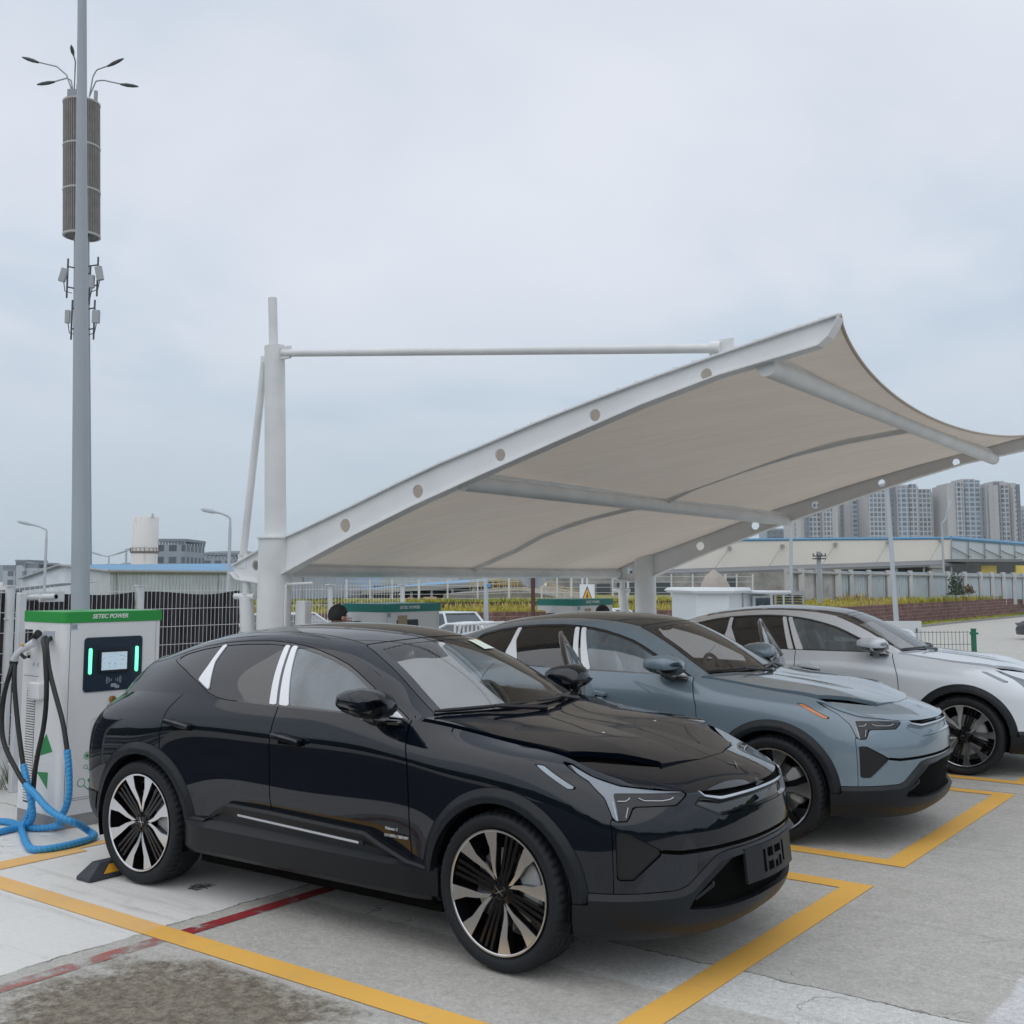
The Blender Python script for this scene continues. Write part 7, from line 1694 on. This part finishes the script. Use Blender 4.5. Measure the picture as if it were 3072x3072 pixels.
# ------------------------------------------------------------------ under the canopy: yard, ramp, wire fence, signs
M_YBANK = pmat('yard_bank', (.25, .245, .24), rough=.9, var=.3, vscale=.6)
ramp = thing('ramp', 'grey concrete ramp and steps with yellow railings seen under the canopy', 'ramp'); RY = 72.
mb = MB(); P = [at(u, v, RY) for u, v in ((1330, 1782), (1500, 1774), (1560, 1770), (1650, 1786), (1745, 1815))]
mb.add([tuple(p) for p in P] + [(p.x, p.y, .0) for p in P], [(i, i + 1, 6 + i, 5 + i) for i in range(4)]); mb.add([tuple(p) for p in P] + [tuple(p + Vector((2, 8, .2))) for p in P], [(i, i + 1, 6 + i, 5 + i) for i in range(4)]); mb.build('ramp_wall', M_YBANK, ramp, fix=False)
M_YRAIL = pmat('yellow_rail', (.55, .38, .12), rough=.5)
for (pts, n) in ((((1410, 1752), (1560, 1750)), 9), (((1560, 1750), (1740, 1795)), 10), (((1480, 1764), (1590, 1766)), 6)):
    a, b = at(*pts[0], RY - 1), at(*pts[1], RY - 1); mb = MB()
    for dz in (0, .22, .45): mb.tube([a + Vector((0, 0, dz)), b + Vector((0, 0, dz))], .022, 5)
    for k in range(n + 1): p = a + (b - a) * k / n; mb.tube([p + Vector((0, 0, -.35)), p + Vector((0, 0, .48))], .022, 5)
    mb.build('railing', M_YRAIL, ramp)
shd = thing('open_shed', 'open sided shed with a bright blue sloping roof seen under the canopy', 'shed'); HY = 80.
e0, e1 = at(1085, 1768, HY), at(1452, 1744, HY - 4); f0, f1 = at(1100, 1762, HY + 9), at(1460, 1735, HY + 5)
mb = MB(); mb.add([tuple(e0), tuple(e1), tuple(f1), tuple(f0)], [(0, 1, 2, 3)]); mb.build('roof', M_BLUER, shd, fix=False)
mb = MB(); mb.add([tuple(e0), tuple(e1), tuple(e1 + Vector((0, 0, -.35))), tuple(e0 + Vector((0, 0, -.35)))], [(0, 1, 2, 3)]); mb.build('fascia', M_GUT, shd, fix=False)
mb = MB(); mb.add([(e0.x, HY + 6, 0), (e1.x + 4, HY + 2, 0), (e1.x + 4, HY + 2, 1.9), (e0.x, HY + 6, 1.5)], [(0, 1, 2, 3)]); mb.build('back_wall', pmat('shed_inside', (.10, .12, .135), rough=.9, var=.35, vscale=.5), shd, fix=False)
for k in range(6): p = e0 + (e1 - e0) * (k + .5) / 6; mb = MB(); mb.tube([(p.x, p.y + .3, 0), (p.x, p.y + .3, p.z - .3)], .10, 6); mb.build('shed_post', M_LAMP, shd)
rr = random.Random(12)
for k, (u, v, w_, h_, col) in enumerate(((1232, 1798, 16, 12, (.33, .17, .10)), (1290, 1797, 38, 12, (.42, .28, .18)), (1370, 1795, 22, 20, (.38, .39, .40)), (1203, 1783, 10, 7, (.45, .45, .46)))):
    p = at(u, v, HY - 5); mb = MB(); mb.box(p, (w_ * .023, .6, h_ * .023), .2, bev=.03); tag(mb.build('crate', pmat('crate_tint', col, rough=.8)), ['rust coloured crate standing in the open blue roofed shed', 'long tan crate, lowest in the open blue roofed shed', 'pale grey crate at the right in the open blue roofed shed', 'small white box high in the open blue roofed shed'][k], 'crate')
bk_ = thing('storage_building', 'long grey storage building with dark openings below the warehouse roof, seen beyond the far column', 'building'); BY = 100.
a, b = at(1640, 1728, BY), at(2360, 1715, BY); mb = MB(); mb.add([(a.x, BY, .3), (b.x, BY, .3), tuple(b), tuple(a)], [(0, 1, 2, 3)]); mb.build('wall', corr_mat('hoarding_grey', (.27, .265, .265), 5., amt=.5), bk_, fix=False)
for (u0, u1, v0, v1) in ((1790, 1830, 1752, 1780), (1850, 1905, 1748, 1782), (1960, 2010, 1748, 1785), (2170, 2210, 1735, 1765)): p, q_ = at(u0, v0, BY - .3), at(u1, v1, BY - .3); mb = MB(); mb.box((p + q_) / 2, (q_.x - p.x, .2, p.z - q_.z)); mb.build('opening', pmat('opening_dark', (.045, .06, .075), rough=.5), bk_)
wf_ = thing('wire_fence', 'line of tall thin white posts with strung wires on the grass bank under the canopy', 'fence'); prev = None
for k, u in enumerate((1040, 1110, 1177, 1257, 1343, 1433, 1527, 1625, 1671, 1714, 1747, 1838, 1884, 2014, 2078, 2176, 2210, 2258)):
    Y = 66. + .004 * (u - 1177); vb, vt_ = 1802, (1738 if u < 1500 else 1722); p, t = at(u, vb, Y), at(u, vt_, Y); mb = MB(); mb.tube([p + Vector((0, 0, -.4)), t], .055 if k % 3 else .08, 6); mb.build('post', M_POSTW, wf_)
    if prev is not None:
        mb = MB(); [mb.tube([prev[0] + (prev[1] - prev[0]) * f, p + (t - p) * f], .012, 4, cap=False) for f in (.1, .3, .5, .7, .9)]; mb.build('wire', M_WIREM, wf_)
    prev = (p, t)
rs = thing('round_sign', 'round grey sign back on a rusty brown pole, cut by the canopy tube', 'road sign'); c = at(1600, 1722, 23.)
mb = MB(); mb.lathe([(0, .012), (.29, .012), (.30, .0), (.29, -.012), (0, -.012)], 40, 'Y', c=tuple(c)); mb.build('sign_disc', pmat('sign_back', (.34, .37, .40), rough=.4, metal=.3), rs, smooth=40)
mb = MB(); mb.tube([(c.x - .01, 22.93, LOW), (c.x - .01, 22.93, c.z + .35)], .042, 14); mb.box((c.x, 22.96, c.z - .02), (.16, .05, .05)); mb.build('pole_shaft', pmat('rusty_pole', (.075, .035, .025), rough=.7, var=.3, vscale=5), rs, smooth=50)
ws_ = thing('warning_sign', 'white board with a yellow triangle pedestrian warning above the farthest teal charger', 'road sign'); SYY = 46.; a, b = at(1739, 1753, SYY), at(1784, 1814, SYY)
mb = MB(); mb.box((a + b) / 2, (b.x - a.x, .03, a.z - b.z)); mb.build('board', M_BOARD, ws_)
for u in (1747, 1761): p = at(u, 1722, SYY + .1); mb = MB(); mb.tube([(p.x, SYY + .1, LOW), (p.x, SYY + .1, p.z)], .045, 8); mb.build('post', M_POSTW, ws_)
cxs = (a.x + b.x) / 2; zt_, zb_ = a.z - .06, b.z + .07; hw = (b.x - a.x) * .44
mb = MB(); mb.prism([(cxs - hw, zb_), (cxs + hw, zb_), (cxs, zt_)], .017, .020, lambda u, v, w: (u, SYY - w, v), 0); mb.build('triangle_border', M_DKT, ws_)
mb = MB(); mb.prism([(cxs - hw * .80, zb_ + .05), (cxs + hw * .80, zb_ + .05), (cxs, zt_ - .11)], .0205, .024, lambda u, v, w: (u, SYY - w, v), 0); mb.build('triangle', pmat('sign_yellow', (.75, .42, .02), rough=.5), ws_)
mb = MB(); sg = lambda u, v, w: (cxs + u, SYY - w, zb_ + .06 + v)
def bar(x0, z0, x1, z1, w_): v = Vector((x1 - x0, z1 - z0)); n_ = Vector((-v.y, v.x)).normalized() * w_ / 2; mb.prism([(x0 - n_.x, z0 - n_.y), (x1 - n_.x, z1 - n_.y), (x1 + n_.x, z1 + n_.y), (x0 + n_.x, z0 + n_.y)], .0245, .028, sg)
bar(0, .16, .005, .30, .05); bar(0, .17, -.05, .07, .03); bar(.005, .17, .05, .08, .03); bar(0, .28, -.055, .19, .022); bar(0, .28, .06, .20, .022)
mb.prism([(.0 + .028 * cos(a_), .345 + .028 * sin(a_)) for a_ in np.linspace(0, 2 * pi, 13)[:-1]], .0245, .028, sg)
for k in range(5): x = -.20 + .10 * k; bar(x - .012, .005, x * .72, .055, .028)
mb.build('walking_figure', M_DKT, ws_)
# white railing in front of the parked cars
wr = thing('white_railing', 'low white barrier of short upright bars in front of the two parked white cars', 'railing'); y_ = 30.
a, b = at(1365, 1876, y_), at(1512, 1866, y_ + 2)
mb = MB(); mb.tube([a, b], .03, 6); mb.tube([a + Vector((0, 0, -.55)), b + Vector((0, 0, -.55))], .03, 6); mb.build('rail', M_POSTW, wr)
for k in range(13): p = a + (b - a) * k / 12; mb = MB(); mb.box(p + Vector((0, 0, -.27)), (.055, .03, .50)); mb.build('bar', M_POSTW, wr)
for p in (a, b): mb = MB(); mb.tube([p, (p.x, p.y, LOW)], .035, 6); mb.build('end_post', M_POSTW, wr)

# ------------------------------------------------------------------ parked cars beyond
def simple_car(name, label, loc, rz, body_col, suv):
    o = thing(name, label, 'car', loc, rz, 'cars parked beyond the fence')
    paint = pmat('far_car_paint', body_col, rough=.3, coat=.8, metal=.1)
    H_ = 1.66 if suv else 1.45; L_ = 4.6; W_ = .90
    # side outline: lower body loft by stations
    xs = np.linspace(-2.3, 2.3, 25); belt = np.interp(xs, [-2.3, -2.1, -1.0, .9, 1.7, 2.2, 2.3], [.75, .95, 1.0, .98, .88, .72, .55]) * (1.08 if suv else 1)
    V = []; nr_ = 9
    for x, zb in zip(xs, belt):
        wy = W_ * (1 - .16 * (abs(x) / 2.3) ** 6) * (1 if abs(x) < 2.25 else .9)
        for (y, z) in ((0, .22), (.86, .22), (.98, .32), (1.0, .5), (.99, .7 * zb + .08), (.96, zb - .10), (.90, zb - .02), (.6, zb + .02), (0, zb + .035)): V.append((x, y * wy, z))
    F = [(i * nr_ + j, (i + 1) * nr_ + j, (i + 1) * nr_ + j + 1, i * nr_ + j + 1) for i in range(24) for j in range(nr_ - 1)]
    V2 = [(x, -y, z) for x, y, z in V]; mb = MB(); mb.add(V, F); mb.add(V2, [f[::-1] for f in F]); e = len(V)
    mb.add([V[j] for j in range(nr_)] + [V2[j] for j in range(nr_ - 1, -1, -1)], [tuple(range(18))]); mb.add([V[24 * nr_ + j] for j in range(nr_)] + [V2[24 * nr_ + j] for j in range(nr_ - 1, -1, -1)], [tuple(range(18))])
    mb.build('body', paint, o, smooth=45)
    # cabin: glass block with painted roof and pillars
    cx0, cx1, rx0, rx1 = ((-2.2, 1.05, -1.85, .15) if suv else (-1.75, 1.1, -.95, .15)); zb = 1.0 * (1.08 if suv else 1)
    G = [(cx0, .82, zb - .05), (cx1, .80, zb - .06), (rx1, .62, H_ - .04), (rx0, .60, H_ - .08)]
    mb = MB(); Vg = [(x, y * s, z) for s in (1, -1) for x, y, z in G]; mb.add(Vg, [(0, 1, 2, 3), (7, 6, 5, 4), (1, 5, 6, 2), (0, 3, 7, 4)]); mb.build('windows', pmat('far_car_glass', (.05, .065, .075), rough=.06, coat=.8), o)
    mb = MB(); n = 8; Vr = []
    for i in range(n + 1):
        x = rx0 - .1 + (rx1 - rx0 + .18) * i / n
        for y in np.linspace(-.64, .64, 7): Vr.append((x, y, H_ - .05 + .05 * (1 - (y / .64) ** 2) * sin(pi * min(1, max(0, .12 + .76 * i / n))) - .03 * (abs(2 * i / n - 1)) ** 2))
    mb.add(Vr, [(i * 7 + j, (i + 1) * 7 + j, (i + 1) * 7 + j + 1, i * 7 + j + 1) for i in range(n) for j in range(6)]); mb.build('roof', paint, o, smooth=60, fix=False)
    mb = MB()
    for s in (1, -1):
        for a_, b_ in ((G[1], G[2]), (G[0], G[3]), (((cx0 + cx1) / 2 - .1, .83, zb - .05), ((rx0 + rx1) / 2, .625, H_ - .04)), (G[2], G[3])): mb.tube([(a_[0], a_[1] * s, a_[2]), (b_[0], b_[1] * s, b_[2])], .045, 6)
    mb.build('pillar', paint, o)
    for x in (1.38, -1.35):
        for s in (1, -1):
            mb = MB(); mb.lathe([(0, -.09), (.30, -.10), (.335, -.06), (.335, .08), (0, .08)], 22, 'Y', c=(x, s * .82, .335)); wh_ = mb.build('wheel', M_RUB, o, smooth=40)
            mb = MB(); mb.lathe([(0, .0), (.20, .0), (.22, .02), (.22, .03)], 18, 'Y', c=(x, s * .925, .335)); mb.build('rim', M_RIMS, wh_)
    for s in (1, -1):
        mb = MB(); mb.box((2.14, s * .64, .74 if suv else .66), (.16, .34, .12), -s * .3, bev=.03); mb.build('headlight', M_LAMPL, o)
        mb = MB(); mb.box((.80, s * .98, zb + .02), (.12, .20, .13), bev=.04); mb.build('door_mirror', paint, o)
    mb = MB(); mb.box((2.27, 0, .60), (.06, 1.0, .16), bev=.02); mb.build('grille', M_BLK, o); return o
def far_car(label, u, v, Y, rz, col, suv, name='parked_car'):
    p = at(u, v, Y); return simple_car(name, label, (p.x, Y, LOW), rz, col, suv)
far_car('white station wagon facing the camera, left of the two seen under the canopy', 1375, 1850, 41., -1.15, (.62, .65, .68), True)
far_car('white saloon parked side on behind the white railing, right of the station wagon', 1442, 1860, 37., -.42, (.64, .67, .70), False)
far_car('white estate car seen through the mesh right of the near canopy column', 905, 1860, 40., -.35, (.64, .67, .70), True)
far_car('white car half hidden by the far canopy strut, beside the second head', 1850, 1850, 46., -.6, (.60, .63, .66), True)
far_car('dark grey car cut by the right edge of the picture', 3210, 1860, 52., 2.2, (.05, .055, .06), True)
# white parking marks on the far lot
mb = MB()
for k in range(8):
    for j in range(3):
        p = Vector((19 + k * 2.6 + j * 2.0, 45 + k * 2.1 - j * 7.5, LOW + .004)); d = Vector((.80, -.6, 0)); n_ = Vector((.6, .8, 0)) * .07
        mb.add([tuple(p - n_), tuple(p + d * 2.2 - n_), tuple(p + d * 2.2 + n_), tuple(p + n_)], [(0, 1, 2, 3)])
tag(mb.build('lot_line', M_WHL, fix=False), kind='structure')

# ------------------------------------------------------------------ people
M_HAIR = pmat('hair_black', (.006, .006, .007), rough=.55, bump=.5, bscale=220); M_SKIN = pmat('skin', (.42, .24, .17), rough=.55); M_SHIRT = pmat('shirt_dark', (.03, .035, .045), rough=.85); M_TROU = pmat('trousers', (.03, .035, .045), rough=.9)
def person(label, x, y, h, heading, z0=0.):
    o = thing('person', label, 'person', (x, y, z0), heading); s = h / 1.72
    J = {'pelvis': (0, 0, .92, .135, .10), 'belly': (0, .01, 1.08, .135, .10), 'chest': (0, .0, 1.28, .165, .11), 'neck0': (0, -.01, 1.43, .075, .07), 'neck': (0, .0, 1.50, .052, .052), 'head0': (0, .015, 1.55, .066, .075), 'head1': (0, .02, 1.62, .076, .092), 'head2': (0, .01, 1.68, .062, .075)}
    for sd, nm in ((1, 'l'), (-1, 'r')):
        J.update({nm + 'sh': (.17 * sd, -.01, 1.39, .062, .062), nm + 'el': (.235 * sd, .0, 1.12, .043, .043), nm + 'wr': (.235 * sd, .14, .92, .028, .033), nm + 'ha': (.23 * sd, .20, .87, .022, .038),
                  nm + 'hip': (.09 * sd, 0, .86, .095, .095), nm + 'kn': (.10 * sd, .01, .48, .058, .060), nm + 'an': (.10 * sd, -.02, .09, .040, .042), nm + 'to': (.11 * sd, .13, .04, .040, .030)})
        for f in range(4): J[nm + 'f%d' % f] = ((.215 + .012 * f) * sd, .245 + .01 * (f in (1, 2)), .835 - .004 * f, .009, .009); J[nm + 'g%d' % f] = ((.21 + .012 * f) * sd, .262 + .01 * (f in (1, 2)), .80, .008, .008)
        J[nm + 'th'] = (.20 * sd, .20, .855, .010, .010); J[nm + 'tt'] = (.185 * sd, .235, .835, .009, .009)
    E_ = [('pelvis', 'belly'), ('belly', 'chest'), ('chest', 'neck0'), ('neck0', 'neck'), ('neck', 'head0'), ('head0', 'head1'), ('head1', 'head2')]
    for nm in 'lr':
        E_ += [('chest', nm + 'sh'), (nm + 'sh', nm + 'el'), (nm + 'el', nm + 'wr'), (nm + 'wr', nm + 'ha'), ('pelvis', nm + 'hip'), (nm + 'hip', nm + 'kn'), (nm + 'kn', nm + 'an'), (nm + 'an', nm + 'to'), (nm + 'ha', nm + 'th'), (nm + 'th', nm + 'tt')] + [(nm + 'ha', nm + 'f%d' % f) for f in range(4)] + [(nm + 'f%d' % f, nm + 'g%d' % f) for f in range(4)]
    ks = list(J); me = bpy.data.meshes.new('body'); me.from_pydata([tuple(c * s for c in J[k][:3]) for k in ks], [(ks.index(a), ks.index(b)) for a, b in E_], [])
    ob = bpy.data.objects.new('body', me); COL.objects.link(ob)
    md = ob.modifiers.new('skin', 'SKIN'); sv = me.skin_vertices[0].data
    for i, k in enumerate(ks): sv[i].radius = (J[k][3] * s, J[k][4] * s); sv[i].use_root = (i == 0)
    sb = ob.modifiers.new('sub', 'SUBSURF'); sb.levels = 2; sb.render_levels = 2
    dg = bpy.context.evaluated_depsgraph_get(); m2 = bpy.data.meshes.new_from_object(ob.evaluated_get(dg)); bpy.data.objects.remove(ob); m2.name = 'body'
    m2.materials.clear(); [m2.materials.append(m_) for m_ in (M_SKIN, M_SHIRT, M_TROU)]
    for p in m2.polygons:
        z = p.center.z / s; ax = abs(p.center.x) / s; p.material_index = 0 if (z > 1.455 or (ax > .19 and z < 1.16)) else (1 if z > .93 else 2); p.use_smooth = True
        if z < .93 and ax > .17 : p.material_index = 0
        if z < .08: p.material_index = 2
    link('body', m2, None, o)
    # short black hair, ears and face
    mb = MB(); n, m_ = 28, 16; V = []; r2 = random.Random(4)
    for j in range(m_ + 1):
        ph = pi * .64 * j / m_
        for i in range(n):
            th = 2 * pi * i / n; back = max(0, -sin(th)); lim = 1.0 if back > .1 else (.66 if sin(th) > .4 else .8); p_ = ph * lim; k = 1 + .025 * r2.random()
            V.append((.086 * s * sin(p_) * cos(th) * k, (.012 + .104 * sin(p_) * sin(th) * k) * s, (1.622 + .106 * cos(p_) * k) * s))
    mb.add(V, [(j * n + i, j * n + (i + 1) % n, (j + 1) * n + (i + 1) % n, (j + 1) * n + i) for j in range(m_) for i in range(n)]); mb.build('hair', M_HAIR, o, smooth=70)
    mb = MB()
    for sd in (1, -1): mb.lathe([(0, .012), (.016, .010), (.022, 0), (.016, -.008), (0, -.006)], 12, 'X', c=(sd * .083 * s, -.0 * s, 1.595 * s))
    mb.tube([(0, .105 * s, 1.60 * s), (0, .122 * s, 1.578 * s), (0, .10 * s, 1.57 * s)], [.007, .012, .010], 8); mb.build('ear', M_SKIN, o, smooth=60)
    mb = MB(); [mb.box((sd * .03 * s, .098 * s, 1.615 * s), (.022, .012, .009), bev=.003) for sd in (1, -1)]; mb.box((0, .095 * s, 1.545 * s), (.04, .014, .008), bev=.003); mb.build('face_mark', M_HAIR, o); return o
hp = at(1012, 1815, 10.45); person('person with short black hair seen from behind over the roof of the black car', hp.x, 10.45, hp.z, radians(-38))
hp = at(1809, 1816, 12.6); person('person whose black hair just shows over the roof of the blue grey car', hp.x, 12.6, hp.z, radians(20))

# ------------------------------------------------------------------ humid air
def build_haze():
    m = bpy.data.materials.new('haze_air'); m.use_nodes = True; nt = m.node_tree; nt.nodes.clear()
    out = nt.nodes.new('ShaderNodeOutputMaterial'); v = nt.nodes.new('ShaderNodeVolumePrincipled')
    v.inputs['Color'].default_value = (.92, .965, 1.0, 1); v.inputs['Density'].default_value = .00022; v.inputs['Anisotropy'].default_value = .25
    nt.links.new(v.outputs[0], out.inputs['Volume'])
    mb = MB(); mb.box((0, 1000, 52), (5200, 2500, 116)); o = mb.build('haze', m); tag(o, kind='stuff')
build_haze()
